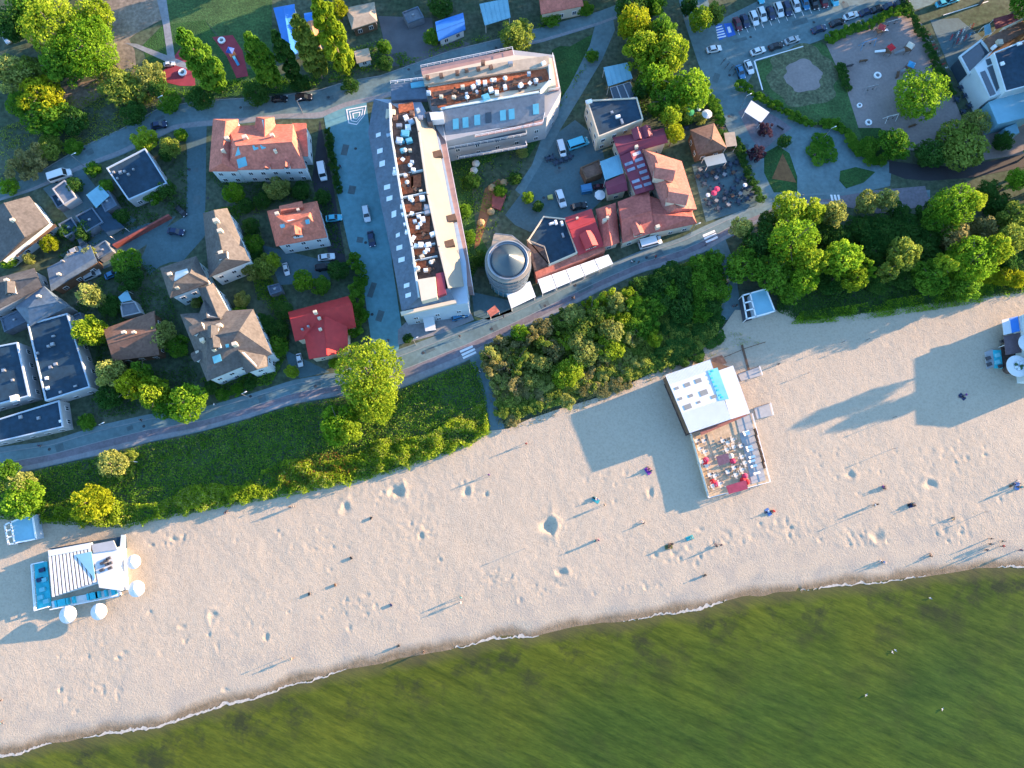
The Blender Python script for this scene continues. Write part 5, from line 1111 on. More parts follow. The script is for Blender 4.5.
# --- playground and right side
trees([(924,90,26,12,'bright','big round bright tree on the playground sand','big'), (897,142,17,7,'green','round green tree at the lower edge of the playground'), (965,142,25,8,'olive','broad olive tree by the black road'), (978,121,13,7,'pale','pale yellow tree beside the modern building'),
 (932,152,16,6,'dark','dark tree right of the round green one'), (870,146,10,3,'green','low green bush on the curved hedge'), (1005,140,10,5,'dark','dark bush under the modern building porch')])
tree(823, 150, 17, 1.6, 'green', 'large round clipped shrub bed in the middle of the small roundabout', 'shrub', 'round_shrub', 'shrub')
for i, (pts, r, h, lf, lb) in enumerate([([(742,86),(750,90),(757,95),(764,99)], 6, 2.2, 'green', 'clipped hedge bush beside the parked cars by the lawn corner'), ([(772,103),(780,108),(790,114),(800,120),(812,124)], 5, 2, 'green', 'hedge bush along the lower rim of the lawn'),
    ([(824,124),(836,124),(846,131),(853,142),(858,152),(868,158),(880,162)], 6, 1.8, 'green', 'hedge bush on the curved rim round the roundabout'), ([(705,86),(711,98),(716,108),(722,120)], 6, 2, 'green', 'hedge bush between street and terrace garden'),
    ([(735,140),(739,150),(743,160),(748,170),(752,180),(757,190),(760,198)], 5.5, 2.2, 'dark', 'dark hedge bush on the terrace side of the side street'), ([(830,38),(842,33),(855,28),(868,24),(880,18),(893,13),(905,9)], 6, 1.8, 'green', 'low hedge bush between car park and playground'),
    ([(840,65),(845,78),(848,88)], 5, 1.6, 'dark', 'dark hedge bush dividing lawn from playground'), ([(905,4),(914,18),(925,38),(935,60),(950,92)], 5, 1.8, 'dark', 'dark hedge bush along the cycle stands'),
    ([(329,132),(331,148),(333,164),(336,178),(340,190)], 4, 2, 'dark', 'dark hedge bush by the white van drive'), ([(352,258),(357,268),(360,280),(356,300),(362,316),(354,328)], 9, 4, 'green', 'tall hedge shrub along the pale cyan street')]):
    dense = [(a_[0] + (b_[0] - a_[0]) * k / n_, a_[1] + (b_[1] - a_[1]) * k / n_) for a_, b_ in zip(pts, pts[1:]) for n_ in [max(1, round(math.dist(a_, b_) / (r * 1.1)))] for k in range(n_)] + [pts[-1]]
    for x, y in dense: tree(x + rnd.uniform(-1, 1), y + rnd.uniform(-1, 1), r * rnd.uniform(.85, 1.2), h * rnd.uniform(.85, 1.15), lf, lb, 'shrub', 'hedge_bush', 'hedge', lb)
tree(757, 152, 10, 4.5, 'purple', 'purple leaved tree on the red brick plaza', 'loose'); tree(766, 128, 9, 4.5, 'purple', 'smaller purple leaved tree by the market tent', 'loose'); tree(785, 140, 7, 3.5, 'dark', 'small dark tree at the tip of the triangle lawn')
# --- belt behind the beach, right
BELT = 'trees in the belt behind the right hand beach'
trees([(742,226,10,9,'pale','pale tree at the western tip of the right hand belt'), (792,205,15,12,'yellow','yellow tree at the upper left of the belt by the plaza'), (814,210,13,11,'yellow','second yellow tree beside the little crosswalk'), (836,212,12,10,'pale','pale golden tree right of the little crosswalk'),
 (795,240,23,15,'bright','tallest bright tree in the west half of the belt','big'), (812,260,15,14,'yellow','yellow tree under the tallest western crown'), (806,280,14,12,'bright','bright tree near the dune at the belt west half'), (760,240,19,9,'dark','shaded olive tree behind the forest path'), (746,264,19,9,'green','green tree above the path kiosk'),
 (775,273,19,10,'green','mid green tree right of the path kiosk'), (792,290,13,8,'green','green tree at the dune edge near the kiosk'), (846,258,19,14,'bright','bright tree in the middle of the belt'), (857,278,12,11,'yellow','yellow tree on the dune side of the middle tree'), (870,268,10,10,'bright','small leafy tree east of the middle tree','loose'),
 (869,201,11,8,'pale','pale round tree beside the brick footway'), (889,198,11,8,'pale','second pale round tree on the brick footway'), (957,204,21,14,'bright','bright tall tree pushing over the black road','big'), (944,218,17,10,'green','shaded green tree left of the tall one by the road'), (977,200,10,12,'yellow','yellow crown right of the tall roadside tree'),
 (905,252,16,11,'olive','olive tree in the middle of the belt east half'), (892,268,13,11,'olive','olive leafy tree near the dune','loose'), (950,262,14,12,'yellow','yellow leafy tree on the dune side','loose'), (976,258,22,14,'bright','broad bright tree with a sunny right rim','big'), (1000,248,14,13,'yellow','yellow tree at the far east of the belt'),
 (958,236,14,9,'brown','brownish tree between two bright crowns'), (985,228,14,9,'brown','reddish brown tree behind the broad bright one'), (1014,238,15,12,'olive','olive tree at the right edge of the belt'), (1017,214,14,11,'olive','olive tree at the right edge near the road'), (1019,178,11,10,'bright','bright tree at the right edge by the black road'),
 (932,275,17,9,'green','green tree behind the dune scrub'), (968,286,13,8,'green','low green tree on the dune edge below the broad tree'), (1004,275,10,5,'gold','golden shrub row end at the right edge'), (990,276,8,4,'gold','golden shrub at the dune edge'), (1018,278,9,5,'gold','golden shrub cut by the right edge')], BELT)
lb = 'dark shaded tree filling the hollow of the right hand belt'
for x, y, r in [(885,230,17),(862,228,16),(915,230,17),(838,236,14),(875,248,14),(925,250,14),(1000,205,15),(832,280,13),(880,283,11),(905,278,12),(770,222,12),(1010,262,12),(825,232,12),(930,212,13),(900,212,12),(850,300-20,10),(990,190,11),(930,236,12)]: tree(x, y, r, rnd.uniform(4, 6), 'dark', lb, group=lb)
# --- thicket in the middle
TH = [(484,346),(510,336),(530,326),(548,326),(570,316),(600,300),(640,280),(690,262),(716,256),(722,290),(716,335),(700,352),(668,368),(640,378),(600,392),(566,404),(530,414),(508,426),(498,402),(490,375)]
pts = []; tries = 0
while len(pts) < 96 and tries < 9000:
    tries += 1; x, y = rnd.uniform(482, 724), rnd.uniform(250, 428)
    if pip(x, y, TH) and all((x - a) ** 2 + (y - b_) ** 2 > 11.5 ** 2 for a, b_ in pts): pts.append((x, y))
for x, y in pts:
    low = (x > 655 and y > 312); edge = y > 412 - (x - 500) * .30 - 22
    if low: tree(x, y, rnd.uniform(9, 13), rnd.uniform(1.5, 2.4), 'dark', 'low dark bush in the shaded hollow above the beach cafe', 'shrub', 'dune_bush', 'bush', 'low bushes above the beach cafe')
    elif edge: tree(x, y, rnd.uniform(7, 11), rnd.uniform(1.4, 2.6), rnd.choice(['pale', 'brown', 'olive', 'brown']), 'dry pale bush on the beach edge of the thicket', 'shrub', 'dune_bush', 'bush', 'dry bushes on the beach edge')
    elif x > 632: tree(x, y, rnd.uniform(10, 14), rnd.uniform(4.5, 6.5), rnd.choice(['dark', 'green', 'green']), 'dark green tree in the eastern part of the middle thicket', 'round', 'thicket_tree', 'tree', 'trees in the eastern thicket')
    elif x < 565: tree(x, y, rnd.uniform(9, 14), rnd.uniform(4, 6.5), rnd.choice(['olive', 'pale', 'brown', 'pale', 'olive', 'brown']), 'olive brown tree in the western part of the middle thicket', rnd.choice(['round', 'loose', 'loose']), 'thicket_tree', 'tree', 'trees in the western thicket')
    else: tree(x, y, rnd.uniform(10, 14), rnd.uniform(5, 7.5), rnd.choice(['olive', 'pale', 'yellow', 'yellow', 'pale']), 'sunlit olive tree in the middle of the thicket', rnd.choice(['round', 'loose']), 'thicket_tree', 'tree', 'trees in the middle of the thicket')
trees([(520,332,9,6,'bright','bright green tree at the promenade edge of the thicket'), (632,302,9,7,'bright','bright leafy tree beside the dark thicket half','loose'), (617,300,10,8,'pale','tall pale tree in the centre of the thicket'), (612,330,14,8,'pale','biggest pale crown in the centre of the thicket'), (655,338,8,5,'yellow','small yellow tree above the shaded sand'), (565,375,13,6,'yellow','yellow green tree near the shaded sand corner'), (630,385,6,2,'brown','rust brown bush beside the shaded sand','shrub')])
# --- gardens left
trees([(367,370,33,14,'yellow','huge sunlit yellow tree beside the promenade and pale street','big'), (372,398,24,12,'yellow','lower bulge tree of the huge yellow crown','big'), (338,424,19,11,'bright','green tree on the dune below the huge yellow one'), (350,431,12,12,'yellow','yellow crowned tree at the tip below the huge one')], 'big trees on the promenade corner')
trees([(88,294,13,9,'pale','pale yellow garden tree above its brighter neighbour'), (86,330,16,10,'yellow','yellow garden tree right of the large dark blue block'), (161,334,14,8,'pale','pale garden tree between cottage and big villa'), (176,345,12,5,'green','green garden tree shaded by the big villa'), (110,373,15,9,'pale','pale tree at the west end of the promenade clump'),
 (130,384,16,10,'gold','brightest yellow tree in the promenade clump'), (152,393,18,10,'yellow','yellow tree in the middle of the promenade clump'), (184,402,20,10,'bright','bright tree at the east end of the promenade clump'), (166,404,14,7,'green','green tree in front of the promenade clump'), (108,396,14,6,'dark','dark shaded tree beside the promenade'), (140,372,12,8,'green','green tree behind the brightest yellow one'),
 (86,422,9,3,'green','lone green bush by the low dark extension'), (232,191,10,6,'bright','small bright tree below the terracotta villa west end'), (276,187,12,7,'pale','pale tree against the white villa front'), (262,200,8,4,'dark','dark garden bush between villa and orange house'),
 (265,265,12,6,'olive','olive garden tree west of the parked white car'), (272,260,8,6,'yellow','yellow garden tree south of the orange house'), (303,279,12,6,'bright','bright round tree above the red metal roof'), (250,270,9,6,'pale','pale tree by the white gabled wall'), (241,299,8,4,'pale','small pale bush tree in the brown yard'), (291,371,7,3,'yellow','small yellow bush on the promenade hedge'),
 (333,363,6,3,'bright','little bright bush by the red metal house'), (357,318,8,4,'pale','pale bush right of the red metal roof'), (262,325,11,4,'dark','dark garden tree between villa and red roof'), (278,330,10,4,'dark','dark bush left of the red metal roof'), (276,345,11,4,'green','green garden bush below the villa east wall'), (264,350,8,3,'dark','dark bush under the villa east wall'), (282,310,10,4,'dark','dark bush above the red roof west end'),
 (48,243,9,5,'gold','golden garden tree between the dark roofs'), (28,258,6,4,'pale','small pale tree by the brown roof'), (7,259,9,4,'bright','bright bush under the beige roofed house'), (88,252,7,5,'pale','slim pale tree at the end of the ridge board'), (126,262,14,5,'green','green tree on the yard corner'), (128,278,14,5,'dark','dark tree north of the brown cottage'), (110,305,11,4,'dark','dark tree behind the pale garden trees'), (82,230,9,4,'dark','dark bush beside the carport'), (65,232,8,4,'dark','dark bush above the beige hut'),
 (120,215,8,4,'dark','dark bush below the grey flat roof'), (152,195,9,4,'green','green hedge bush by the flat roof wall'), (165,188,9,5,'dark','dark tree at the flat roof corner'), (105,186,7,4,'green','green bush left of the flat roof'), (250,225,9,5,'dark','dark garden tree right of the white windowed house'), (252,242,10,5,'green','green garden tree in the middle of the lawn strip'), (257,258,8,4,'dark','dark bush near the white gable wall'), (245,205,8,4,'dark','dark bush above the lawn strip'), (300,190,10,4,'dark','dark bush beside the white van'),
 (322,196,8,4,'dark','dark tree below the white van'), (338,270,10,4,'dark','dark tree by the street above the red roof'), (320,285,10,4,'green','green bush above the red roof ridge'), (240,312,8,3,'green','green bush inside the taupe roofed court'), (195,303,5,3,'pale','pale shrub inside the green court'), (202,298,4,2.5,'bright','bright shrub inside the green court'), (222,395,7,2.5,'green','hedge bush on the villa front corner'), (236,390,7,2.5,'green','hedge bush along the villa front'), (250,384,7,2.5,'dark','dark hedge bush at the villa front east end'), (210,388,7,3,'dark','dark bush under the villa front wall'),
 (465,210,7,3,'green','green bush by the hotel balconies'), (468,236,8,3,'green','bush in the hotel garden'), (472,180,8,3,'dark','dark bush near the hotel inner corner'), (528,197,6,3,'bright','bright bush beside the courtyard'), (538,206,6,3,'dark','dark bush near the tan crate'), (500,190,7,2,'green','round bush in the hotel garden lawn'), (522,152,6,3,'pale','pale shrub at the lane corner'), (481,258,9,3,'dark','dark bush between hotel and tower'), (515,178,7,3,'dark','dark bush beside the ochre gravel'), (408,338,5,2,'dark','small dark shrub at the hotel front corner'), (592,55,7,3,'green','green bush on the triangle lawn'),
 (684,118,8,3.5,'dark','dark bush in the terrace garden'), (700,118,7,3,'pale','pale shrub in the terrace garden'), (722,135,7,3,'dark','dark shrub beside the pyramid roof')])
trees([(20,500,20,9,'bright','bright green tree over the left edge kiosk'), (20,484,12,8,'pale','pale crown above the left edge kiosk tree'), (111,464,13,7,'pale','pale leaning tree on the green dune'), (124,470,10,4,'dark','dark bush beside the pale leaning tree','loose'), (128,458,9,4,'olive','sparse tree with white trunk on the dune','loose'), (88,503,19,8,'gold','round bright yellow green tree on the green dune'), (5,470,12,6,'green','green tree at the left edge by the crosswalk')], 'trees on the left dune')
# white fallen-looking birch trunk
p, q = P(121, 460, 4), P(138, 462, .2); b = MB(); b.tube(q, p, .14, .07, 8); b.tube(p.lerp(q, .4), P(118, 466, 4.5), .06, .03, 6); tag(mk('bare_tree', b, mat('birch_bark', (.55, .53, .5), .9, .2, 2), loc=(q.x, q.y, 0)), 'slender white leaning bare trunk on the green dune', 'tree')
# --- trees beyond the right and top edges (they shade the square, the car park and the beach)
lb = 'tall green tree standing beyond the right edge of the photo'
for x, y, h, r in [(1055,10,17,20),(1090,40,17,22),(1075,-30,18,22),(1060,95,15,18),(1100,110,18,22),(1140,20,18,22),(1150,80,18,22),(1060,152,14,18),(1043,143,12,12),(1048,166,11,12),(1110,165,14,20),(1055,195,9,14),(1060,225,9,14),(1100,215,10,16),
    (960,-45,17,22),(1010,-30,17,20),(900,-60,17,22),(840,-50,16,20),(780,-60,15,20),(720,-50,14,18),(1180,140,18,22),(1190,50,18,22),(1035,-10,16,18)]: tree(x, y, r, h, 'green', lb, 'round', group=lb)
lb = 'beach side tree beyond the right edge of the photo'
for x, y, h, r in [(1066,318,12.5,7),(1081,331,11.5,7),(1094,308,12.5,8),(1125,318,12,8)]: tree(x, y, r, h, 'olive', lb, 'round', group=lb)
lb = 'green tree standing beyond the top edge of the photo'
for x, y, h, r in [(640,-40,15,20),(590,-40,12,18),(540,-40,12,18),(480,-45,12,18),(420,-40,11,16),(380,-40,11,16),(350,-30,12,14),(250,-45,12,16),(60,-30,14,20)]: tree(x, y, r, h, 'green', lb, 'round', group=lb)
# --- low ground cover: nobody could count its plants
def cover(name, poly, n, size, zf, leaf, seed, dens=None):
    rng = np.random.default_rng(seed); W_ = [(p.x, p.y) for p in PP(poly)]; xs = [p[0] for p in W_]; ys = [p[1] for p in W_]
    X = rng.uniform(min(xs), max(xs), n * 3); Y = rng.uniform(min(ys), max(ys), n * 3)
    ins = np.zeros(len(X), bool); j = len(W_) - 1
    for i in range(len(W_)):
        xi, yi, xj, yj = *W_[i], *W_[j]
        c_ = ((yi > Y) != (yj > Y)) & (X < (xj - xi) * (Y - yi) / (yj - yi + 1e-9) + xi); ins ^= c_; j = i
    X, Y = X[ins][:n], Y[ins][:n]
    if dens is not None: k = rng.random(len(X)) < dens(X, Y); X, Y = X[k], Y[k]
    top, hv = zf(X, Y); Z = top * (1 - (rng.random(len(X)) ** 2.2) * .75)
    p = np.stack([X, Y, Z], 1); N_ = len(p); e = .15
    gx_ = (zf(X + e, Y)[0] - top) / e; gy_ = (zf(X, Y + e)[0] - top) / e
    nrm = np.stack([-gx_, -gy_, np.ones(N_)], 1) * .7 + rng.normal(size=(N_, 3)) * .8; nrm /= np.linalg.norm(nrm, axis=1)[:, None]
    u = np.cross(nrm, rng.normal(size=(N_, 3))); u /= np.linalg.norm(u, axis=1)[:, None]; v = np.cross(nrm, u); s = size * (.6 + .8 * rng.random(N_)); u *= s[:, None]; v *= (s * .7)[:, None]
    q = np.stack([p - u - v * .4, p + u * .3 - v, p + u + v * .4, p - u * .3 + v], 1).reshape(-1, 3)
    me = bpy.data.meshes.new(name); me.vertices.add(4 * N_); me.vertices.foreach_set('co', q.astype(np.float32).ravel()); me.loops.add(4 * N_); me.loops.foreach_set('vertex_index', np.arange(4 * N_)); me.polygons.add(N_)
    me.polygons.foreach_set('loop_start', np.arange(0, 4 * N_, 4)); me.update(calc_edges=True)
    at = me.attributes.new('tint', 'FLOAT', 'FACE'); at.data.foreach_set('value', np.clip(hv * .6 + rng.random(N_) * .4, 0, 1).astype(np.float32)); me.materials.append(LV[leaf])
    o = bpy.data.objects.new(name, me); link(o); o['kind'] = 'stuff'; return o
Ledge = [(x, np.interp(x, [p[0] for p in PL], [p[1] for p in PL]) + 2) for x in range(-60, 468, 12)]
Dedge = [(x, np.interp(x, [p[0] for p in DUNE], [p[1] for p in DUNE]) - 3) for x in range(490, -61, -12)]
def bumps(h, s):
    def f(X, Y):
        a = vnoise(X, Y, s); b_ = vnoise(X + 50, Y, s * .4); return h * (.25 + .55 * a + .35 * b_), b_ * .6 + a * .4
    return f
cover('dune_ground_cover', Ledge + [(476,362),(486,395),(489,420),(492,434)] + Dedge[0:], 60000, .17, bumps(1.0, 3.0), 'green', 1)
cover('dune_ground_cover', Ledge + [(476,362),(486,395),(489,420),(492,434)] + Dedge[0:], 11000, .16, lambda X, Y: (bumps(1.0, 3.0)(X, Y)[0] + .25, vnoise(X, Y, 1.0)), 'olive', 21, lambda X, Y: np.clip(vnoise(X, Y + 9, 4.0) * 1.8 - .4, .05, 1))
Hedge_in = [(x, np.interp(x, [p[0] for p in DUNE], [p[1] for p in DUNE]) - 26 - 5 * math.sin(x * .07) - (0 if x < 250 else 8)) for x in range(45, 492, 8)]
Dedge2 = [(x, np.interp(x, [p[0] for p in DUNE], [p[1] for p in DUNE]) - 4 + 3 * math.sin(x * .31) + 2 * math.sin(x * .83)) for x in range(490, 44, -5)]
def hum(X, Y): a = vnoise(X, Y, 2.6); b_ = vnoise(X + 9, Y + 4, 1.1); return 2.0 * np.clip(a * 1.7 - .35, .06, 1) + .8 * b_, b_ * .5 + vnoise(X, Y, 9) * .5
cover('dune_shrubs', Hedge_in + Dedge2, 44000, .19, hum, 'yellow', 2, lambda X, Y: np.clip(vnoise(X, Y, 2.6) * 2.6 - .45, .06, 1))
cover('dune_shrubs', Hedge_in + Dedge2, 16000, .15, lambda X, Y: (hum(X, Y)[0] + .12, hum(X, Y)[1]), 'pale', 3, lambda X, Y: np.clip(vnoise(X + 7, Y + 30, 3.2) * 2.5 - .9, 0, 1))
cover('dune_flowers', [(290,488),(270,475),(310,455),(340,452),(360,470),(330,482)], 1100, .11, lambda X, Y: (hum(X, Y)[0] + .2, hum(X, Y)[1]), 'brown', 4)
bpy.data.objects['dune_flowers'].data.materials[0] = leafmat('orange_blossom', (.20,.07,.025), (.30,.13,.05))
cover('dune_ground_cover', TH, 70000, .17, bumps(2.0, 2.2), 'olive', 5)
cover('dune_ground_cover', [(500,434),(490,400),(484,350),(560,318),(700,262),(725,270),(724,338),(700,358),(665,375),(600,404),(560,416),(530,426)], 22000, .13, bumps(.5, 2), 'brown', 6, lambda X, Y: np.clip(vnoise(X, Y, 2.0) * 1.5 - .2, 0, 1))
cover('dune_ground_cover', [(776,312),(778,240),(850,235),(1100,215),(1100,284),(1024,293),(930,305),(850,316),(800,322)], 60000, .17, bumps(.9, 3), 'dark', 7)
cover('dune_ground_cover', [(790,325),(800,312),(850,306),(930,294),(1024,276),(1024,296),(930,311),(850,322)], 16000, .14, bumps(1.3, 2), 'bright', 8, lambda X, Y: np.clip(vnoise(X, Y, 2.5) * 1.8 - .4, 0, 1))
cover('dune_ground_cover', [(722,330),(690,352),(660,372),(640,384),(668,378),(700,362),(735,346),(760,344),(745,333)], 5000, .12, bumps(.4, 2), 'pale', 9, lambda X, Y: np.clip(vnoise(X, Y, 1.5) * 1.6 - .3, 0, 1))
def weeds(name, poly, n, h, leaf, seed): return cover(name, poly, n, .17, bumps(h, 1.6), leaf, seed, lambda X, Y: np.clip(vnoise(X, Y, 3.0) * 2.2 - .55, .03, 1))
weeds('garden_plants', [(205,212),(240,205),(262,200),(262,250),(275,285),(288,300),(290,350),(272,385),(205,395),(185,385),(255,360),(258,300),(250,260),(230,225)], 14000, .9, 'green', 11)
weeds('garden_plants', [(66,318),(100,280),(130,255),(160,270),(178,315),(200,385),(170,410),(90,420),(95,385)], 16000, 1.0, 'dark', 12)
weeds('garden_plants', [(100,205),(150,185),(188,150),(188,210),(120,235),(60,260),(50,225)], 7000, .7, 'dark', 13)
weeds('garden_plants', [(0,130),(60,105),(130,60),(170,90),(150,118),(60,158),(0,182)], 12000, .8, 'olive', 14)
weeds('garden_plants', [(170,90),(300,70),(380,40),(390,68),(300,92),(200,102)], 8000, .8, 'green', 15)
weeds('garden_plants', [(388,55),(430,50),(470,38),(545,24),(545,28),(470,44),(400,68)], 5000, .8, 'green', 16)
weeds('garden_plants', [(445,140),(552,122),(600,46),(562,92),(548,125),(520,170),(485,255),(470,280),(462,220)], 9000, .4, 'green', 17)
weeds('garden_plants', [(205,172),(310,180),(330,190),(345,255),(330,250),(315,200),(262,205),(235,205)], 5000, .7, 'dark', 18)
weeds('garden_plants', [(640,60),(700,90),(715,120),(690,125),(668,140),(640,125),(632,95)], 4000, .7, 'dark', 19)
# ================================================================== CARS
CARP = {}
def carpaint(name, c): return mat('paint_' + name, c, .25, .04, .5, metal=.1, spec=.5)
PAINT = {'white': carpaint('white', (.60,.62,.63)), 'silver': carpaint('silver', (.32,.35,.37)), 'black': carpaint('black', (.012,.013,.016)), 'navy': carpaint('navy', (.015,.03,.075)),
 'blue': carpaint('blue', (.04,.17,.32)), 'cyan': carpaint('cyan', (.08,.42,.55)), 'maroon': carpaint('maroon', (.10,.015,.025)), 'grey': carpaint('grey', (.10,.115,.13)), 'yellow': carpaint('yellow', (.55,.45,.08))}
TYRE = mat('tyre_rubber', (.02,.02,.02), .9, .1, 2); LAMP = mat('headlamp_glass', (.6,.62,.62), .15, .05, 2); TAIL = mat('tail_lamp', (.4,.02,.02), .3, .05, 2); CARGL = mat('car_glass', (.02,.028,.035), .08, .05, 1, spec=.6)
def loft(st):
    """stations (x, half width, z bottom, z top) -> closed car shell, nose at +x"""
    b = MB(); V = []
    for x, w_, z0, z1 in st: V += [(x, -w_ * .9, z0), (x, -w_, (z0 + z1) / 2), (x, -w_ * .93, z1 - .04), (x, -w_ * .7, z1), (x, w_ * .7, z1), (x, w_ * .93, z1 - .04), (x, w_, (z0 + z1) / 2), (x, w_ * .9, z0)]
    n = len(st); F_ = []
    for i in range(n - 1):
        for k in range(8): F_.append((i * 8 + k, i * 8 + (k + 1) % 8, (i + 1) * 8 + (k + 1) % 8, (i + 1) * 8 + k))
    F_ += [tuple(range(8))[::-1], tuple(range((n - 1) * 8, n * 8))]
    return b.add(V, F_)
def prot(name, b, m):
    me = tomesh(name, b); me.materials.append(m); return me
def cabin(x0, x1, x2, x3, zb, zt, wb, wt):
    """glasshouse: base x0..x3, roof x1..x2 (rear to front); returns shell, windscreen, rear window, side windows, roof"""
    s = MB(); V = [(x0,-wb,zb),(x3,-wb,zb),(x3,wb,zb),(x0,wb,zb),(x1,-wt,zt),(x2,-wt,zt),(x2,wt,zt),(x1,wt,zt)]
    s.add(V, [(3,2,1,0),(4,5,6,7),(0,1,5,4),(1,2,6,5),(2,3,7,6),(3,0,4,7)])
    def pane(a, b_, c, d, k=.1, o=.012):
        A_, B_, C_, D_ = (Vector(v) for v in (a, b_, c, d)); cc = (A_ + B_ + C_ + D_) / 4; n_ = (B_ - A_).cross(C_ - A_).normalized(); q = [v.lerp(cc, k) + n_ * o for v in (A_, B_, C_, D_)]
        m_ = MB(); m_.add(q + [v - n_ * .03 for v in q], [(0,1,2,3),(7,6,5,4),(0,4,5,1),(1,5,6,2),(2,6,7,3),(3,7,4,0)]); return m_
    return s, pane(V[1], V[2], V[6], V[5]), pane(V[3], V[0], V[4], V[7]), [pane(V[0], V[1], V[5], V[4]), pane(V[2], V[3], V[7], V[6])]
def carproto(kind):
    if kind == 'car': st = [(-2.15,.72,.42,.78),(-2.05,.82,.28,.92),(-1.3,.88,.22,.97),(0,.9,.22,.96),(1.0,.88,.22,.9),(1.9,.82,.26,.78),(2.13,.68,.4,.62)]; cb = (-1.75,-1.15,.25,1.0,.93,1.45,.80,.62)
    elif kind == 'estate': st = [(-2.3,.76,.42,.95),(-2.2,.84,.28,1.02),(-1.3,.9,.22,1.05),(0,.92,.22,1.04),(1.0,.9,.22,.98),(1.95,.84,.26,.86),(2.2,.7,.4,.66)]; cb = (-2.15,-1.85,.35,1.1,1.0,1.62,.84,.70)
    else: st = [(-2.5,.92,.4,1.2),(-2.4,.96,.3,1.3),(0,.98,.28,1.3),(1.6,.96,.28,1.25),(2.3,.9,.3,1.0),(2.5,.8,.45,.8)]; cb = (-2.45,-2.4,1.2,1.75,1.22,2.05,.94,.88)
    s, wsn, rw, sw = cabin(*cb); body = loft(st); body.add(s.v, s.f); P_ = [('body', prot('body', body, PAINT['white']))]
    P_ += [('windscreen', prot('windscreen', wsn, CARGL)), ('rear_window', prot('rear_window', rw, CARGL)), ('side_window', prot('side_window', sw[0], CARGL)), ('side_window', prot('side_window', sw[1], CARGL))]
    x0, x1, x2, x3, zb, zt, wb, wt = cb; r = MB(); r.box(((x1 + x2) / 2, 0, zt + .015), (x2 - x1 - .1, wt * 1.8, .05)); P_.append(('roof', prot('roof', r, PAINT['white'])))
    fr, hb = st[-1], st[-2]
    for sy in (-1, 1):
        for x in (-1.35, 1.35):
            b = MB(); b.tube((x, sy * .72, .32), (x, sy * .91, .32), .32, n=14); P_.append(('wheel', prot('wheel', b, TYRE)))
        b = MB(); b.box((hb[0] + .1, sy * hb[1] * .72, hb[3] - .08), (.22, .3, .14)); P_.append(('headlight', prot('headlight', b, LAMP)))
        b = MB(); b.box((st[0][0] - .02, sy * .55, st[0][3] - .12), (.08, .28, .14)); P_.append(('tail_light', prot('tail_light', b, TAIL)))
    return P_
CARS = {k: carproto(k) for k in ('car', 'estate', 'van')}
def car(px, py, dx, dy, col, label, kind='car', name=None, cat='car', group=None, s=1.0):
    c = P(px, py, .7); d = P(px + dx, py + dy, .7) - c; t = thing(name or ('parked_car' if kind != 'van' else 'van'), label, 'van' if kind == 'van' else cat, (c.x, c.y, .06), math.atan2(d.y, d.x), group)
    t.scale = (s, s, s)
    for n_, me in CARS[kind]: part(n_, me, t, m=PAINT[col] if n_ in ('body', 'roof') else None)
V1, V2 = (30, 74), (75, -25); gp, gq = 'cars nose in along the upper car park row', 'cars parked along the playground side'
for px, py, col, lb in [(754,18.5,'white','white car, leftmost white one in the upper car park row'),(762,14.6,'white','white car with dark rear glass, second white in the upper car park row'),(771,13,'navy','dark navy car between two white cars in the upper row'),(779,10,'white','white car, third white in the upper car park row'),(787,9,'navy','dark blue car right of the third white car'),
    (795.6,5,'white','white car, rightmost white in the upper car park row'),(805,3,'blue','steel blue car right of the white cars'),(814,3,'black','black car in the upper row cut by the top edge'),(823.5,1,'maroon','maroon car at the far end of the upper row'),(737.6,24,'maroon','dark maroon car beside the blue parking bays'),(745,21,'navy','dark navy car between maroon and white cars'),(834,-1,'cyan','cyan car at the top edge beyond the maroon one'),(760,-3,'cyan','pale cyan car nose in at the top edge')]:
    car(px, py, *V1, col, lb, rnd.choice(['car', 'estate']), group=gp)
for px, py, col, lb in [(758,51,'white','white car, first of the lower line above the lawn'),(776,46,'black','black car behind the first white car above the lawn'),(792,40,'silver','silver car at the lawn corner'),(819,29,'navy','navy car alone beside the hedge'),(837,22.5,'black','dark car between navy and white beside the hedge'),(851,15.6,'white','white car in the middle of the playground hedge line'),(866.5,11.7,'navy','dark blue car right of the white hedge line car'),(878,8.5,'black','black car above the playground hedge'),(890,5.5,'navy','last navy car of the hedge line'),(902,2.5,'black','black car at the top edge corner')]:
    car(px, py, *V2, col, lb, 'car', group=gq)
car(749,67,30,70,'white','white car nose in at the lawn corner'); car(740.5,72,30,70,'blue','blue car beside the white one at the lawn corner'); car(714,49,75,-15,'white','white car driving on the side street','car','moving_car')
car(943,3,75,-22,'cyan','cyan car on the lawn lane at the top right'); car(952,0,75,-22,'cyan','second cyan car at the top edge lane')
car(279.6,98.6,75,-4,'black','black car on the upper street below the poplars','car'); car(304,97.3,75,-5,'black','larger black estate on the upper street behind the other','estate'); car(159,125,75,-14,'navy','dark teal car turning at the street junction')
car(322.6,172,14,75,'white','white delivery van on the drive beside the terracotta villa','van'); car(334,218,75,-8,'cyan','light blue car at the orange house wall'); car(326.5,257,75,-10,'white','white car parked below the orange house'); car(324.5,267,75,-10,'black','black car beside the white one below the orange house','estate')
car(366.5,214,14,75,'white','long white car on the pale cyan street','estate'); car(371.4,239,14,75,'navy','navy car behind the white one on the pale cyan street'); car(286,269,20,75,'white','small white car among garden bushes','car',s=.8); car(299.5,360,14,75,'white','small white car in front of the red metal house','car',s=.8)
car(176,231.6,75,10,'navy','dark navy car in the yard by the brick wall'); car(181,211,60,60,'black','black car at the yard wall','car',s=.85); car(460,315.7,75,-24,'blue','blue car at the south end of the hotel','estate')
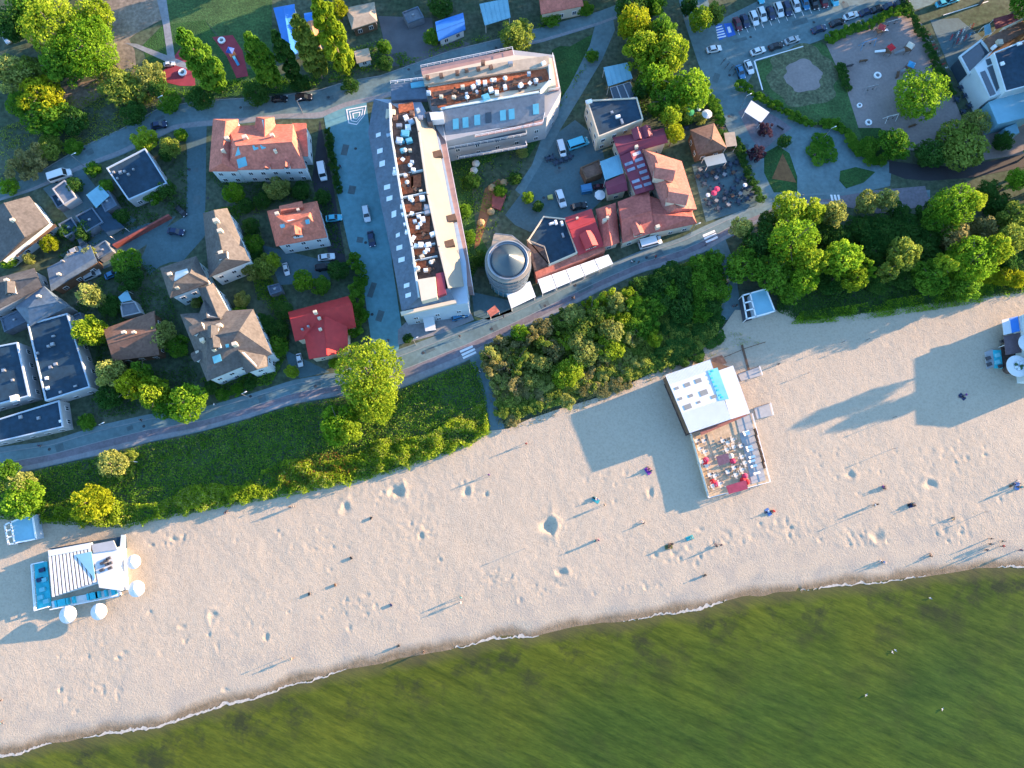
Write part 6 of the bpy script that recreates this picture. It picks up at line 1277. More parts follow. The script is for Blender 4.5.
car(578,144,75,-25,'cyan','bright cyan van in the restaurant courtyard','van',s=1.15); car(561.5,149,20,70,'white','white van beside the bright cyan one','van',s=.9); car(561,199,24,70,'white','white estate with dark windscreen in the courtyard','estate',s=1.1); car(579,206,75,-15,'black','black car in shade of the orange tiles','car'); car(599,186,75,-10,'maroon','maroon car beside the octagonal courtyard parasol','car',s=.7)
car(61,176,75,-25,'white','white delivery truck beside the small grey shed','van',s=1.15); car(169,63.5,75,-10,'white','small white car by the crossing paths','car',s=.7); car(6,37,30,60,'white','white car half under the corner wood','car'); car(650,243,75,-20,'white','white food van on the promenade by the restaurant','van',s=1.2); car(76,251,75,-35,'silver','silver car in the cluttered yard','car'); car(92,275,75,-35,'silver','grey car half hidden in the lower yard','estate'); car(112,274,75,-35,'blue','blue car by the garden yard trees','car',s=.9); car(83,268-25,30,60,'grey','grey car tucked under the carport end')
# ================================================================== FURNITURE
def fur(name, me, px, py, label, cat, group=None, rz=None, s=1, z=.06, m=None):
    p_ = P(px, py, z + .3); o = bpy.data.objects.new(name, me); link(o); o.location = (p_.x, p_.y, z); o.rotation_euler = (0, 0, rnd.random() * 6.28 if rz is None else rz); o.scale = (s, s, s)
    if m: setm(o, m)
    return tag(o, label, cat, group)
def m_table():
    b = MB(); b.box((0, 0, .73), (.9, .9, .05)); b.tube((0, 0, 0), (0, 0, .72), .05, n=6); b.box((0, 0, .03), (.5, .5, .05)); return prot('cafe_table', b, FRAME)
def m_chair():
    b = MB(); b.box((0, 0, .44), (.46, .46, .05)); b.box((-.21, 0, .68), (.05, .46, .45))
    for x in (-.19, .19):
        for y in (-.19, .19): b.tube((x, y, 0), (x, y, .44), .025, n=4)
    return prot('cafe_chair', b, DARKM)
def m_bench():
    b = MB(); b.box((0, 0, .44), (1.7, .45, .06)); b.box((0, -.22, .7), (1.7, .05, .4))
    for x in (-.7, .7): b.box((x, 0, .2), (.06, .4, .42))
    return prot('bench', b, W_brown)
def m_lounger():
    b = MB(); b.box((.25, 0, .33), (1.3, .62, .08)); b.slab([(-.4, -.31, .37), (-.95, -.31, .75), (-.95, .31, .75), (-.4, .31, .37)], .07)
    for x in (-.3, .8):
        for y in (-.26, .26): b.tube((x, y, 0), (x, y, .3), .03, n=4)
    return prot('sun_lounger', b, FRAME)
def m_bag():
    b = MB(); b.lathe((0, 0), [(.45, 0), (.55, .12), (.5, .35), (.3, .6), (.12, .72)], 10); return prot('bean_bag', b, FRAME)
MT, MCH, MBN, MLO, MBG = m_table(), m_chair(), m_bench(), m_lounger(), m_bag()
PINK = mat('pink_cloth', (.50,.04,.10), .9, .15, 1); REDC = mat('red_cloth', (.45,.02,.03), .9, .15, 1); CREAMC = mat('cream_cloth', (.55,.50,.42), .9, .1, 1); BROWNC = mat('brown_wicker', (.10,.06,.04), .9, .2, 2); GREYC = mat('grey_cloth', (.2,.21,.22), .9, .1, 1); DKBL = mat('dark_blue_wood', (.03,.05,.08), .8, .2, 1)
def tableset(px, py, lt, lc, g, z=.06, mt=None, mc=None, n=4, rz=None):
    a = rnd.random() * 6.28 if rz is None else rz; fur('cafe_table', MT, px, py, lt, 'table', g + ' tables', a, 1, z, mt); w_ = P(px, py, z + .3)
    for k in range(n):
        t = a + k * 6.283 / n; o = bpy.data.objects.new('cafe_chair', MCH); link(o); o.location = (w_.x + math.cos(t) * .75, w_.y + math.sin(t) * .75, z); o.rotation_euler = (0, 0, t + math.pi)
        if mc: setm(o, mc)
        tag(o, lc, 'chair', g + ' chairs')
g = 'beach cafe deck'
for x, y in [(696,441),(703,441),(699,449),(704,452),(701,462),(706,466),(709,475),(714,476),(712,486),(719,484),(727,443),(732,440),(726,450),(733,447),(740,446),(741,457),(733,468),(741,470),(727,472),(735,475),(722,441),(744,463)]:
    tableset(x, y, 'small pale table on the sandy deck of the big beach cafe', 'pale chair on the sandy deck of the big beach cafe', g, .62, CREAMC, rnd.choice([CREAMC, CREAMC, GREYC]), 4, .35)
for x, y, m, l in [(706,460,PINK,'pink bean bag on the left of the cafe deck'),(705,463,REDC,'red bean bag left on the cafe deck'),(716,484,PINK,'pink bean bag near the seaward railing'),(713,482,REDC,'red bean bag near the seaward railing left side'),(743,480,REDC,'bright red bean bag at the seaward right corner'),(745,476,PINK,'pink bean bag above the red one at the right corner'),(742,484,PINK,'pink bean bag beside the crimson canopy'),(733,461,PINK,'pink bean bag beside the plum canopy'),(731,456,CREAMC,'white bean bag beside the plum canopy'),(747,482,REDC,'red bean bag at the deck edge by the crimson canopy')]:
    fur('bean_bag', MBG, x, y, l, 'bean bag', 'bean bags on the cafe deck', None, 1.35, .62, m)
for x, y in [(746,432),(747,434),(749,447),(750,450),(752,457),(752,461),(754,466),(757,473)]: fur('sun_lounger', MLO, x, y, 'white lounge seat on the grey side deck of the big cafe', 'lounger', 'lounge seats on the side deck', .3, .9, .72)
for x, y in [(755,432),(756,438),(758,445),(760,452),(762,459),(763,465)]: fur('bench', MBN, x, y, 'brown bench along the right rail of the big cafe deck', 'bench', 'benches along the cafe rail', 1.85, 1, .72)
g = 'terrace garden'
for k, (x0, y0) in enumerate([(700,170),(706,176),(712,173),(718,171),(724,168),(730,165),(736,163),(742,164),(716,178),(724,175),(733,173),(704,184),(711,190),(720,187),(737,181),(744,178),(746,188),(740,194),(732,196),(724,199),(716,201),(709,204),(738,202),(747,199),(751,195),(728,205),(718,209),(726,193),(733,189),(698,177),(690,120),(686,128),(718,124),(722,128),(697,124)]):
    tableset(x0, y0, 'dark table in the shaded terrace garden by the pyramid roof', 'dark chair in the shaded terrace garden by the pyramid roof', g, .06, rnd.choice([DKBL, DKBL, BROWNC, GREYC]), DKBL, 4)
def parasol(px, py, r, m, label, group=None, z=.06, h=2.6, sides=10):
    w_ = P(px, py, z + h); rw = r * mpp(px, py, z + h); t = thing('parasol', label, 'parasol', (w_.x, w_.y, z), rnd.random(), group)
    b = MB(); b.lathe((w_.x, w_.y, z + h), [(rw, -.02), (rw, .03), (rw * .5, rw * .16), (.06, rw * .3)], sides); mk('canopy', b, m, t)
    b = MB(); b.tube((w_.x, w_.y, z), (w_.x, w_.y, z + h + rw * .25), .05, n=6); mk('pole', b, METAL, t); b = MB(); b.lathe((w_.x, w_.y, z), [(.4, 0), (.4, .1), (.08, .14)], 10); mk('base', b, DARKM, t)
CANV = mat('white_canvas', (.54,.55,.55), .9, .05, .5)
def bulky(px, py, r, label, grp):
    """large white bell shaped parasol tent"""
    h = 2.9; w_ = P(px, py, h); rw = r * mpp(px, py, h); t = thing('parasol', label, 'parasol', (w_.x, w_.y, .2), 0, grp)
    b = MB(); b.lathe((w_.x, w_.y, 2.3), [(rw, -.25), (rw * 1.02, 0), (rw * .8, .35), (rw * .4, .8), (.05, 1.25)], 16); mk('canopy', b, CANV, t)
    b = MB(); b.tube((w_.x, w_.y, .15), (w_.x, w_.y, 3.4), .07, n=6); mk('pole', b, METAL, t); b = MB(); b.lathe((w_.x, w_.y, .15), [(.6, 0), (.6, .2), (.1, .25)], 10); mk('base', b, W_grey, t)
for a in [(132,562,7,'white round parasol right of the cafe, nearer the dune'),(135,589,8,'white round parasol right of the cafe, nearer the sea'),(66,615,8.5,'white round parasol below the cafe on the left, with long shadow'),(97,612,8,'white round parasol below the cafe between the other two')]: bulky(*a, 'white parasols round the left beach cafe')
parasol(600,195,5.6,CANV,'octagonal white parasol in the restaurant courtyard',sides=8); parasol(707,114,5.2,CANV,'round white parasol in the terrace garden'); parasol(690,112,4.5,mat('green_canvas',(.02,.22,.10),.9,.1,1),'green parasol beside the round white one')
for x, y, l in [(714,193,'pink parasol in the terrace garden'),(717,189,'second pink parasol touching the first')]: parasol(x, y, 3, PINK, l, 'pink parasols')
for x, y in [(708,195),(699,109),(745,185)]: parasol(x, y, 2.2, CANV, 'small white parasol in the terrace garden', 'small white parasols')
for x, y, z in [(478,83,12.6),(492,80,12.6),(505,78,12.6),(520,86,12.6),(536,80,12.6),(467,97,12.6),(407,182,12.4),(412,200,12.4),(420,224,12.4),(425,252,12.4),(418,268,12.4),(410,165,12.4),(431,262,12.4),(405,150,12.4)]: parasol(x, y, 2.4, rnd.choice([CANV, CANV, CREAMC]), 'small pale parasol on the hotel roof terraces', 'parasols on the hotel roof', z, 1.9, 8)
for x, y, z in [(484,90,12.65),(500,88,12.65),(515,83,12.65),(530,84,12.65),(455,92,12.65),(474,94,12.65),(408,175,12.45),(416,190,12.45),(404,186,12.45),(412,214,12.4),(418,228,12.45),(424,235,12.45),(426,246,12.4),(414,238,12.45),(430,270,12.4),(420,258,12.45),(403,160,12.45),(416,246,12.45)]:
    tableset(x, y, 'tiny dark table on the hotel roof terraces', 'tiny dark chair on the hotel roof terraces', 'hotel roof', z, rnd.choice([BROWNC, FRAME]), BROWNC, 3)
b = MB(); b.prism(PP(t31((140,335),(165,328),(170,350),(145,352)), .8), .05, .8); tag(mk('crate', b, mat('tan_crate', (.45,.40,.12), .8, .1, 1), loc=P(549, 196)), 'tan yellow crate by the courtyard bushes', 'crate')
b = MB(); b.prism(PP(t31((310,282),(365,270),(372,308),(318,318)), 1.6), .05, 1.6); b.prism(PP(t31((312,284),(363,273),(369,300),(319,310)), 1.75), 1.6, 1.75); tag(mk('skip', b, PAINT['blue'], loc=P(586, 188)), 'bright blue waste skip in the courtyard', 'skip')
b = MB(); b.prism(PP(t21((680,310),(750,330),(720,410),(675,395)), .6), .05, .6); tag(mk('sandbox', b, BRICK, loc=P(499, 201)), 'brick red framed sandpit on the ochre gravel', 'sandpit')
for x, y, lb in [(492,188,'tan boulder above the framed sandpit'),(504,183,'tan boulder on the upper ochre gravel'),(491,212,'tan boulder below the framed sandpit'),(481,223,'lowest tan boulder on the ochre gravel'),(474,171,'white boulder on the hotel garden lawn'),(476,164,'pinkish boulder beside the white one')]:
    w_ = P(x, y); b = MB(); b.lathe((w_.x, w_.y), [(.9, 0), (1.1, .3), (.8, .75), (.25, .95)], 7); tag(mk('boulder', b, CREAMC if 'white' in lb else mat('tan_stone', (.35,.24,.12), .9, .25, 1), loc=w_), lb, 'boulder')
# playground pieces
CY = mat('blue_play_panel', (.04,.25,.45), .5, .1, 1)
def ringthing(px, py, r, label, m1, m2, name='carousel', cat='carousel'):
    w_ = P(px, py); t = thing(name, label, cat, (w_.x, w_.y, 0)); b = MB(); n = 20; ro, ri = r, r * .55
    V = [(w_.x + q * math.cos(k * 6.2832 / n), w_.y + q * math.sin(k * 6.2832 / n), z) for q, z in ((ro, .1), (ro, .45), (ri, .45), (ri, .1)) for k in range(n)]
    b.add(V, [(j * n + k, j * n + (k + 1) % n, ((j + 1) % 4) * n + (k + 1) % n, ((j + 1) % 4) * n + k) for j in range(4) for k in range(n)]); mk('rim', b, m1, t)
    b = MB(); b.lathe((w_.x, w_.y), [(ri * .98, .07), (ri * .98, .2), (ri * .3, .22), (.08, .9)], 16); mk('platform', b, m2, t)
for x, y, r, l in [(877,76,1.0,'white ringed carousel in the middle of the playground'),(859,106,.7,'small white ring by the lawn edge of the playground'),(868,123,.9,'white ringed carousel in the lower corner of the playground'),(222,41,1.0,'pale ring spinner on the red play surface by the poplars'),(183,73,1.1,'pale ring spinner on the red play surface by the paths')]: ringthing(x, y, r, l, FRAME, GREYC)
def swing(px, py, ang, label, m1, L_=4.0):
    w_ = P(px, py); t = thing('swing_frame', label, 'swing', (w_.x, w_.y, .06), R(ang)); b = MB()
    b.tube((-L_ / 2, 0, 2.2), (L_ / 2, 0, 2.2), .07, n=6)
    for x in (-L_ / 2, L_ / 2):
        for y in (-.8, .8): b.tube((x, 0, 2.2), (x, y, 0), .06, n=6)
    part('frame', prot('frame', b, m1), t)
    for x in (-L_ / 4, L_ / 4):
        b = MB(); b.box((x, 0, .5), (.5, .22, .05)); b.tube((x - .22, 0, .5), (x - .22, 0, 2.2), .015, n=4); b.tube((x + .22, 0, .5), (x + .22, 0, 2.2), .015, n=4); part('seat', prot('seat', b, TYRE), t)
swing(866,46,20,'dark blue twin swing frame near the playground hedge',CY); swing(890,26,18,'grey swing frame beside the red climbing tower',METAL); swing(869,91,15,'grey rocking frame in the middle of the playground',METAL,3); swing(889,120,15,'pale low frame beside the lower carousel',FRAME,3)
def tower(px, py, ang, label, roofm, slidem):
    w_ = P(px, py); t = thing('play_tower', label, 'play tower', (w_.x, w_.y, .06), R(ang)); b = MB(); b.box((0, 0, 1.2), (1.6, 1.6, .1))
    for x in (-.75, .75):
        for y in (-.75, .75): b.tube((x, y, 0), (x, y, 2.6), .06, n=6)
    part('frame', prot('frame', b, W_brown), t); b = MB(); b.lathe((0, 0), [(1.3, 2.6), (1.25, 2.7), (.05, 3.4)], 4); part('roof', prot('roof', b, roofm), t)
    b = MB(); b.slab([(.8, -.35, 1.25), (3.2, -.35, .25), (3.2, .35, .25), (.8, .35, 1.25)], .08); part('slide', prot('slide', b, slidem), t)
tower(877,34,20,'play tower with dusky red roof near the playground top',R_crim,FRAME); tower(886,54,170,'long play unit with red roof and pale slide',REDC,FRAME); tower(906,71,200,'play tower with blue roof beside the big round tree',CY,GREYC); tower(234,57,300,'deep blue roofed play tower on the red play surface',mat('deep_blue_panel',(.01,.06,.30),.5,.1,1),CY); tower(905,52,190,'small pale climbing frame at the right of the long play unit',CREAMC,GREYC)
for x, y, a, l in [(912,126,20,'dark bench beside the round green tree'),(939,132,60,'pale bench at the lower right of the playground'),(863,61,10,'blue bench by the playground swings'),(897,75,75,'dark bench under the big round tree'),(849,66,20,'brown bench at the lawn and playground boundary'),(780,128,-35,'bench on the red brick plaza'),(770,108,-35,'bench below the market tent corner')]: fur('bench', MBN, x, y, l, 'bench', None, R(a), 1.2, .06, rnd.choice([W_brown, DARKM]))
# bicycles in the stands beside the playground
def m_bike():
    b = MB()
    for x in (-.52, .52):
        for k in range(12): t0, t1 = k * .5236, (k + 1) * .5236; b.tube((x + .33 * math.cos(t0), 0, .34 + .33 * math.sin(t0)), (x + .33 * math.cos(t1), 0, .34 + .33 * math.sin(t1)), .025, n=4, cap=False)
    for p_, q_ in (((-.52, 0, .34), (-.12, 0, .8)), ((-.12, 0, .8), (.4, 0, .82)), ((-.05, 0, .32), (.42, 0, .78)), ((-.05, 0, .32), (-.14, 0, .92)), ((-.52, 0, .34), (-.05, 0, .32)), ((.52, 0, .34), (.38, 0, 1.0)), ((.38, -.28, 1.02), (.38, .28, 1.02))): b.tube(p_, q_, .022, n=5)
    b.box((-.16, 0, .95), (.26, .15, .06)); return prot('bicycle', b, DARKM)
BK = m_bike(); bm_ = [DARKM, METAL, CY, REDC, GREYC, FRAME]
for x, y in [(924,30),(926,33),(927,36),(929,39),(931,43),(932,46),(934,50),(936,53),(938,57),(940,61),(942,65),(944,69)]: fur('bicycle', BK, x + rnd.uniform(-.5, .5), y, 'bicycle parked in the stands along the right hedge of the playground', 'bicycle', 'bicycles in the playground stands', .35, 1.1, .06, rnd.choice(bm_))
for x, y in [(951,38),(954,36),(957,35),(960,33),(963,31),(966,30),(969,28),(972,27),(953,44),(957,42),(961,40),(965,38),(969,36),(973,34)]: fur('bicycle', BK, x, y + rnd.uniform(-.5, .5), 'bicycle parked in the yard left of the crimson awning', 'bicycle', 'bicycles in the awning yard', 1.2, 1.15, .06, rnd.choice(bm_))
for x, y in [(723,62),(727,66),(731,69),(735,73)]: fur('bicycle', BK, x, y, 'dark bicycle at the street corner beside the lawn corner cars', 'bicycle', 'bicycles at the street corner', .9, 1.4, .06, DARKM)
for x, y in [(548,159),(552,158),(556,163),(561,161),(566,159),(570,157)]: tableset(x, y, 'dark wooden table below the vans in the courtyard', 'dark chair below the vans in the courtyard', 'courtyard', .06, DKBL, DKBL, 4)
for x, y in [(961,88),(965,96),(969,106),(963,112),(975,88),(956,100)]: tableset(x, y, 'dark table in the planted yard of the modern building', 'dark chair in the planted yard of the modern building', 'modern yard', .06, DKBL, DKBL, 4)
# lamp posts
def lamp(px, py, label):
    w_ = P(px, py); t = thing('street_lamp', label, 'street lamp', (w_.x, w_.y, 0), .4); b = MB(); b.tube((0, 0, 0), (0, 0, 5.5), .08, .05, 6); part('pole', prot('pole', b, METAL), t); b = MB(); b.tube((0, 0, 5.45), (1.0, 0, 5.6), .04, n=5); b.box((1.15, 0, 5.6), (.5, .2, .1)); part('lamp_head', prot('lamp_head', b, FRAME), t)
for x, y, l in [(112,428,'lamp post on the upper promenade kerb near the low dark extension'),(250,398,'lamp post on the promenade in front of the big villa'),(416,345,'lamp post on the promenade at the hotel corner'),(597,268,'lamp post on the promenade beside the white awnings'),(690,234,'lamp post at the crosswalk by the restaurant'),(303,113,'lamp post on the upper street near the villa'),(168,110,'lamp post at the upper street junction'),(84,166,'lamp post beside the white delivery truck'),(822,140,'lamp post on the roundabout plaza'),(740,108,'lamp post by the market tent'),(395,98,'lamp post beside the hotel north corner')]: lamp(x, y, l)
# tall poles on the sand with long thin shadows
def pole(px, py, h, label):
    w_ = P(px, py, .25); t = thing('sand_pole', label, 'pole', w_); b = MB(); b.tube((0, 0, -.3), (0, 0, h), .06, .04, 6); part('pole', prot('pole', b, DARKM), t); b = MB(); b.box((0, 0, h - .2), (.3, .1, .3)); part('cap', prot('cap', b, METAL), t)
for x, y, h, l in [(893,417.5,2.4,'thin pole on the sand between the tree shadow and sea'),(892,449,2.2,'thin pole on the open sand below its twin'),(525,548.5,1.9,'thin pole alone left of the sand hollow'),(842,342.5,2.2,'thin pole under the dune with long shadow'),(866.5,340,2.3,'thin pole under the dune right of its twin'),(808,373,1.4,'short pole on the sand below the dune'),(860,514,1.9,'thin pole on the lower beach'),(985,512,1.8,'thin pole on the right of the lower beach'),(282,658,1.6,'thin pole near the water at lower left')]: pole(x, y, h, l)
# ================================================================== PEOPLE
SKIN = mat('skin', (.42,.26,.18), .6, .06, 3)
CLO = {k: mat('cloth_' + k, c, .9, .12, 3) for k, c in {'black': (.015,.015,.018), 'navy': (.02,.03,.08), 'blue': (.05,.14,.35), 'white': (.6,.6,.6), 'red': (.42,.03,.03), 'purple': (.15,.03,.25), 'grey': (.15,.16,.17), 'teal': (.03,.28,.30), 'brown': (.12,.07,.04), 'pink': (.45,.1,.2), 'olive': (.10,.11,.04), 'beige': (.35,.28,.2)}.items()}
HAIR = {'d': mat('dark_hair', (.03,.02,.015), .7, .1, 5), 'b': mat('blond_hair', (.35,.25,.12), .7, .1, 5)}
def skin_mesh(name, pts, edges, sub=1):
    """grow one continuous surface round a skeleton: pts = {joint: (co, radius)}; the first joint is the root"""
    ks = list(pts); me = bpy.data.meshes.new(name); me.from_pydata([pts[k][0] for k in ks], [(ks.index(a), ks.index(b_)) for a, b_ in edges], []); o = bpy.data.objects.new(name, me); COL.objects.link(o)
    o.modifiers.new('s', 'SKIN'); sv_ = me.skin_vertices[0].data
    for i, k in enumerate(ks): r = pts[k][1]; sv_[i].radius = r if isinstance(r, tuple) else (r, r); sv_[i].use_root = i == 0
    o.modifiers.new('d', 'SUBSURF').levels = sub
    dg = bpy.context.evaluated_depsgraph_get(); out = bpy.data.meshes.new_from_object(o.evaluated_get(dg)); bpy.data.objects.remove(o); bpy.data.meshes.remove(me)
    out.name = name; out.polygons.foreach_set('use_smooth', [True] * len(out.polygons)); return out
def lerp3(a, b_, t): return tuple(x + (y - x) * t for x, y in zip(a, b_))
def figure(pose):
    """skeleton facing +x"""
    J = {'pelvis': ((0,0,.93),(.15,.12)), 'waist': ((0,0,1.08),(.135,.10)), 'chest': ((.01,0,1.30),(.165,.115)), 'neckb': ((0,0,1.46),(.075,.07)), 'neck': ((.01,0,1.53),.055), 'chin': ((.035,0,1.575),(.075,.08)), 'head': ((.02,0,1.645),(.085,.105)), 'crown': ((.01,0,1.715),(.06,.075))}
    for s, y in (('l', 1), ('r', -1)):
        J['hip' + s] = ((0, .10 * y, .88), .095); J['knee' + s] = ((.02, .11 * y, .49), .06); J['calf' + s] = ((0, .11 * y, .34), .055); J['ank' + s] = ((-.01, .11 * y, .09), .04); J['toe' + s] = ((.17, .13 * y, .035), .033)
        J['sho' + s] = ((0, .19 * y, 1.41), .062); J['elb' + s] = ((-.02, .24 * y, 1.13), .043); J['wri' + s] = ((.06, .25 * y, .89), .028)
    if pose == 'walk':
        J['kneel'] = ((.20,.11,.52), .06); J['calfl'] = ((.21,.11,.36), .055); J['ankl'] = ((.26,.11,.10), .04); J['toel'] = ((.43,.12,.06), .033); J['kneer'] = ((-.06,-.11,.50), .06); J['calfr'] = ((-.20,-.11,.36), .055); J['ankr'] = ((-.32,-.11,.15), .04); J['toer'] = ((-.20,-.12,.04), .033)
        J['elbl'] = ((-.16,.24,1.16), .043); J['wril'] = ((-.12,.25,.92), .028); J['elbr'] = ((.10,-.24,1.15), .043); J['wrir'] = ((.30,-.22,1.0), .028)
    if pose in ('sit', 'kneel'):
        dz = -.77; J = {k: ((c[0] - (.12 if c[2] > 1.0 else 0), c[1], c[2] + dz), r) for k, (c, r) in J.items()}
        for s, y in (('l', 1), ('r', -1)): J['hip' + s] = ((.03, .10 * y, .13), .095); J['knee' + s] = ((.42, .14 * y, .42), .06); J['calf' + s] = ((.52, .13 * y, .28), .055); J['ank' + s] = ((.62, .12 * y, .08), .04); J['toe' + s] = ((.80, .13 * y, .04), .033); J['elb' + s] = ((.08, .27 * y, .42), .043); J['wri' + s] = ((.32, .18 * y, .46), .028)
        J['pelvis'] = ((0,0,.15),(.15,.13))
    if pose == 'lie': J = {k: ((c[2] - .9, c[1] * 1.15, .12 + c[0] * .6 + (.06 if c[2] > 1.4 else 0)), r) for k, (c, r) in J.items()}
    E = [('pelvis','waist'),('waist','chest'),('chest','neckb'),('neckb','neck'),('neck','chin'),('chin','head'),('head','crown')]
    for s in 'lr': E += [('pelvis','hip'+s),('hip'+s,'knee'+s),('knee'+s,'calf'+s),('calf'+s,'ank'+s),('ank'+s,'toe'+s),('chest','sho'+s),('sho'+s,'elb'+s),('elb'+s,'wri'+s)]
    B_, EB = dict(J), list(E)
    # nose, then hands: palm, four bent fingers of unequal length, thumb from the side of the palm
    h, c = Vector(J['head'][0]), Vector(J['chin'][0]); up = (h - c).normalized(); f = Vector((1, 0, 0)) if pose != 'lie' else Vector((0, 0, 1)); B_['nose'] = (tuple(h.lerp(c, .45) + f * .105), .014); EB.append(('head', 'nose'))
    for s, y in (('l', 1), ('r', -1)):
        e, w_ = Vector(J['elb' + s][0]), Vector(J['wri' + s][0]); d = (w_ - e).normalized(); side = d.orthogonal().normalized() if abs(d.x) > .95 else Vector((1, 0, 0)) - d * d.x; side.normalize(); cur = d.cross(side) * (-y)
        pm = w_ + d * .07; B_['palm' + s] = (tuple(pm), (.034, .016)); EB.append(('wri' + s, 'palm' + s))
        for k, (o, ln) in enumerate(((-.027,.058),(-.009,.070),(.009,.066),(.027,.050))):
            a1 = pm + d * .035 + side * o; a2 = a1 + d * ln * .55 + cur * .008; a3 = a2 + d * ln * .4 + cur * .022
            for q, (pt, r) in enumerate(((a1,.009),(a2,.0085),(a3,.0075))): B_[f'f{s}{k}{q}'] = (tuple(pt), r)
            EB += [('palm' + s, f'f{s}{k}0'), (f'f{s}{k}0', f'f{s}{k}1'), (f'f{s}{k}1', f'f{s}{k}2')]
        t1 = pm - side * .045 - d * .01; B_['t1' + s] = (tuple(t1), .010); B_['t2' + s] = (tuple(t1 - side * .02 + d * .035 + cur * .01), .009); EB += [('palm' + s, 't1' + s), ('t1' + s, 't2' + s)]
    body = skin_mesh('body', B_, EB); body.materials.append(SKIN)
    def sub(keys, k, cut=()):
        p_ = {q: (J[q][0], tuple(v + k for v in J[q][1]) if isinstance(J[q][1], tuple) else J[q][1] + k) for q in keys if q in J}
        e_ = [x for x in E if x[0] in p_ and x[1] in p_]
        for nm, a, b_, t in cut: p_[nm] = (lerp3(J[a][0], J[b_][0], t), (J[a][1] if not isinstance(J[a][1], tuple) else J[a][1][1]) * (1 - t) + (J[b_][1] if not isinstance(J[b_][1], tuple) else J[b_][1][1]) * t + k); e_.append((a, nm))
        return p_, e_
    sh = skin_mesh('shirt', *sub(['pelvis','waist','chest','neckb','shol','shor','elbl','elbr'], .016)); sh.materials.append(CLO['white'])
    tr = skin_mesh('trousers', *sub(['pelvis','hipl','hipr','kneel','kneer','calfl','calfr'], .014, [('cl','calfl','ankl',.8),('cr','calfr','ankr',.8)])); tr.materials.append(CLO['black'])
    hd = Vector(J['head'][0]); cr = Vector(J['crown'][0]); ax = (cr - hd).normalized(); b = MB(); n = 12; V = []; fb = -f * .018
    for j in range(6):
        t = -.35 + j * (1.57 + .35) / 5
        for i in range(n): a = i * 6.2832 / n; v = Vector((math.cos(a) * math.cos(t) * .108, math.sin(a) * math.cos(t) * .092, math.sin(t) * .105)); v = v if pose != 'lie' else Vector((v.z, v.y, -v.x)); V.append(hd + ax * .025 + fb + v)
    b.add(V, [(j * n + i, j * n + (i + 1) % n, (j + 1) * n + (i + 1) % n, (j + 1) * n + i) for j in range(5) for i in range(n)] + [tuple(range(5 * n, 6 * n))]); hr = prot('hair', b, HAIR['d'])
    return body, sh, tr, hr
FIG = {k: figure(k) for k in ('stand', 'walk', 'sit', 'lie')}
def person(px, py, pose, top, leg, label, hair='d', ang=None, z=None, grp=None):
    w_ = P(px, py, .2 if z is None else z)
    if z is None: w_.z = float(sand_z(np.array([w_.x]), np.array([w_.y]))[0]) - .02
    t = thing('person', label, 'person', w_, rnd.random() * 6.28 if ang is None else R(ang), grp); b_, s_, tr_, h_ = FIG[pose]
    part('body', b_, t); part('shirt', s_, t, m=CLO[top]); part('trousers', tr_, t, m=CLO[leg]); part('hair', h_, t, m=HAIR[hair])
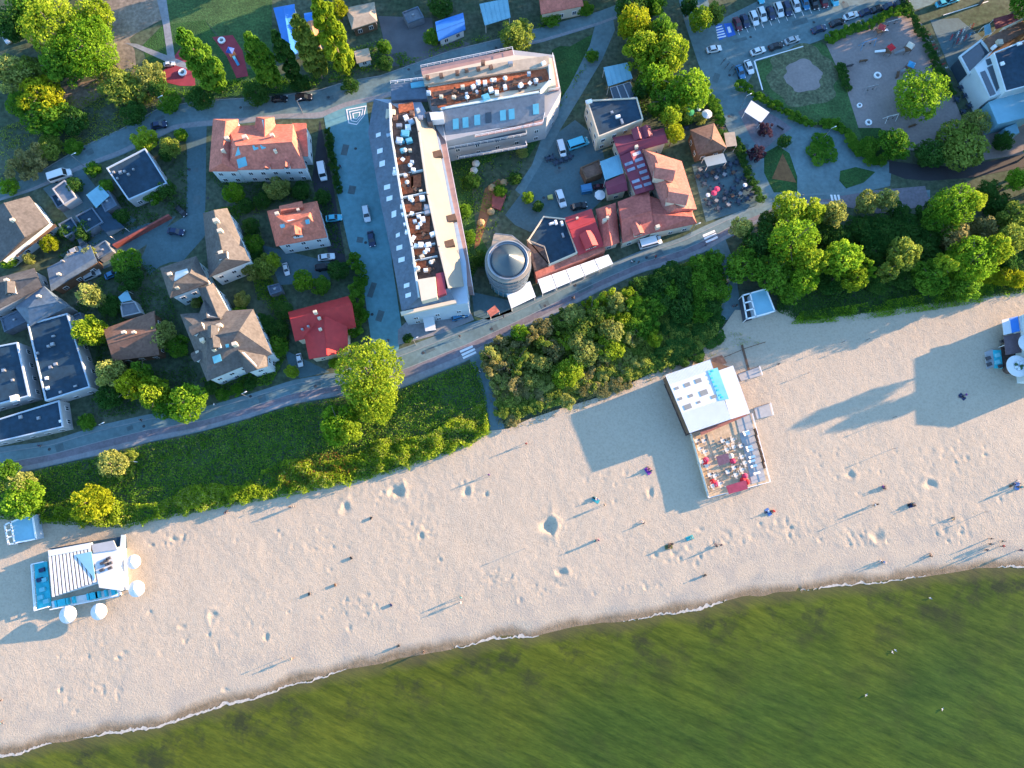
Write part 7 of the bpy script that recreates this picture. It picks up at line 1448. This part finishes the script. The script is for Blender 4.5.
for a in [
 (291,507,'stand','black','navy','person in black standing by the dune shrubs, left of a pair'),(295,506.5,'stand','grey','black','person in grey standing by the dune shrubs, right of a pair'),(226,513,'sit','navy','black','person in navy sitting in the shrub shade'),
 (526,444,'walk','red','brown','person in red walking at the end of the beach path'),(489,475,'walk','purple','navy','person in purple walking beside the sand hollow'),(596,499,'sit','white','blue','person in white sitting on the open sand'),(604,505,'walk','beige','brown','person in beige walking past the seated one'),
 (647,470,'sit','purple','purple','person in purple sitting left of the cafe deck'),(649,469,'sit','pink','navy','person in pink sitting close to the purple one'),(643,523,'sit','black','white','person in black and white sitting below the cafe deck'),(598,540,'walk','navy','pink','person in navy walking on the lower sand'),(595,541,'sit','teal','navy','person in teal sitting beside the walker'),
 (690.6,537,'sit','teal','teal','person in teal sitting below the cafe, upper right of a trio'),(670,546,'sit','olive','brown','person in olive sitting among footprints'),(668,547,'sit','black','brown','person in black sitting next to the olive one'),(720,545,'walk','navy','black','person in navy walking right of the trio'),(716,546,'sit','black','navy','person in black sitting behind the navy walker'),
 (461,597,'walk','teal','black','person in teal walking close to the sea'),(461,602,'walk','white','grey','person in white walking beside the teal one'),(705,575,'sit','brown','black','person in brown sitting near the water'),(771,511,'sit','black','black','person in black sitting on a towel below the deck corner'),(767,512,'lie','white','navy','person in white lying next to the black one'),
 (873,505,'walk','white','black','person in white walking on the lower right beach'),(875.5,504.3,'walk','black','black','person in black walking next to the white one'),(882.6,486.5,'sit','purple','black','person in dark purple sitting on the right beach'),(883.5,488,'sit','navy','black','person in navy sitting beside the dark purple one'),(911.7,504,'sit','black','teal','person in black sitting on the right beach'),(913.5,505.5,'sit','brown','black','person in brown sitting beside the black one'),
 (961,397,'lie','black','navy','person in black lying beside the long bar shadow'),(965,395,'sit','purple','grey','person in purple sitting at the lying one'),(1013,484,'sit','navy','navy','person in navy sitting at the right edge'),(1018,483,'sit','blue','white','person in blue sitting at the right edge in a group'),(1021,487,'sit','teal','navy','person in teal sitting at the right edge corner'),(1015,487,'stand','black','navy','person in black standing at the right edge group'),
 (989,538.7,'stand','black','brown','person in black standing by the water, top of a group of four'),(989,544,'stand','grey','black','person in grey standing by the water, second of the group'),(985,550,'stand','navy','black','person in navy standing closest to the sea'),(1001,541,'walk','beige','brown','person in beige walking right of the standing group'),(1001,546,'walk','red','black','person in dark red walking right of the standing group'),
 (884,562,'sit','blue','white','person in blue crouching at the water line'),(880,561,'sit','white','navy','person in white sitting at the water line'),(930.6,556,'sit','black','brown','person in black sitting on the wet sand edge'),(952.5,517.6,'sit','grey','olive','person in grey sitting among right beach footprints'),(1019,550,'walk','navy','navy','person in navy walking at the right edge by the sea'),
 (293,658,'walk','beige','brown','person in beige walking near the water at lower left'),(2,700,'stand','olive','black','person in olive standing at the left edge'),(3,722,'walk','teal','black','person in teal walking at the left edge by the sea'),(424,652,'walk','brown','black','person in brown walking on wet sand'),(399,645.5,'sit','black','black','person in black crouching on the damp sand'),
 (777,365,'stand','black','grey','person in black standing near the upper landing')]:
    person(*a)
for a in [(460,337,'walk','black','navy','person in black walking above the promenade crosswalk'),(503.5,317,'walk','navy','black','person in navy walking on the promenade below the tower'),(572,299,'walk','black','black','person in black walking below the white awnings'),(573.5,298.3,'walk','grey','navy','person in grey walking beside the black one'),(631,263,'stand','white','navy','person in white with others by the food van'),(634,262,'stand','teal','black','person in teal by the food van'),(638,263.5,'stand','black','grey','person in black by the food van'),
 (142.6,420.5,'walk','black','black','person in black walking on the promenade below the tree clump'),(42,446,'walk','navy','black','person in navy on the promenade at left'),(216,405,'walk','white','navy','person in white on the promenade by the villa corner'),(341,168,'walk','navy','navy','person in navy on the pale cyan street'),(726,285,'walk','black','navy','person in black on the forest path'),(732,307,'walk','navy','black','person in navy near the path kiosk'),(735.5,306.5,'walk','black','black','person in black near the path kiosk'),
 (705,246,'walk','grey','navy','person in grey stepping off the crosswalk'),(480,372,'walk','white','black','person in white on the beach path'),(801,197,'walk','white','grey','person in white by the roundabout lawns'),(813,157,'walk','black','navy','person in black circling the round shrub bed'),(770,129,'stand','white','navy','person in white below the market tent'),(655,258,'walk','red','black','person in red on the promenade'),(389,341,'walk','black','black','person in black crossing at the street mouth')]:
    person(*a, z=.06)
# towels under sitters
def m_towel():
    b = MB(); b.box((0, 0, .03), (1.8, 1.0, .03)); return prot('beach_towel', b, CLO['white'])
TW = m_towel()
for x, y, c, l in [(769,512,'blue','blue towel under the pair below the deck corner'),(596,500,'teal','teal towel under the seated person in white'),(690,538,'teal','teal towel of the trio below the cafe'),(648,471,'purple','purple towel left of the cafe deck'),(1018,486,'blue','blue towel at the right edge group'),(963,396.5,'navy','navy towel beside the long bar shadow'),(669,547,'olive','olive towel among the footprints'),(912.5,505,'navy','dark towel on the right beach')]:
    w_ = P(x, y, .2); z = float(sand_z(np.array([w_.x]), np.array([w_.y]))[0]) + .02; fur('beach_towel', TW, x, y, l, 'towel', None, None, 1, z, CLO[c])
# gulls on the water
def gull(px, py, label):
    w_ = P(px, py, -.4); t = thing('gull', label, 'gull', w_, rnd.random() * 6); t.scale = (.75, .75, .75)
    p_ = {'body': ((0,0,.10),(.11,.10)), 'tail': ((-.28,0,.13),(.05,.03)), 'breast': ((.14,0,.12),.09), 'neck': ((.20,0,.24),.045), 'head': ((.23,0,.30),.05), 'bill': ((.33,0,.285),.012)}
    m_ = skin_mesh('body', p_, [('body','tail'),('body','breast'),('breast','neck'),('neck','head'),('head','bill')]); m_.materials.append(FRAME); part('body', m_, t)
    for y in (-1, 1): b = MB(); b.slab([(.12, y * .1, .2), (.05, y * .55, .32), (-.2, y * .5, .3), (-.18, y * .08, .19)], .02); part('wing', prot('wing', b, GREYC), t)
for x, y, l in [(892,652,'white gull on the green water, left of a close pair'),(895,650,'white gull on the green water, right of a close pair'),(866,695,'pale gull on the water below the pair'),(942,709,'white gull farthest out on the water'),(930,598,'gull on the water near the shore')]: gull(x, y, l)

def m_bag2():
    b = MB(); b.box((0, 0, .16), (.5, .28, .3)); b.tube((-.15, 0, .3), (0, 0, .45), .02, n=4); b.tube((0, 0, .45), (.15, 0, .3), .02, n=4); return prot('beach_bag', b, CLO['black'])
BB = m_bag2()
for x, y, c, l in [(594,498,'black','black bag beside the seated person in white'),(651,471,'navy','navy bag beside the purple and pink pair'),(774,511,'red','red bag on the sand by the blue towel'),(672,544,'black','black bag beside the olive sitter'),(886,487,'beige','beige bag beside the dark purple sitter'),(909,505,'black','black bag left of the black and brown pair'),(1011,486,'brown','brown bag at the right edge group'),(309,594,'black','lone black bag on the open lower left sand'),(335,585,'brown','lone brown bag on the open sand'),(351,558,'black','small dark bag far from anyone on the left beach'),(391,605,'navy','lone navy bag near the damp sand'),(371,518,'black','lone black bag below the dune shrubs')]:
    w_ = P(x, y, .2); fur('beach_bag', BB, x, y, l, 'bag', None, None, 1.3, float(sand_z(np.array([w_.x]), np.array([w_.y]))[0]), CLO[c])
